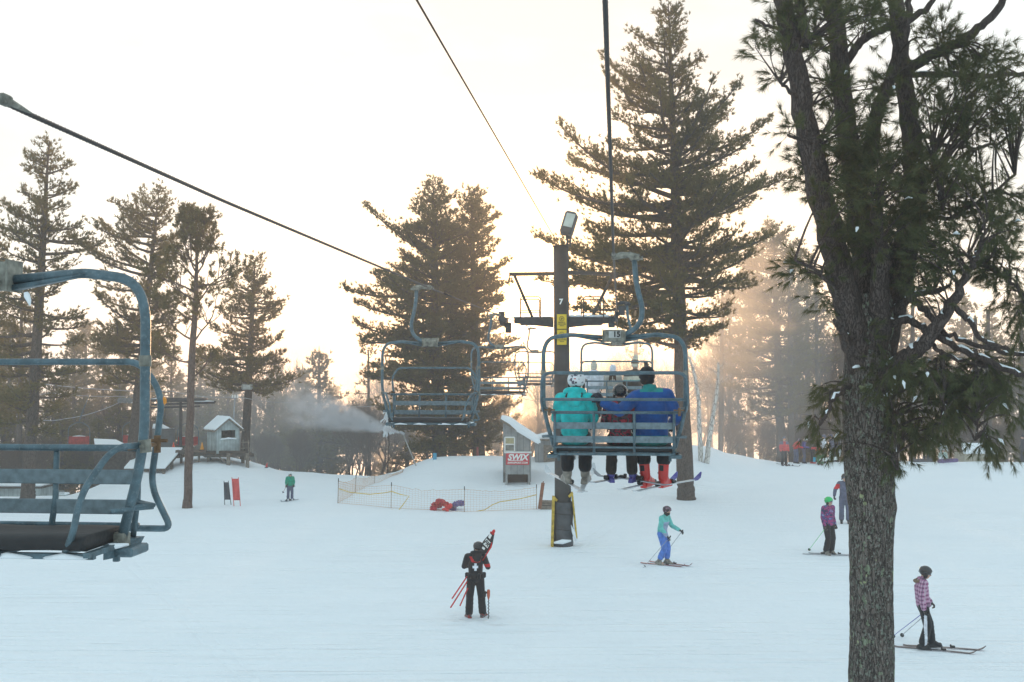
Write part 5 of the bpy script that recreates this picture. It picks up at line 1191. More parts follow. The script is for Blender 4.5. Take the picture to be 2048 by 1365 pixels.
bootski(c1, .245, .45, ZS - .51, .95, .05, 1.2, .45, label='dark grey ski crossing behind under the right violet boot of the child', mt=SKIG, base=SKIG, group=g3)
bootski(c1, .40, .50, ZS - .57, -.55, .02, 1.5, .42, label='pale ski under the left red boot of the blue jacketed rider', mt=SKIW, base=SKIG, tipm=SKIP, group=g3)
bootski(c1, .64, .48, ZS - .58, -.62, .03, 1.6, .42, label='pale ski with curled violet tip under the right red boot of the blue jacketed rider', mt=SKIW, base=SKIG, tipm=SKIP, group=g3)
# --- far chair
person('far rider in white jacket and tall pale beanie, left of three', on_chair(c2, -.58, 0, ZS), YAW, .93, SIT, {}, jacket=WHT, trousers=BLK, boots=BLKB, head='pompom', headm=CREAM, goggles=False, hair=HAIR, hairlen=.05, hood=True, vox=.018, hem=.08)
person('far rider in beige jacket with long brown hair and white hat, middle of three', on_chair(c2, -.10, 0, ZS), YAW, .86, SIT, {}, jacket=BEIGE, trousers=BLK, boots=BLKB, head='beanie', headm=WHT, goggles=False, hair=HAIR, hairlen=.20, vox=.018, hem=.08, puff=1.05)
def strp(x, y, z): return 1 if .43 < z < .52 else (2 if .39 < z <= .43 else 0)
person('far rider in brown jacket with pale shoulder bands and fluffy hat, right of three', on_chair(c2, .46, 0, ZS), YAW, 1.02, SIT, dict(haR=(.28, .12, .74), elR=(.30, .1, .45)), jacket=[GREYB, CREAM, AQUA], jcol=strp, trousers=BLK, boots=BLKB, head='beanie', headm=[RUST, CREAM], fluffy=True, goggles=False, vox=.018, hem=.08, puff=1.08)
for k, (x, a) in enumerate(((-.7, .1), (-.48, -.05), (-.2, .1), (.0, -.1), (.34, 0), (.58, -.2))):
    bootski(c2, x, .50, ZS - .54, a, .03, 1.4, .42, label='ski hanging below the far chair, hidden behind the nearer riders', mt=SKID, group='skis hanging below the far chair')

def stand(px, py, hpx, yaw, label, **k):
    """feet at (px, py), hpx tall in the photograph"""
    p = G(px, py); s = hpx / F * p.y / 1.76; k.setdefault('s', s); return person(label, p, yaw, **k), p, k['s']
def local(p, yaw, s, v): c, n = math.cos(yaw), math.sin(yaw); return Vector((p.x + s * (v[0] * c - v[1] * n), p.y + s * (v[0] * n + v[1] * c), p.z + s * v[2]))
# --- ski patroller in the foreground
def pat_col(x, y, z):
    if y < -.02 and 1.30 < z < 1.43 and abs(x) < .155 - (1.43 - z) * .5: return 1
    if y < 0 and ((abs(x + .012) < .026 and abs(z - 1.195) < .085) or (abs(x + .012) < .068 and abs(z - 1.20) < .030)): return 2
    if x > .16 and 1.16 < z < 1.24: return 1
    return 0
ya = R(6)
o, p0, s0 = stand(951, 1239, 150, ya, 'ski patroller in black with a white cross on a red yoke, holding a rolled banner', pose=dict(head=(.07, .08, 1.60), neck=(.03, .03, 1.47), elL=(-.26, .10, 1.18), haL=(.02, .34, 1.22), elR=(.30, .12, 1.15), haR=(.22, .33, 1.33), anL=(-.15, 0, .10), anR=(.17, .04, .10), knL=(-.13, .04, .5), knR=(.14, .06, .5)),
    jacket=[BLK, REDF, WHT], jcol=pat_col, trousers=BLK, legcut=.92, boots=pattern('patrol_boot', [(.02, .02, .02), (.35, .03, .03), (.03, .03, .03), (.30, .30, .30)], 14), headm=BHEL, look=R(-50), nod=R(20), hood=True, vox=.0115, hem=.06, puff=1.05, lens=mat('red_goggle', (.35, .02, .02), rough=.3), footdir=dict(L=(-.25, 1, 0), R=(.45, 1, 0)), handdir=dict(L=(.3, .3, 1), R=(-.6, .5, -.2)))
belt = M(); bc = local(p0, ya, s0, (0, 0, 1.0)); 
belt.tube([local(p0, ya, s0, (.180 * math.cos(t), .145 * math.sin(t), 1.015 + .006 * math.sin(3 * t))) for t in np.linspace(0, 2 * np.pi, 25)], .022, 6)
for t, w_ in ((-2.4, .05), (-.7, .045), (-1.2, .04), (3.0, .05), (0.1, .05)): belt.box(local(p0, ya, s0, (.20 * math.cos(t), .165 * math.sin(t), .985)), (.09, .07, .13), Matrix.Rotation(t, 3, 'Z'), bev=.02)
bo = belt.build('hip_pack', BLK, o); bo.matrix_parent_inverse = Matrix.LocRotScale(p0, Quaternion((0, 0, 1), ya), Vector((s0,) * 3)).inverted()
# rolled banner in the hands, thin poles leaning behind the legs, drill standing in the snow
a, b = P(964, 1110, p0.y + .02), P(987, 1064, p0.y + .10)
rb = thing('rolled_banner', 'rolled black, white and red banner carried upright over the right forearm', 'banner', a)
m = M(); L_ = b - a; q = [a + L_ * t for t in np.linspace(0, 1, 14)]; m.tube(q, [.02, .03, .045, .055, .064, .068, .068, .064, .058, .050, .042, .034, .028, .012], 14, flat=1.8)
bm = M(); bmt = M()
def ban_mat():
    m_ = mat('banner_print', (.02, .02, .022), rough=.7, var=.1); return m_
m.build('cloth', ban_mat(), rb, org=a, smooth=True)
dirL = L_.normalized(); rx = dirL.cross(Vector((0, 1, 0))).normalized()
m = M(); m.tube([a - dirL * .1 - rx * .07 + V3(0, -.05, 0), a + L_ * .45 - rx * .10 + V3(0, -.06, 0), a + L_ * .62 - rx * .07 + V3(0, -.05, 0)], [.02, .032, .014], 8, flat=.6); m.tube([b - dirL * .07, b + dirL * .03, b + dirL * .055], [.045, .036, .016], 8); m.tube([b + rx * .03 - dirL * .1, b + rx * .05 - dirL * .02], .022, 6); m.build('red_edge', REDF, rb, org=a, smooth=True)
ang = math.atan2(L_.x, L_.z); cen = a + L_ * .50 + rx * .03
wp = M()
for (u, v, w_, h_) in ((.50, .02, .13, .19), (.80, .03, .06, .12), (.27, .04, .07, .06)):
    c = a + L_ * u + rx * v + V3(0, -.078, 0); rm = Matrix.Rotation(ang, 3, 'Y'); e1, e2 = rm @ V3(1, 0, 0), rm @ V3(0, 0, 1)
    wp.add([tuple(c + e1 * x * w_ / 2 + e2 * z * h_ / 2 + V3(0, y, 0)) for y in (-.006, .012) for x, z in ((-1, -.6), (1, -1), (1, .6), (-1, 1))], [(0, 1, 2, 3), (7, 6, 5, 4), (0, 4, 5, 1), (1, 5, 6, 2), (2, 6, 7, 3), (3, 7, 4, 0)])
wp.build('white_print', WHITE, rb, org=a)
text('FR', .13, BLACK, 'lettering', rb, (a + L_ * .5 + rx * .02 + V3(0, -.090, 0)) - a, rot=(R(90), ang + R(25), 0), depth=.002, bold=.004)
for k, (x0, y0, x1, y1) in enumerate(((931, 1158, 904, 1198), (934, 1164, 901, 1216), (936, 1176, 920, 1212))):
    t0, t1 = P(x0, y0, p0.y - .05), P(x1, y1, p0.y - .30 - k * .05); r_ = M(); dd = t1 - t0; r_.tube([t0 - dd * .25, t1], .016, 8); ob = r_.build('gate_pole', REDF, smooth=False, org=t0); ob.location = t0
    tag(ob, ['red slalom pole slanting from the patroller, outermost of three', 'longest red slalom pole slanting from the patroller, middle of three', 'red slalom pole slanting from the patroller, nearest the leg'][k], 'pole', 'red poles held under the arm')
dp = P(977, 1236, p0.y - .1); dz = gzf(dp.x, dp.y); dp.z = dz
dr = thing('cordless_drill', 'cordless drill with a long auger bit standing in the snow beside the patroller', 'drill', dp)
m = M(); zt = [dp + V3(.012 * math.cos(t), .012 * math.sin(t), -.02 + t * .0118) for t in np.arange(0, 38, .5)]; m.tube(zt, .010, 5); m.tube([dp, dp + V3(0, 0, .45)], .006, 6); m.build('auger_bit', STEEL, dr, org=dp)
m = M(); m.tube([dp + V3(0, 0, .43), dp + V3(0, 0, .47), dp + V3(0, 0, .52), dp + V3(0, 0, .62), dp + V3(0, 0, .66)], [.012, .024, .036, .038, .03], 10); m.build('motor_body', mat('drill_orange', (.45, .09, .04), rough=.5), dr, org=dp, smooth=True)
m = M(); m.bar(dp + V3(0, 0, .60), dp + V3(-.08, 0, .585), .035, .04); m.box(dp + V3(-.085, 0, .56), (.06, .075, .13), bev=.012); m.build('battery', BLACK, dr, org=dp)
fp = M(); rgf = np.random.default_rng(3)

# --- skier in aqua jacket
ya = R(-128)
def aq(x, y, z): return 1 if (y > -.03 and abs(x) < .15 and z < 1.28) or z < .98 else 0
o, p1, s1 = stand(1325, 1130, 117, ya, 'skier in aqua and lilac jacket with sky blue trousers and dark helmet', pose=dict(head=(0, .16, 1.60), neck=(0, .10, 1.45), chest=(0, .06, 1.29), shL=(-.18, .08, 1.40), shR=(.18, .08, 1.40), elL=(-.27, .16, 1.14), haL=(-.30, .42, 1.02), elR=(.26, .10, 1.12), haR=(.20, .28, .88), knL=(-.12, .12, .50), knR=(.12, .14, .5), anL=(-.15, .06, .10), anR=(.15, -.04, .10)),
    jacket=[AQUA, LILAC], jcol=aq, trousers=SKYB, boots=GRYB, headm=DHEL, goggles=False, mouthcover=BLK, vox=.0125, hem=.04, nod=R(12), legcut=.68)
gs = 'skis of the skiers standing on the slope'
for nm, sx, ax in (('nearer', .15, -.04), ('farther', -.15, .06)):
    f_ = local(p1, ya, s1, (sx, ax + .05, .02)); dv = Vector((-math.sin(ya + .12 * (1 if sx > 0 else -1)), math.cos(ya + .12), 0)).normalized(); t_ = f_ - dv * .62; e_ = f_ + dv * .78
    if True: t_.z = gzf(t_.x, t_.y) + .012; e_.z = gzf(e_.x, e_.y) + .012
    ski(t_, e_, label=nm + ' slim ski of the skier in the aqua jacket', mt=SKIR, base=SKID, group=gs)
pg = 'ski poles of the skiers on the slope'
pole(local(p1, ya, s1, (-.31, .50, 1.0)), P(1330, 1112, p1.y - .1) * 0 + G(1324, 1118), 'thin pole in the forward hand of the skier in aqua', ALU, pg)
pole(local(p1, ya, s1, (.20, .36, .86)), G(1287, 1137), 'thin pole in the near hand of the skier in aqua, trailing back', ALU, pg)
# --- child with green helmet
ya = R(-148)
o, p2, s2 = stand(1657, 1112, 115, ya, 'skier with bright green helmet and magenta tie dyed jacket', pose=dict(elL=(-.24, -.04, 1.16), haL=(-.27, .02, .90), elR=(.24, 0, 1.14), haR=(.26, .10, .90), knL=(-.10, .09, .5), knR=(.10, .09, .5), head=(0, .03, 1.61)),
    jacket=pattern('tie_dye', [(.03, .03, .09), (.32, .04, .16), (.07, .05, .17), (.22, .24, .40), (.30, .05, .15)], 7), trousers=BLK, boots=GRYB, headm=[GHEL, WHITE][0], vox=.0125, look=R(10), hem=.03)
for nm, sx, dy in (('nearer', .13, 0), ('farther', -.12, 0)):
    f_ = local(p2, ya, s2, (sx, .05, .02)); a_ = R(-105) + (.06 if sx > 0 else -.05); dv = Vector((-math.sin(a_), math.cos(a_), 0)); t_ = f_ - dv * .72; e_ = f_ + dv * .82; t_.z = gzf(t_.x, t_.y) + .012; e_.z = gzf(e_.x, e_.y) + .012
    ski(t_, e_, label=nm + ' long ski of the skier with the green helmet', mt=SKIG, base=SKIR, group=gs)
pole(local(p2, ya, s2, (.27, .15, .86)), G(1617, 1104), 'lime and pink pole of the skier with the green helmet', mat('lime_pole', (.15, .62, .22), rough=.4), pg)
# --- patroller half hidden by the near trunk
ya = R(165)
def p2c(x, y, z): return 1 if abs(x) > .17 and 1.22 < z < 1.40 else 0
stand(1690, 1048, 98, ya, 'patroller in dark clothes with red sleeve, half hidden behind the near trunk', pose=dict(elR=(.33, .0, 1.18), haR=(.36, .08, .98), elL=(-.27, 0, 1.15)), jacket=[SLATE, REDF], jcol=p2c, trousers=SLATE, boots=BLKB, headm=BHEL, vox=.016)
# --- plaid jacket
ya = R(-98)
def strip(x, y, z): return 1 if (x > .12 and z < .80 and abs(y - .02 - (.92 - z) * .0) < .030) else 0
o, p3, s3 = stand(1846, 1303, 163, ya, 'skier in pink plaid jacket with fur hood trim and black helmet', pose=dict(head=(0, .07, 1.61), neck=(0, .0, 1.46), chest=(0, -.02, 1.30), elL=(-.24, .02, 1.15), haL=(-.23, .22, .95), elR=(.24, -.08, 1.14), haR=(.25, -.02, .88), knL=(-.10, .16, .52), knR=(.10, .08, .50), anL=(-.11, .20, .10), anR=(.12, -.04, .10), waist=(0, .0, 1.06), pelvis=(0, .02, .93)),
    jacket=pattern('pink_plaid', [(.40, .13, .27), (.50, .30, .42), (.10, .08, .12), (.04, .03, .07), (.55, .45, .52)], 1, 'plaid'), puff=1.16, trousers=[BLK, WHT], tcol=strip, boots=BLKB, headm=BHEL, vox=.0115, hem=.02, look=R(-12), nod=R(14))
m = M(); nk = local(p3, ya, s3, (0, -.03, 1.475)); m.tube([local(p3, ya, s3, (.10 * math.cos(t), -.05 + .10 * math.sin(t), 1.455 + .02 * math.sin(t))) for t in np.linspace(0, 2 * np.pi, 21)], [.034 + .006 * math.sin(k * 2.4) for k in range(21)], 8)
fo = m.build('fur_trim', mat('fur', (.22, .15, .10), rough=1, var=.3, scale=60, bump=1, bscale=90), o, smooth=True); fo.matrix_parent_inverse = Matrix.LocRotScale(p3, Quaternion((0, 0, 1), ya), Vector((s3,) * 3)).inverted()
for nm, sx, ay in (('nearer', .12, -.02), ('farther', -.11, .22)):
    f_ = local(p3, ya, s3, (sx, ay + .05, .02)); a_ = R(-112) if sx > 0 else R(-104); dv = Vector((-math.sin(a_), math.cos(a_), 0)); t_ = f_ - dv * .62; e_ = f_ + dv * .98; t_.z = gzf(t_.x, t_.y) + .012; e_.z = gzf(e_.x, e_.y) + .012
    ski(t_, e_, label=nm + ' dark ski of the skier in the pink plaid jacket', mt=SKID, base=SKIR, group=gs)
pole(local(p3, ya, s3, (.25, .02, .86)), G(1784, 1278), 'blue pole of the skier in the pink plaid jacket, partly behind the trunk', mat('blue_pole', (.10, .12, .42), rough=.4), pg)
pole(local(p3, ya, s3, (.23, .06, .82)), G(1802, 1279) + V3(0, 0, .02), 'grey pole of the skier in the pink plaid jacket', ALU, pg)
# --- small skier in green on the left
ya = R(-160)
o, p4, s4 = stand(580, 1003, 57, ya, 'small skier in emerald jacket and white helmet on the left slope', pose=dict(haL=(-.18, .22, .98), haR=(.25, .16, .98), head=(0, .05, 1.62)), jacket=EMER, trousers=SLATE, boots=WWHEL, headm=WWHEL, hair=DARKHAIR, vox=.02)
pole(local(p4, ya, s4, (.22, .24, 1.0)), P(565, 987, p4.y - .5), 'pole held level by the small skier in emerald, basket to the left', SKIR, pg)
for nm, sx in (('left', -.12), ('right', .12)):
    f_ = local(p4, ya, s4, (sx, .05, .02)); dv = Vector((-math.sin(R(-200)), math.cos(R(-200)), 0)); t_ = f_ - dv * .5; e_ = f_ + dv * .6; t_.z = gzf(t_.x, t_.y) + .012; e_.z = gzf(e_.x, e_.y) + .012
    ski(t_, e_, label=nm + ' pale ski of the small skier in emerald', mt=SKIG, base=SKIG, group=gs)
# --- the group on the crest at the right
far = dict(vox=.022)
def gpos(px, d): return GD(px, d)
def fp_(px, d, h, yaw, label, **k): return person(label, gpos(px, d), yaw, s=h / 1.76, vox=.022, **k)
def red1(x, y, z): return 1 if z > 1.32 and abs(x) > .08 else 0
fp_(1567, 66.8, 1.75, R(185), 'skier in red jacket with grey shoulders and orange goggles, foremost of the crest group', jacket=[REDF, SLATE], jcol=red1, trousers=BLK, boots=BLKB, head='beanie', headm=SLATE, lens=LENSO, gloves=BLK)
for nm, sx in (('left', -.14), ('right', .16)):
    f_ = gpos(1567, 66.8) + V3(sx, 0, .02); e_ = f_ + V3(.45 + sx, -.75, 0); t_ = f_ + V3(-.2, .5, 0); t_.z = gzf(t_.x, t_.y) + .02; e_.z = gzf(e_.x, e_.y) + .02
    ski(t_, e_, label=nm + ' ski of the red jacketed skier on the crest', mt=SKID, base=SKID, group=gs)
fp_(1590, 69.0, 1.65, R(-70), 'person in plain red jacket bending behind the skier with orange goggles', pose=dict(head=(0, .25, 1.52), neck=(0, .16, 1.40), chest=(0, .10, 1.27), shL=(-.18, .14, 1.34), shR=(.18, .14, 1.34), haL=(-.2, .45, 1.05), haR=(.2, .45, 1.05)), jacket=REDF, trousers=SLATE, boots=BLKB, headm=DHEL)
fp_(1606, 69.3, 1.62, R(-100), 'person in purple jacket and pale helmet on the crest', pose=dict(head=(0, .16, 1.58), neck=(0, .1, 1.44), haL=(-.18, .35, 1.08), haR=(.18, .35, 1.08)), jacket=PURP, trousers=SLATE, boots=BLKB, headm=WWHEL)
fp_(1624, 69.0, 1.6, R(-60), 'person bending over with a red jacket round the waist on the crest', pose=dict(head=(0, .45, 1.45), neck=(0, .34, 1.36), chest=(0, .22, 1.22), waist=(0, .08, 1.05), shL=(-.18, .3, 1.28), shR=(.18, .3, 1.28), elL=(-.2, .4, 1.05), haL=(-.16, .52, .85), elR=(.2, .4, 1.05), haR=(.16, .52, .85)), jacket=[BLK, REDF], jcol=lambda x, y, z: 1 if z < 1.14 else 0, trousers=[BLK, CYAN], tcol=lambda x, y, z: 1 if z < .45 and x > 0 else 0, boots=REDB, headm=DHEL)
fp_(1647, 69.0, 1.78, R(80), 'person in white jacket raising a hand to the face on the crest', pose=dict(elL=(-.28, .12, 1.30), haL=(-.10, .24, 1.52), haR=(.2, .25, 1.0)), jacket=WHT, trousers=BLK, boots=BLKB, head='beanie', headm=SLATE, goggles=False)
fp_(1661, 69.6, 1.72, R(100), 'person in slate coat just left of the near trunk on the crest', jacket=SLATE, trousers=SLATE, boots=BLKB, head='beanie', headm=SLATE, goggles=False, hem=.15)
fp_(1672, 69.8, 1.66, R(120), 'person in dark violet coat touching the near trunk on the crest', jacket=NAVY, trousers=NAVY, boots=BLKB, head='beanie', headm=NAVY, goggles=False, hem=.15)
sitp = dict(head=(0, .12, .80), knL=(-.12, .35, .32), knR=(.12, .35, .32), anL=(-.12, .6, .06), anR=(.12, .6, .06))
person('person in dull green sitting on the snow behind the lime snowboard', gpos(1640, 68.2), R(160), s=.9, base=SIT, pose=sitp, jacket=GRN, trousers=GRN, boots=BLKB, headm=DHEL, vox=.022)
fp_(1850, 70.5, 1.70, R(170), 'person in dusky coat with pink bobble hat right of the near trunk', jacket=cloth('dusky', (.16, .14, .20)), trousers=SLATE, boots=BLKB, head='pompom', headm=PINK, goggles=False)
person('person in pale mint jacket sitting on the crest beside a long purple board', gpos(1884, 69.5), R(150), s=.95, base=SIT, pose=sitp, jacket=cloth('mint', (.40, .52, .48)), trousers=WHT, boots=BLKB, headm=WWHEL, vox=.022)
fp_(2044, 70.0, 1.72, R(90), 'person in dark navy clothes at the right frame edge', jacket=NAVY, trousers=NAVY, boots=BLKB, head='beanie', headm=NAVY, goggles=False)

# snowboards on the crest
def board(pa, pb, d, w, label, mt, tilt, extra=None):
    a, b = GD(pa[0], d), GD(pb[0], d); a.z = P(0, pa[1], d).z; b.z = P(0, pb[1], d).z; L = (b - a).length; x = (b - a).normalized(); up = V3(0, tilt, 1).normalized()
    root = thing('snowboard', label, 'snowboard', a); m = M(); n_ = x.cross(up).normalized(); K = 12; outl = []
    for i in range(-K, K + 1): t = i / K * math.pi / 2; outl.append((L - w * .5 + w * .5 * math.cos(t), w * .5 * math.sin(t)))
    for i in range(-K, K + 1): t = i / K * math.pi / 2; outl.append((w * .5 - w * .5 * math.cos(t), -w * .5 * math.sin(t)))
    f1 = [a + x * u + up * v for u, v in outl]; f2 = [q + n_ * .03 for q in f1]; n = len(f1); m.add([tuple(v) for v in f1 + f2], [tuple(range(n)), tuple(range(n, 2 * n))[::-1]] + [(i, i + n, (i + 1) % n + n, (i + 1) % n) for i in range(n)])
    m.build('deck', mt, root, org=a)
    e = M()
    for (u, wd, ll, sk) in (extra or []):
        c = a + x * (L * u) - n_ * .004; e.add([tuple(c + x * (-wd / 2 - sk) - up * ll), tuple(c + x * (wd / 2 - sk) - up * ll), tuple(c + x * (wd / 2 + sk) + up * ll), tuple(c + x * (-wd / 2 + sk) + up * ll)] + [tuple(c + n_ * .01 + x * k) for k in (-.02, .02)], [(0, 1, 2, 3)])
    if extra: e.build('print', mat('lime_print', (.22, .70, .05), rough=.4), root, org=a)
board((1637, 921), (1674, 917), 67.2, .20, 'white snowboard with lime graphics lying left of the near trunk', mat('board_white', (.66, .70, .68), rough=.3), .4, [(.62, .30, .06, .05), (.40, .08, .05, .03)])
board((1824, 922), (1870, 921), 68.0, .22, 'black and lime striped snowboard on the crest right of the near trunk', mat('board_dark', (.05, .05, .06), rough=.3, var=.3), .3, [(.10, .12, .09, .05), (.38, .08, .09, -.05), (.62, .08, .09, .05), (.88, .12, .09, .05)])
board((1872, 923), (1914, 921), 68.3, .24, 'long plain purple board lying before the seated figure in mint', mat('board_purple', (.11, .07, .20), rough=.4), .2)
# ------------------------------------------------------------------ huts, platforms, fences and small things
def planks(name, col, pitch=.16, axis='xy', var=.15):
    m = mat(name, col, rough=.85, var=var, scale=3, bump=.3, bscale=30); t = m.node_tree; b = t.nodes['Principled BSDF']; src = b.inputs['Base Color'].links[0].from_socket
    c = N(t, 'ShaderNodeTexCoord'); s = N(t, 'ShaderNodeSeparateXYZ'); t.links.new(c.outputs['Object'], s.inputs[0])
    xy = math_node(t, 'ADD', s.outputs[0], s.outputs[1]) if axis == 'xy' else s.outputs[2]
    v = math_node(t, 'LESS_THAN', math_node(t, 'FRACT', math_node(t, 'MULTIPLY', xy, 1 / pitch)), .07)
    t.links.new(mix_col(t, math_node(t, 'MULTIPLY', v, .55), src, (.03, .03, .03)), b.inputs['Base Color']); return m
GREYP = planks('grey_planks', (.27, .28, .28), .30); PALEP = planks('pale_hut_planks', (.36, .41, .41), .22); DARKW = mat('dark_timber', (.085, .07, .058), rough=.9, var=.25, bump=.4); TIMB = mat('weathered_timber', (.20, .17, .14), rough=.9, var=.25, bump=.4)
GLASS = mat('dull_window_glass', (.20, .20, .17), rough=.15, var=.25, scale=4, spec=.8); CURT = mat('yellowed_blind', (.45, .40, .24), rough=.8)
REDS = mat('red_banner_vinyl', (.55, .035, .055), rough=.5, var=.06)

def swix_hut():
    d = 54.0; x0, x1 = P(1006, 900, d).x, P(1062, 900, d).x; zb = P(0, 966, d).z; base = Vector(((x0 + x1) / 2, d, zb - .3))
    root = thing('start_hut', 'narrow grey plank hut with slanting snowy roof and red sponsor sign', 'hut', base)
    zl, zr = P(0, 846, d).z, P(0, 884, d).z; D = 3.2; w = M()
    def wall(pts, th, nrm):
        a = [Vector(p) for p in pts]; n = Vector(nrm) * th; w.add([tuple(v) for v in a + [q - n for q in a]], [tuple(range(len(a))), tuple(range(len(a), 2 * len(a)))[::-1]] + [(i, i + len(a), (i + 1) % len(a) + len(a), (i + 1) % len(a)) for i in range(len(a))])
    # front (with window opening), sides
    wx0, wx1, wz0, wz1 = P(1010, 0, d).x, P(1029, 0, d).x, P(0, 903, d).z, P(0, 875, d).z
    zt = lambda x: zl + (zr - zl) * (x - x0) / (x1 - x0 + .35)
    zs = P(0, 945, d).z
    for (xa, xb, za, zb1, zb2) in ((x0, wx0, zs, zt(x0), zt(wx0)), (wx1, x1, zs, zt(wx1), zt(x1)), (wx0, wx1, zs, wz0, wz0), (wx0, wx1, wz1, zt(wx0), zt(wx1))):
        wall([(xa, d, za), (xb, d, za), (xb, d, zb2), (xa, d, zb1)], .08, (0, -1, 0))
    wall([(x0, d + .08, zb - .3), (x0, d + D, zb - .3), (x0, d + D, zl), (x0, d + .08, zl)], .08, (-1, 0, 0)); wall([(x1, d + .08, zb - .3), (x1, d + D, zb - .3), (x1, d + D, zt(x1)), (x1, d + .08, zt(x1))], .08, (1, 0, 0)); wall([(x0, d + D, zb - .3), (x1, d + D, zb - .3), (x1, d + D, zt(x1)), (x0, d + D, zl)], .08, (0, 1, 0))
    w.build('wall', GREYP, root, org=base)
    wf = M(); 
    for a, b in (((wx0, wz0), (wx1, wz0)), ((wx0, wz1), (wx1, wz1)), ((wx0, wz0), (wx0, wz1)), ((wx1, wz0), (wx1, wz1)), ((wx0, (wz0 + wz1) / 2), (wx1, (wz0 + wz1) / 2))): wf.bar((a[0], d - .01, a[1]), (b[0], d - .01, b[1]), .06, .06, up=(0, 1, 0))
    wo_ = wf.build('window', WHITE, root, org=base); g = M(); g.box(((wx0 + wx1) / 2, d + .03, wz0 + (wz1 - wz0) * .25), (wx1 - wx0, .01, (wz1 - wz0) * .5), mi=0); g.box(((wx0 + wx1) / 2, d + .035, wz0 + (wz1 - wz0) * .75), (wx1 - wx0, .01, (wz1 - wz0) * .5), mi=1); g.build('pane', [GLASS, CURT], wo_, org=base)
    # projecting box that carries the sign, open below
    bx0, bx1, z0, z1, z2 = P(1011, 0, d).x, P(1060, 0, d).x, zb - .2, P(0, 947, d).z, P(0, 905, d).z; pb = M()
    pb.box(((bx0 + bx1) / 2, d - .32, (z1 + z2) / 2), (bx1 - bx0, .55, z2 - z1)); 
    for x in (bx0 + .05, bx1 - .05): pb.box((x, d - .32, (z0 + z1) / 2 - .003), (.1, .54, z1 - z0))
    pb.box(((bx0 + bx1) / 2, d - .32, z2 + .025), (bx1 - bx0 + .12, .62, .05), mi=1); pb.build('lower_box', [GREYP, WHITE], root, org=base)
    dk = M(); dk.box(((bx0 + bx1) / 2, d + .0, (z0 + z1) / 2), (bx1 - bx0 - .24, .05, z1 - z0 - .02)); dk.build('opening_shade', mat('hatch_shadow', (.05, .042, .036), rough=.9), root, org=base)  # dark panel standing in for the shade inside the open box
    # roof slab and snow
    rf = M(); o = .14
    def slab(m, dz, th, inset, mi=0):
        a, b = x0 - o + inset, x1 + .42 - inset; za, zb_ = zl + dz + (zl - zr) * .1, zr + dz - (zl - zr) * .12; ya_, yb_ = d - .25 + inset, d + D + .2 - inset
        vs = [(a, ya_, za), (b, ya_, zb_), (b, yb_, zb_), (a, yb_, za)]; m.add(vs + [(x, y, z + th) for x, y, z in vs], [(3, 2, 1, 0), (4, 5, 6, 7), (0, 1, 5, 4), (1, 2, 6, 5), (2, 3, 7, 6), (3, 0, 4, 7)], mi)
    slab(rf, 0.0, .12, 0); rf.build('roof', TIMB, root, org=base)
    sn = M(); K = 10
    for k in range(K): 
        y = d - .2 + k * (D + .3) / (K - 1); sn.tube([(x0 - .12, y, zl + .22), (x0 + .3, y, zl + .20 - .12), ((x0 + x1) / 2 + .1, y, (zl + zr) / 2 + .13 + .02 * math.sin(k)), (x1 + .3, y, zr + .06), (x1 + .45, y, zr - .06)], [.05, .09, .10 + .02 * math.sin(k * 2.3), .10, .07], 10, flat=1.5)
    so = melt(sn, 'snow', SNOW, root, .06, 4); so.data.transform(Matrix.Translation(-base))
    # sign
    z0, z1, xa, xb = P(0, 930, d - .62).z, P(0, 907, d - .62).z, P(1012, 0, d - .62).x, P(1058, 0, d - .62).x
    s = M(); s.box(((xa + xb) / 2, d - .615, (z0 + z1) / 2), (xb - xa, .03, z1 - z0), bev=.006); sg = s.build('sign', REDS, root, org=base)
    text('SWIX', .40, WHITE, 'lettering', sg, ((xa + xb) / 2 - base.x, -.64, (z0 + z1) / 2 + .075 - base.z), sx=.98, shear=.25, bold=.016)
    text('SWIXSPORT.COM', .125, WHITE, 'lettering', sg, ((xa + xb) / 2 - base.x, -.64, z0 + .095 - base.z), sx=.98, shear=.15, bold=.004)
    u = M(); u.bar((xa + .12, d - .64, (z0 + z1) / 2 - .065), (xb - .30, d - .64, (z0 + z1) / 2 - .065), .004, .03); u.build('underline', WHITE, sg, org=base)
    # low shed attached behind to the right
    b2 = Vector((P(1098, 0, 60).x, 60, gzf(P(1098, 0, 60).x, 60) - .2)); r2 = thing('storage_shed', 'low grey shed with flat snowy roof, right behind the narrow plank hut', 'shed', b2); m = M()
    zt2 = P(0, 882, 60).z; x2, x3 = P(1070, 0, 60).x, P(1150, 0, 60).x; m.box(((x2 + x3) / 2, 61.2, (zt2 + b2.z) / 2), (x3 - x2, 2.4, zt2 - b2.z)); m.build('wall', GREYP, r2, org=b2)
    m = M(); m.box(((x2 + x3) / 2, 61.2, zt2 + .05), (x3 - x2 + .3, 2.8, .1)); m.build('roof', TIMB, r2, org=b2); m = M()
    for y in np.linspace(60.1, 62.3, 6): m.tube([(x2 - .05, y, zt2 + .12), ((x2 * 2 + x3) / 3, y, zt2 + .17), ((x2 + x3 * 2) / 3, y, zt2 + .19), (x3 + .05, y, zt2 + .12)], [.06, .17, .17, .06], 8, flat=1.2)
    so = melt(m, 'snow', SNOW, r2, .06, 3); so.data.transform(Matrix.Translation(-b2))
    dr = M(); dr.box(((x2 + x3) / 2 - .3, 59.98, (zt2 + b2.z) / 2 - .1), (.7, .03, (zt2 - b2.z) * .8)); dr.build('door', TIMB, r2, org=b2)
swix_hut()

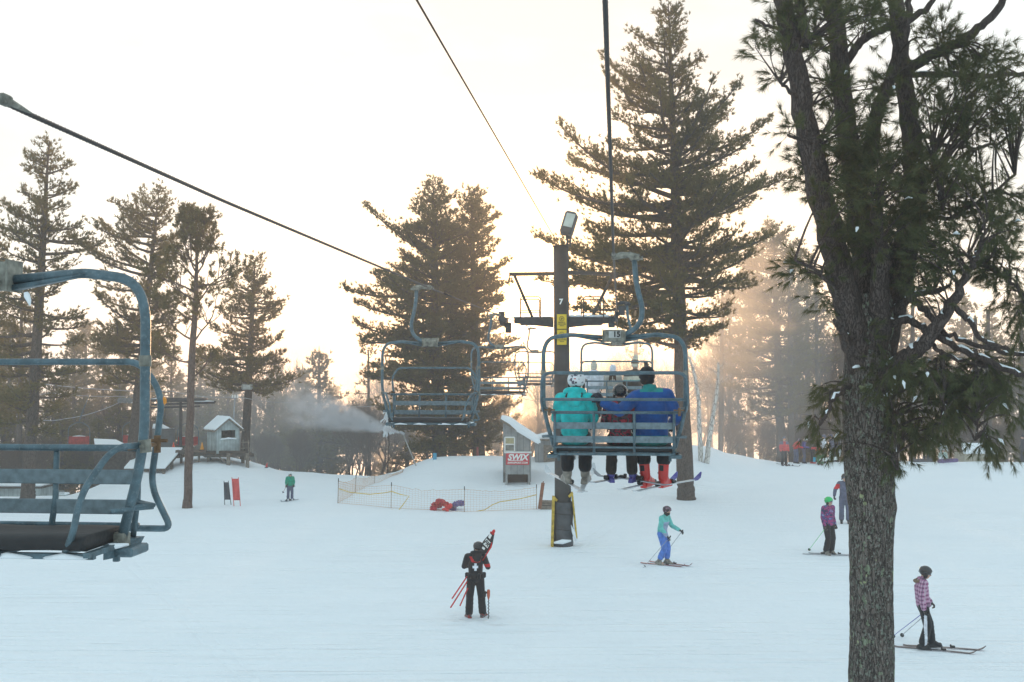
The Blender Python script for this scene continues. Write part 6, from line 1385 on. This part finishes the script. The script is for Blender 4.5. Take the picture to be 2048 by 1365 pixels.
def gable(root, base, c, size, H, rise, rot, wallm, over=.18, opening=None, snow_t=.13):
    """gabled hut body centred on c (ground centre), ridge along local y"""
    sx, sy = size[0] / 2, size[1] / 2; rm = Matrix.Rotation(rot, 3, 'Z')
    T = lambda v: tuple(Vector(c) + rm @ Vector(v)); w = M()
    if opening:   # front wall y=-sy with opening (x0,x1,z0,z1)
        a0, a1, z0, z1 = opening
        for q in ([(-sx, 0), (a0, 0), (a0, H), (-sx, H)], [(a1, 0), (sx, 0), (sx, H), (a1, H)], [(a0, 0), (a1, 0), (a1, z0), (a0, z0)], [(a0, z1), (a1, z1), (a1, H), (a0, H)]): w.add([T((x, -sy, z)) for x, z in q] + [T((x, -sy + .05, z)) for x, z in q], [(0, 1, 2, 3), (7, 6, 5, 4), (0, 4, 5, 1), (1, 5, 6, 2), (2, 6, 7, 3), (3, 7, 4, 0)])
        w.add([T((-sx, -sy, H)), T((sx, -sy, H)), T((0, -sy, H + rise))], [(0, 1, 2)])
    else: w.add([T((-sx, -sy, 0)), T((sx, -sy, 0)), T((sx, -sy, H)), T((0, -sy, H + rise)), T((-sx, -sy, H))], [(0, 1, 2, 3, 4)])
    w.add([T((-sx, sy, 0)), T((sx, sy, 0)), T((sx, sy, H)), T((0, sy, H + rise)), T((-sx, sy, H))], [(4, 3, 2, 1, 0)])
    for s in (-1, 1): w.add([T((s * sx, -sy, 0)), T((s * sx, sy, 0)), T((s * sx, sy, H)), T((s * sx, -sy, H))], [(0, 1, 2, 3)])
    wo_ = w.build('wall', wallm, root, org=base); rf = M(); sn = M()
    for s in (-1, 1):
        e = over; xe = s * (sx + e); ze = H - rise * e / sx
        for mm, dz, th, k in ((rf, .0, .06, 1), (sn, .065, snow_t, .97)):
            vs = [(0, -(sy + e) * k, H + rise + dz), (xe * k, -(sy + e) * k, ze + dz), (xe * k, (sy + e) * k, ze + dz), (0, (sy + e) * k, H + rise + dz)]; up_ = [(x, y, z + th * (1 if mm is rf else (1.1 if x == 0 else .75))) for x, y, z in vs]; mm.add([T(v) for v in vs + up_], [(3, 2, 1, 0), (4, 5, 6, 7), (0, 1, 5, 4), (1, 2, 6, 5), (2, 3, 7, 6), (3, 0, 4, 7)])
    rf.build('roof', TIMB, root, org=base)
    so = melt(sn, 'snow', SNOW, root, .045, 5); so.data.transform(Matrix.Translation(-Vector(base)))
    return T
def left_hut():
    d = 58.5; deckz = P(0, 906, d).z; c = Vector((P(453, 0, d).x, d, deckz)); base = Vector((c.x, d, gzf(c.x, d)))
    root = thing('watch_hut', 'small pale grey gabled hut standing on a timber platform on stilts', 'hut', base)
    T = gable(root, base, c, (1.25, 1.35), P(0, 857, d).z - deckz, .48, R(36), PALEP, over=.2, opening=(-.36, .40, .78, 1.22))
    m = M(); m.add([T((-.40, -.72, .76)), T((.44, -.72, .76)), T((.44, -.64, .82)), T((-.40, -.64, .82))], [(0, 1, 2, 3)]); m.tube([T((-.42, -.70, .75)), T((0, -.71, .80)), T((.44, -.70, .76))], [.03, .055, .03], 8)
    m.build('sill_snow', SNOW, root, org=base, smooth=True)
    iw = M(); iw.add([T((-.55, .3, .1)), T((.55, .3, .1)), T((.55, .3, 1.3)), T((-.55, .3, 1.3))], [(0, 1, 2, 3)]); iw.build('inner_wall', TIMB, root, org=base)
    p = M(); rm = Matrix.Rotation(R(20), 3, 'Z'); p.box(c + V3(.25, 0, -.09), (2.5, 1.9, .14), rm)
    p.bar(P(411, 905, d - .9), P(497, 905, d - .6), .06, .16)
    p.build('platform', DARKW, root, org=base)
    for x, y, yb in ((418, d - .6, 925), (457, d - 1.0, 943), (495, d - .7, 944), (486, d + .7, 930)):
        q = P(x, 906, y); b = M(); b.box(((q.x), y, (q.z + gzf(q.x, y) - .3) / 2 - .03), (.16, .16, q.z - gzf(q.x, y) + .3)); b.build('post', TIMB, root, org=base)
    b = M(); a0 = P(420, 924, d - .8); a1 = P(458, 908, d - .95); b.bar(P(430, 908, d - .95), P(452, 926, d - .98), .05, .08, up=(0, 1, 0)); b.build('brace', TIMB, root, org=base)
    st = M()
    for y0 in (885, 897, 906): st.bar(P(484, y0, d - .3), P(497, y0, d - .5), .22, .05)
    st.bar(P(497, 880, d - .5), P(497, 906, d - .5), .05, .05, up=(0, 1, 0)); st.bar(P(486, 880, d - .3), P(486, 906, d - .3), .05, .05, up=(0, 1, 0)); st.build('steps', TIMB, root, org=base)
    # pole with lamp arm above the hut
    pb = Vector((P(470, 0, d + .6).x, d + .6, deckz)); r = thing('wire_pole', 'thin frosted pole with small insulators rising behind the pale hut roof', 'pole', pb); m = M(); m.tube([pb, P(470, 793, d + .6)], [.05, .035], 8); m.tube([P(463, 797, d + .6), P(477, 796, d + .6)], .03, 6)
    m.build('mast', ALU, r, org=pb); m = M()
    for x in (465, 470, 475): m.tube([P(x, 796, d + .6), P(x, 790, d + .6)], [.05, .03], 8)
    m.build('insulator', WHITE, r, org=pb)
left_hut()
def lamp():
    d = 63.4; c = P(494, 774, d); root = thing('tree_floodlight', 'square white floodlight fixed high on the pine behind the pale hut', 'lamp', c); m = M(); m.box(c, (.62, .22, .34), bev=.06); m.box(c + V3(0, .2, -.1), (.1, .3, .1)); m.build('housing', mat('pale_housing', (.42, .44, .43), rough=.5), root, org=c); m = M(); m.box(c + V3(0, -.115, 0), (.44, .02, .22), bev=.01); m.build('lens', mat('pale_lens', (.66, .68, .66), rough=.2), root, org=c)
lamp()
def ramp_deck():
    d = 57; a, b, c, e = P(283, 897, d + 2.6), P(365, 898, d + 1.4), P(330, 938, d - 1.2), P(248, 938, d - .2); o = (a + e) / 2; o.z = gzf(o.x, o.y)
    root = thing('loading_ramp', 'snow covered sloping timber ramp beside the slim bare trunk', 'ramp', o); m = M(); th = V3(0, 0, -.14); m.add([tuple(v) for v in (a, b, c, e, a + th, b + th, c + th, e + th)], [(3, 2, 1, 0), (4, 5, 6, 7), (0, 1, 5, 4), (1, 2, 6, 5), (2, 3, 7, 6), (3, 0, 4, 7)]); m.build('deck', DARKW, root, org=o)
    s = M(); up = V3(0, 0, .07); q = [v + V3(0, 0, .004) for v in (a, b, c, e)]; s.add([tuple(v) for v in q] + [tuple(v + up) for v in q], [(3, 2, 1, 0), (4, 5, 6, 7), (0, 1, 5, 4), (1, 2, 6, 5), (2, 3, 7, 6), (3, 0, 4, 7)]); s.build('snow', SNOW, root, org=o)
    for v, dn in ((b, .9), (a, 1.3), (b * .45 + c * .55, .8), (c, .35)):
        p = M(); p.box((v.x - .06, v.y, v.z - .14 - dn / 2), (.12, .12, dn)); p.build('post', TIMB, root, org=o)
    # flat landing between ramp and hut
    o2 = P(405, 905, 58.5); r2 = thing('loading_platform', 'dark low timber landing between the ramp and the stilted hut', 'platform', o2); m = M(); m.bar(P(360, 902, 58.5), P(424, 907, 58.5), 1.6, .16); m.build('deck', DARKW, r2, org=o2); m = M(); m.bar(P(362, 900, 58.6), P(420, 905, 58.6), 1.3, .04); m.build('snow', SNOW, r2, org=o2)
    for x in (372, 398, 420): p = M(); q = P(x, 905, 58); p.box((q.x, 58, q.z - .35), (.1, .1, .6)); p.build('post', TIMB, r2, org=o2)
ramp_deck()
def lowroof():
    d = 60; z = P(0, 903, d).z; x0, x1 = P(192, 0, d).x, P(266, 0, d).x; o = Vector(((x0 + x1) / 2, d, gzf((x0 + x1) / 2, d))); root = thing('open_shelter', 'open shelter with broad snow covered roof left of the ramp', 'shelter', o)
    m = M(); a, b, c, e = P(188, 881, d + 1.5), P(232, 883, d + 1.8), P(270, 902, d - .4), P(192, 902, d - 1); th = V3(0, 0, -.16); m.add([tuple(v + V3(0, 0, -.004)) for v in (a, b, c, e)] + [tuple(v + th) for v in (a, b, c, e)], [(3, 2, 1, 0), (4, 5, 6, 7), (0, 1, 5, 4), (1, 2, 6, 5), (2, 3, 7, 6), (3, 0, 4, 7)]); m.build('roof', DARKW, root, org=o)
    s = M(); s.add([tuple(v) for v in (a, b, c, e)] + [tuple(v + V3(0, 0, .1)) for v in (a, b, c, e)], [(3, 2, 1, 0), (4, 5, 6, 7), (0, 1, 5, 4), (1, 2, 6, 5), (2, 3, 7, 6), (3, 0, 4, 7)]); s.build('snow', SNOW, root, org=o)
    for v in (e + V3(.2, .2, 0), c + V3(-.25, .2, 0), a + V3(.1, 0, 0), b): p = M(); zz = gzf(v.x, v.y) - .3; p.box((v.x, v.y, (v.z - .16 + zz) / 2), (.14, .14, v.z - .16 - zz)); p.build('post', DARKW, root, org=o)
    w = M(); q = P(228, 925, d + 1.2); w.box((q.x, d + 1.2, q.z - .2), (1.9, .08, 1.3)); w.build('back_wall', DARKW, root, org=o)
    # tank box behind
    d = 63; q = P(327, 872, d); zz = gzf(q.x, d) - .2; zt = P(0, 857, d).z; o = Vector((q.x, d, zz)); root = thing('water_tank', 'grey boxy tank with snow on top behind the ramp', 'tank', o); m = M(); m.tube([(q.x, d, zz), (q.x, d, zt)], [.62, .62], 16); m.build('body', mat('tank_grey', (.12, .12, .12), rough=.8, bump=.2), root, org=o); m = M(); m.tube([(q.x, d, zt), (q.x, d, zt + .06), (q.x + .05, d, zt + .14)], [.62, .6, .2], 14); m.build('snow', SNOW, root, org=o, smooth=True)
lowroof()
def far_left_sheds():
    d = 56; o = GD(150, d, -.3)
    root = thing('long_shed', 'long low grey shed at the far left behind the near chair seat', 'shed', o); z1 = P(0, 983, d).z; x0, x1 = P(-60, 0, d).x, P(92, 0, d).x; zt0 = P(0, 975, d).z
    m = M(); m.box(((x0 + x1) / 2, d + 1, z1 - .6), (x1 - x0, 2, 1.5)); m.build('wall', PALEP, root, org=o); m = M(); m.box(((x0 + x1) / 2, d + 1, z1 + .19), (x1 - x0 + .3, 2.3, .08)); m.build('roof', DARKW, root, org=o); m = M(); m.box(((x0 + x1) / 2, d + 1, z1 + .29), (x1 - x0 + .2, 2.2, .12), bev=.05); m.build('snow', SNOW, root, org=o)
    o = GD(126, 54, -.1); root = thing('vent_housing', 'small pale louvred box with a snow cap left of the mound', 'vent', o); z = P(0, 990, 54).z; m = M(); m.box((o.x, 54, (o.z + z) / 2), (.55, .5, z - o.z)); 
    for k in range(4): m.box((o.x, 53.74, o.z + .12 + k * .09), (.5, .04, .03))
    m.build('box', PALEP, root, org=o); m = M(); m.box((o.x, 54, z + .05), (.62, .58, .1), bev=.04); m.build('snow', SNOW, root, org=o)
far_left_sheds()

# second, older lift among the trees on the left: red seats, wires, a bullwheel frame
def red_chair(px, py, d, s, label):
    c = P(px, py, d); top = P(px + s * 3, 790, d + .3); root = thing('red_lift_chair', label, 'lift chair', c, group='red chairs of the old lift'); m = M(); m.box(c, (1.15, .05, .42), bev=.02); m.box(c + V3(0, -.25, -.24), (1.15, .5, .06), bev=.02); m.build('seat', mat('red_seat', (.36, .04, .035), rough=.6, var=.2), root, org=c)
    m = M(); m.tube(fillet([c + V3(-.6, 0, -.25), c + V3(-.6, 0, .75), c + V3(0, 0, 1.05), c + V3(.6, 0, .75), c + V3(.6, 0, -.25)], .25, 4), .022, 6); m.tube(fillet([c + V3(0, 0, 1.05), c + V3(.15, 0, 1.5), top], .2, 4), .03, 6); m.build('frame', PAINT, root, org=c, smooth=True)
    sn = M(); sn.tube([c + V3(-.35, 0, .22), c + V3(0, 0, .24), c + V3(.35, 0, .22)], [.015, .035, .015], 6); sn.build('snow', SNOW, root, org=c, smooth=True)
red_chair(158, 881, 61, 7, 'red seated chair of the old lift under the pines, leftmost of three'); red_chair(266, 878, 63, 0, 'red seated chair of the old lift behind the near chair bail'); red_chair(376, 881, 64, 0, 'red seated chair of the old lift behind the slim bare trunk')
def bull():
    c = P(345, 803, 63); root = thing('lift_terminal', 'dark horizontal bullwheel frame with sheave wheels among the pines', 'lift terminal', c)
    m = M(); m.tube([(c.x + 1.9 * math.cos(t), 63 + 1.4 * math.sin(t), c.z + .1) for t in np.linspace(0, 2 * np.pi, 31)], .07, 6); m.build('bullwheel', STEEL, root, org=c)
    m = M()
    for y0, y1, xa, xb in ((801, 804, 240, 432), (810, 806, 290, 430), (817, 813, 270, 400)): m.bar(P(xa, y0, 63), P(xb, y1, 63), .12, .10)
    for x in (300, 362): m.bar(P(x, 803, 63.2), Vector((P(x, 803, 63.2).x, 63.2, gzf(P(x, 0, 63.2).x, 63.2) - .2)), .14, .14, up=(0, 1, 0))
    m.build('frame', STEEL, root, org=c)
    for x in (241, 250, 259, 270): w = M(); q = P(x, 801, 62.7); w.tube([q + V3(0, -.05, 0), q + V3(0, .05, 0)], .17, 14); w.build('sheave', mat('pale_sheave', (.22, .23, .23), rough=.6), root, org=c)
    s = M()
    for xa, xb, y in ((300, 330, 799), (380, 428, 803), (255, 285, 806)): s.tube([P(xa, y, 62.9), P((xa + xb) / 2, y - 1, 62.9), P(xb, y, 62.9)], [.02, .06, .02], 6)
    s.build('snow', SNOW, root, org=c, smooth=True)
bull()
def wire(pts, r, label, sag=.15, name='wire', mt=None, group=None):
    m = M(); out = []
    for a, b in zip(pts[:-1], pts[1:]):
        for t in np.linspace(0, 1, 8): out.append(a + (b - a) * t - V3(0, 0, sag * 4 * t * (1 - t)))
    m.tube(out, r, 5); o = m.build(name, mt or ALU, org=pts[0], smooth=True); o.location = pts[0]; tag(o, label, 'wire', group)
wire([P(470, 792, 59.1), P(600, 805, 66), P(760, 812, 72)], .022, 'pale frosted wire crossing from the hut pole to the twin pines'); wire([P(470, 794, 59.1), P(345, 783, 62), P(60, 765, 64)], .02, 'pale wire running left from the hut pole')
wire([P(60, 835, 64), P(130, 838, 64), P(240, 805, 63)], .02, 'thin rope of the old lift left of the red chairs'); wire([P(-30, 790, 60), P(100, 786, 61), P(300, 790, 63)], .02, 'upper thin rope of the old lift through the left pines')
wire([P(1040, 795, 66), P(1100, 800, 66), P(1330, 790, 70)], .018, 'thin frosted wire in the glare behind the tower')

# traffic cones
def cone(px, py, hpx, d, label, cm, tilt=0):
    b = P(px, py, d); h = hpx / F * d; root = thing('traffic_cone', label, 'cone', b, group='marker cones'); m = M(); m.tube([b, b + V3(0, 0, h * .3), b + V3(tilt * .3, 0, h * .65), b + V3(tilt, 0, h)], [h * .28, h * .2, h * .12, h * .04], 14); m.build('cone', cm, root, org=b, smooth=True); m = M(); m.box(b + V3(0, 0, .02), (h * .62, h * .62, .04)); m.build('foot', BLACK, root, org=b)
CON = mat('cone_orange', (.75, .09, .03), rough=.5, var=.06); CONP = mat('cone_pinkred', (.75, .08, .08), rough=.5, var=.05)
cone(347, 897, 12, 59, 'red orange cone at the upper edge of the snowy ramp', CON); cone(404, 901, 16, 58, 'orange and yellow cone on the landing left of the stilted hut', mat('cone_yellow', (.78, .32, .03), rough=.5)); cone(533, 936, 10, 59.5, 'small pinkish cone on the snow right of the stilted hut', CONP, .05)
# gate panels
def panel(pts, d, label, mt):
    a, b, c, e = [P(x, y, d) for x, y in pts]; o = G((pts[2][0] + pts[3][0]) / 2, pts[3][1]); o = V3(a.x, d, gzf(a.x, d)); root = thing('slalom_gate', label, 'slalom gate', o); m = M(); n = 8; vs = []
    for k in range(n + 1):
        t = k / n; l, r_ = a + (e - a) * t, b + (c - b) * t; w_ = .03 * math.sin(t * 6)
        vs += [tuple(l + V3(0, w_, 0)), tuple(r_ + V3(0, -w_, 0)), tuple(r_ + V3(0, .015 - w_, 0)), tuple(l + V3(0, .015 + w_, 0))]
    fs = [(k * 4 + i, k * 4 + (i + 1) % 4, k * 4 + 4 + (i + 1) % 4, k * 4 + 4 + i) for k in range(n) for i in range(4)] + [(3, 2, 1, 0), (n * 4, n * 4 + 1, n * 4 + 2, n * 4 + 3)]; m.add(vs, fs); m.build('fabric', mt, root, org=o, smooth=True)
    for l, r_ in ((a, e), (b, c)):
        p = M(); dn = (r_ - l).normalized(); p.tube([l - dn * .06, r_ + dn * .5], .015, 6); p.build('pole', mt, root, org=o)
panel([(448, 965), (457, 965), (461, 1000), (449, 1000)], 47, 'dark gate panel between two thin poles, left of the red one', mat('dark_panel', (.07, .075, .085), rough=.8)); panel([(464, 958), (477, 958), (480, 1001), (467, 1001)], 46.5, 'salmon red gate panel on two poles below the stilted hut', mat('red_panel', (.62, .10, .09), rough=.8, var=.1))

# orange netting on thin posts with a sagging yellow tape
NET = mat('orange_net', (.55, .28, .12), rough=.7); TAPE = mat('yellow_tape', (.62, .42, .06), rough=.5, var=.15)
def net(posts, d, label, tape=None, seed=0):
    rg = np.random.default_rng(seed); a0 = P(posts[0][0], posts[0][2], posts[0][3] if len(posts[0]) > 3 else d); root = thing('safety_net', label, 'net fence', a0); m = M()
    PT = []
    for q in posts:
        dd = q[3] if len(q) > 3 else d; f = GD(q[0], dd, -.05); PT.append((P(q[0], q[1], dd), f))
    for (t0, b0), (t1, b1) in zip(PT[:-1], PT[1:]):
        L = (t1 - t0).length; nx_, nz_ = max(8, int(L / .13)), 9; grid = []
        for i in range(nx_ + 1):
            u = i / nx_; sag = .13 * math.sin(math.pi * u) * (1 + .2 * rg.normal()); top = t0 + (t1 - t0) * u - V3(0, 0, .1 + sag); bot = b0 + (b1 - b0) * u; bot.z = gzf(bot.x, bot.y) + .02
            grid.append([top + (bot - top) * (k / nz_) + V3(0, .03 * math.sin(u * 9 + k), 0) for k in range(nz_ + 1)])
        for i in range(nx_ + 1): m.tube(grid[i], .0028, 3, caps=False)
        for k in range(nz_ + 1): m.tube([grid[i][k] for i in range(nx_ + 1)], .0028 if 0 < k < nz_ else .006, 3, caps=False)
    m.build('mesh', NET, root, org=a0)
    for t0, b0 in PT: p = M(); p.tube([b0, t0], .014, 6); p.tube([t0 - V3(0, 0, .14), t0 + V3(0, 0, .02)], .02, 6, mi=1); p.build('post', [mat('net_post', (.30, .17, .10), rough=.7), BLACK], root, org=a0)
    if tape: 
        m = M(); m.tube([P(x, y, d - .08) for x, y in tape], .018, 5); m.build('tape', TAPE, root, org=a0, smooth=True)
net([(677, 958, 1006, 47.6), (783, 966, 1016, 46), (929, 974, 1024, 45), (1073, 970, 1019, 46)], 45.6, 'orange net fence round the red heap, on four thin posts with yellow tape', [(678, 978), (700, 985), (740, 989), (770, 986), (783, 983), (800, 989), (818, 993), (806, 1010), (797, 1021), (783, 1020)], 1)
net([(677, 958, 1006, 47.6), (712, 951, 980, 52), (750, 944, 962, 57), (806, 938, 955, 60)], 52, 'orange net fence running back from the left end post up to the mound', None, 2)
m = M(); m.tube([P(x, y, 45.4) for x, y in ((1073, 990), (1040, 998), (1000, 1004), (985, 1010), (970, 1020), (948, 1024))], .018, 5); o = m.build('yellow_tape', TAPE, smooth=True); tag(o, 'slack yellow tape dropping to the snow at the right end of the net', 'tape')

# heaps of folded banners on the snow
def heap(pts, d, label, mt, seed):
    rg = np.random.default_rng(seed); o = GD(pts[0][0], d, 0); m = M()
    for x, y, r in pts:
        for _ in range(5): c = P(x + rg.normal(0, r * .4), y + rg.normal(0, r * .15), d + rg.normal(0, .15)); c.z = max(c.z, gzf(c.x, c.y) + .02); k = r / F * d; m.ell(c, (k * rg.uniform(.5, 1.1), k * rg.uniform(.4, .8), k * rg.uniform(.2, .45)), 8, 6, rot=Matrix.Rotation(rg.uniform(-.6, .6), 3, 'Y'))
    ob = melt(m, 'heap', mt, None, .035, 1); rn = rg.normal(0, .018, len(ob.data.vertices)); 
    for v, k in zip(ob.data.vertices, rn): v.co += v.normal * float(k)
    ob.data.transform(Matrix.Translation(-o)); ob.location = o; ob.name = 'folded_banner'; ob.data.polygons.foreach_set('use_smooth', np.zeros(len(ob.data.polygons), dtype=bool)); tag(ob, label, 'banner heap')
RH = pattern('crumpled_red', [(.16, .02, .03), (.55, .05, .06), (.40, .03, .05), (.62, .10, .10)], 5); PH = pattern('crumpled_violet', [(.05, .04, .12), (.18, .14, .34), (.10, .10, .26), (.30, .20, .36)], 5)
heap([(872, 1010, 11), (882, 1004, 11), (890, 1008, 8), (868, 1018, 7), (862, 1021, 4)], 45.6, 'crumpled dark red banner heap behind the orange net, left half', RH, 1)
heap([(897, 1013, 7), (891, 1019, 6), (902, 1009, 5)], 45.3, 'small bright pinkish red cloth between the red and violet heaps', CONP, 2)
heap([(915, 1007, 9), (908, 1012, 8), (923, 1009, 6), (904, 1019, 7)], 45.8, 'crumpled violet banner heap behind the orange net, right half', PH, 3)

# crate and leaning post beside the tower
def crate():
    o = G(1094, 1019); d = o.y; root = thing('timber_crate', 'weathered slatted crate with a tall reddish plank left of the tower foot', 'crate', o); m = M()
    for y0 in (1003, 1008, 1013, 1017): m.bar(P(1081, y0, d), P(1107, y0 + .5, d), .3, .075)
    for x in (1082, 1106): m.bar(P(x, 1001, d + .02), P(x, 1020, d + .02), .06, .2, up=(0, 1, 0))
    m.build('slats', TIMB, root, org=o); m = M(); m.bar(P(1079, 1018, d - .15), P(1086, 966, d - .1), .14, .10, up=(0, 1, 0)); m.bar(P(1085, 970, d - .1), P(1087, 963, d - .1), .04, .04, up=(0, 1, 0)); m.build('plank', mat('reddish_plank', (.24, .10, .055), rough=.8, var=.2), root, org=o)
crate()
m = M(); q = GD(870, 61, -.1); m.tube([q, q + V3(0, 0, .45)], [.11, .10], 10); o = m.build('blue_post', mat('light_blue_post', (.05, .32, .50), rough=.5), org=q); o.location = q; tag(o, 'short light blue post on the crest of the middle mound', 'post')
m = M(); q = GD(1037, 71, 0) if False else P(955, 912, 63); m.tube([q, q + V3(0, 0, .5)], [.07, .06], 8); o = m.build('marker_post', mat('dark_red_post', (.25, .05, .04), rough=.6), org=q); o.location = q; tag(o, 'short dark red post on the crest left of the narrow plank hut', 'post')

# snow gun: leaning lance and the plume it throws
def gun():
    d = 61; a = GD(834, d, -.1); b = P(806, 868, d); root = thing('snow_gun', 'thin leaning snow making lance with a small nozzle head', 'snow gun', a); m = M(); m.tube([a, b], [.035, .03], 8); m.tube([b, b + V3(-.12, 0, .03)], .03, 6); m.build('lance', mat('lance_metal', (.40, .40, .38), rough=.5, metal=.4), root, org=a); m = M(); m.box(b + V3(-.05, 0, .04), (.3, .16, .16), Matrix.Rotation(R(30), 3, 'Y'), bev=.03); m.build('nozzle', ALU, root, org=a)
    # plume: closed cone of drifting ice crystals
    tip = b + V3(-.15, 0, .05); end = P(560, 800, d + 3); dirv = (end - tip); L = dirv.length; mt = bpy.data.materials.new('ice_plume'); mt.use_nodes = True; t = mt.node_tree; t.nodes.clear()
    v = N(t, 'ShaderNodeVolumePrincipled'); v.inputs['Color'].default_value = (.95, .96, 1, 1); v.inputs['Anisotropy'].default_value = .0; c = N(t, 'ShaderNodeTexCoord'); s = N(t, 'ShaderNodeSeparateXYZ'); t.links.new(c.outputs['Object'], s.inputs[0])
    z = math_node(t, 'MAXIMUM', s.outputs[2], .25); rr = math_node(t, 'POWER', math_node(t, 'ADD', math_node(t, 'POWER', s.outputs[0], 2), math_node(t, 'POWER', s.outputs[1], 2)), .5)
    wdt = math_node(t, 'ADD', math_node(t, 'MULTIPLY', math_node(t, 'POWER', z, .95), .25), .03); e = math_node(t, 'SUBTRACT', 1, math_node(t, 'DIVIDE', rr, wdt), True)
    n = N(t, 'ShaderNodeTexNoise'); n.inputs['Scale'].default_value = 1.3; n.inputs['Detail'].default_value = 4; n.inputs['Roughness'].default_value = .6; t.links.new(c.outputs['Object'], n.inputs[0]); nn = N(t, 'ShaderNodeMapRange'); nn.inputs[1].default_value = .36; nn.inputs[2].default_value = .66; t.links.new(n.outputs[0], nn.inputs[0])
    fade = math_node(t, 'SUBTRACT', 1, math_node(t, 'DIVIDE', z, L), True); fade = math_node(t, 'POWER', fade, .8)
    dn = math_node(t, 'MULTIPLY', math_node(t, 'MULTIPLY', e, nn.outputs[0]), math_node(t, 'MULTIPLY', fade, math_node(t, 'DIVIDE', 38.0, math_node(t, 'ADD', z, .35))))
    t.links.new(dn, v.inputs['Density']); o = N(t, 'ShaderNodeOutputMaterial'); t.links.new(v.outputs[0], o.inputs['Volume'])
    m = M(); zs_ = [0, .3, 1, 2, 4, L * .7, L * .9, L]; m.tube([(0, 0, z_) for z_ in zs_], [.04] + [.03 + .25 * z_ ** .95 for z_ in zs_[1:-1]] + [.3], 16); ob = m.build('snow_spray', mt); ob.location = tip; ob.rotation_euler = dirv.to_track_quat('Z', 'Y').to_euler(); tag(ob, 'white plume of artificial snow blowing left from the lance', None, kind='stuff')
gun()
def mist(c, r, dens, name, label, an=.6):
    mt = bpy.data.materials.new(name); mt.use_nodes = True; t = mt.node_tree; t.nodes.clear(); v = N(t, 'ShaderNodeVolumePrincipled'); v.inputs['Density'].default_value = dens; v.inputs['Color'].default_value = (.95, .95, .96, 1); v.inputs['Anisotropy'].default_value = an; o = N(t, 'ShaderNodeOutputMaterial'); t.links.new(v.outputs[0], o.inputs['Volume'])
    m = M(); m.ell((0, 0, 0), r, 32, 20); ob = m.build(name, mt, smooth=True); ob.location = c; tag(ob, label, None, kind='stuff')
mist(P(600, 815, 71), (8.5, 7, 4.6), .020, 'drifting_mist', 'bluish snow mist drifting over the wood behind the snow gun', .0)
mist(P(1360, 690, 61), (8.5, 5, 8.5), .038, 'drifting_mist', 'golden snow mist drifting from the tall pine toward the birches')

mist(P(1080, 790, 82), (19, 8, 6.5), .045, 'drifting_mist', 'glowing gold mist in front of the low sun behind the tower', .75)
mist(Vector((0, 92, 3)), (70, 18, 11), .008, 'woodland_mist', 'broad pale winter mist lying among the far trees', .5)
mist(P(1055, 755, 66), (5.0, 3, 4.6), .065, 'drifting_mist', 'mist added between the narrow hut and the tower for the golden sun glow', .8)  # extra mist volume, added so the low sun scatters into a golden burst
# far box hut behind the crest at the right
def box_hut():
    d = 71; o = Vector((P(1950, 0, d).x, d, gzf(P(1950, 0, d).x, d) - .3)); root = thing('pump_shed', 'low cream shed with sloping snow roof behind the crest at the right', 'shed', o); z0 = P(0, 908, d).z; x0, x1 = P(1918, 0, d).x, P(1980, 0, d).x; m = M(); m.box(((x0 + x1) / 2, d + .8, (z0 + o.z) / 2), (x1 - x0, 1.6, z0 - o.z)); m.build('wall', mat('cream_wall', (.42, .38, .30), rough=.85), root, org=o)
    m = M(); vs = [(x0 - .1, d - .1, z0), (x1 + .1, d - .1, z0), (x1 - .1, d + 1.7, z0 + .45), (x0 + .5, d + 1.7, z0 + .45)]; m.add(vs + [(x, y, z + .14) for x, y, z in vs], [(3, 2, 1, 0), (4, 5, 6, 7), (0, 1, 5, 4), (1, 2, 6, 5), (2, 3, 7, 6), (3, 0, 4, 7)]); m.build('snow', SNOW, root, org=o)
    m = M(); m.box(((x0 + x1) / 2 + .5, d - .01, z0 - .35), (.5, .03, .5)); m.build('door', TIMB, root, org=o)
    a = GD(1990, 72, 0); r2 = thing('rail_fence', 'grey timber rail fence right of the cream shed', 'fence', a); m = M(); 
    for z in (.45, .75): m.bar(a + V3(-.1, 0, z), a + V3(1.5, 0, z), .05, .1)
    m.build('rail', TIMB, r2, org=a)
    for x in (0, .7, 1.4): m = M(); m.box(a + V3(x, .05, .4), (.1, .08, .85)); m.build('post', TIMB, r2, org=a)
box_hut()
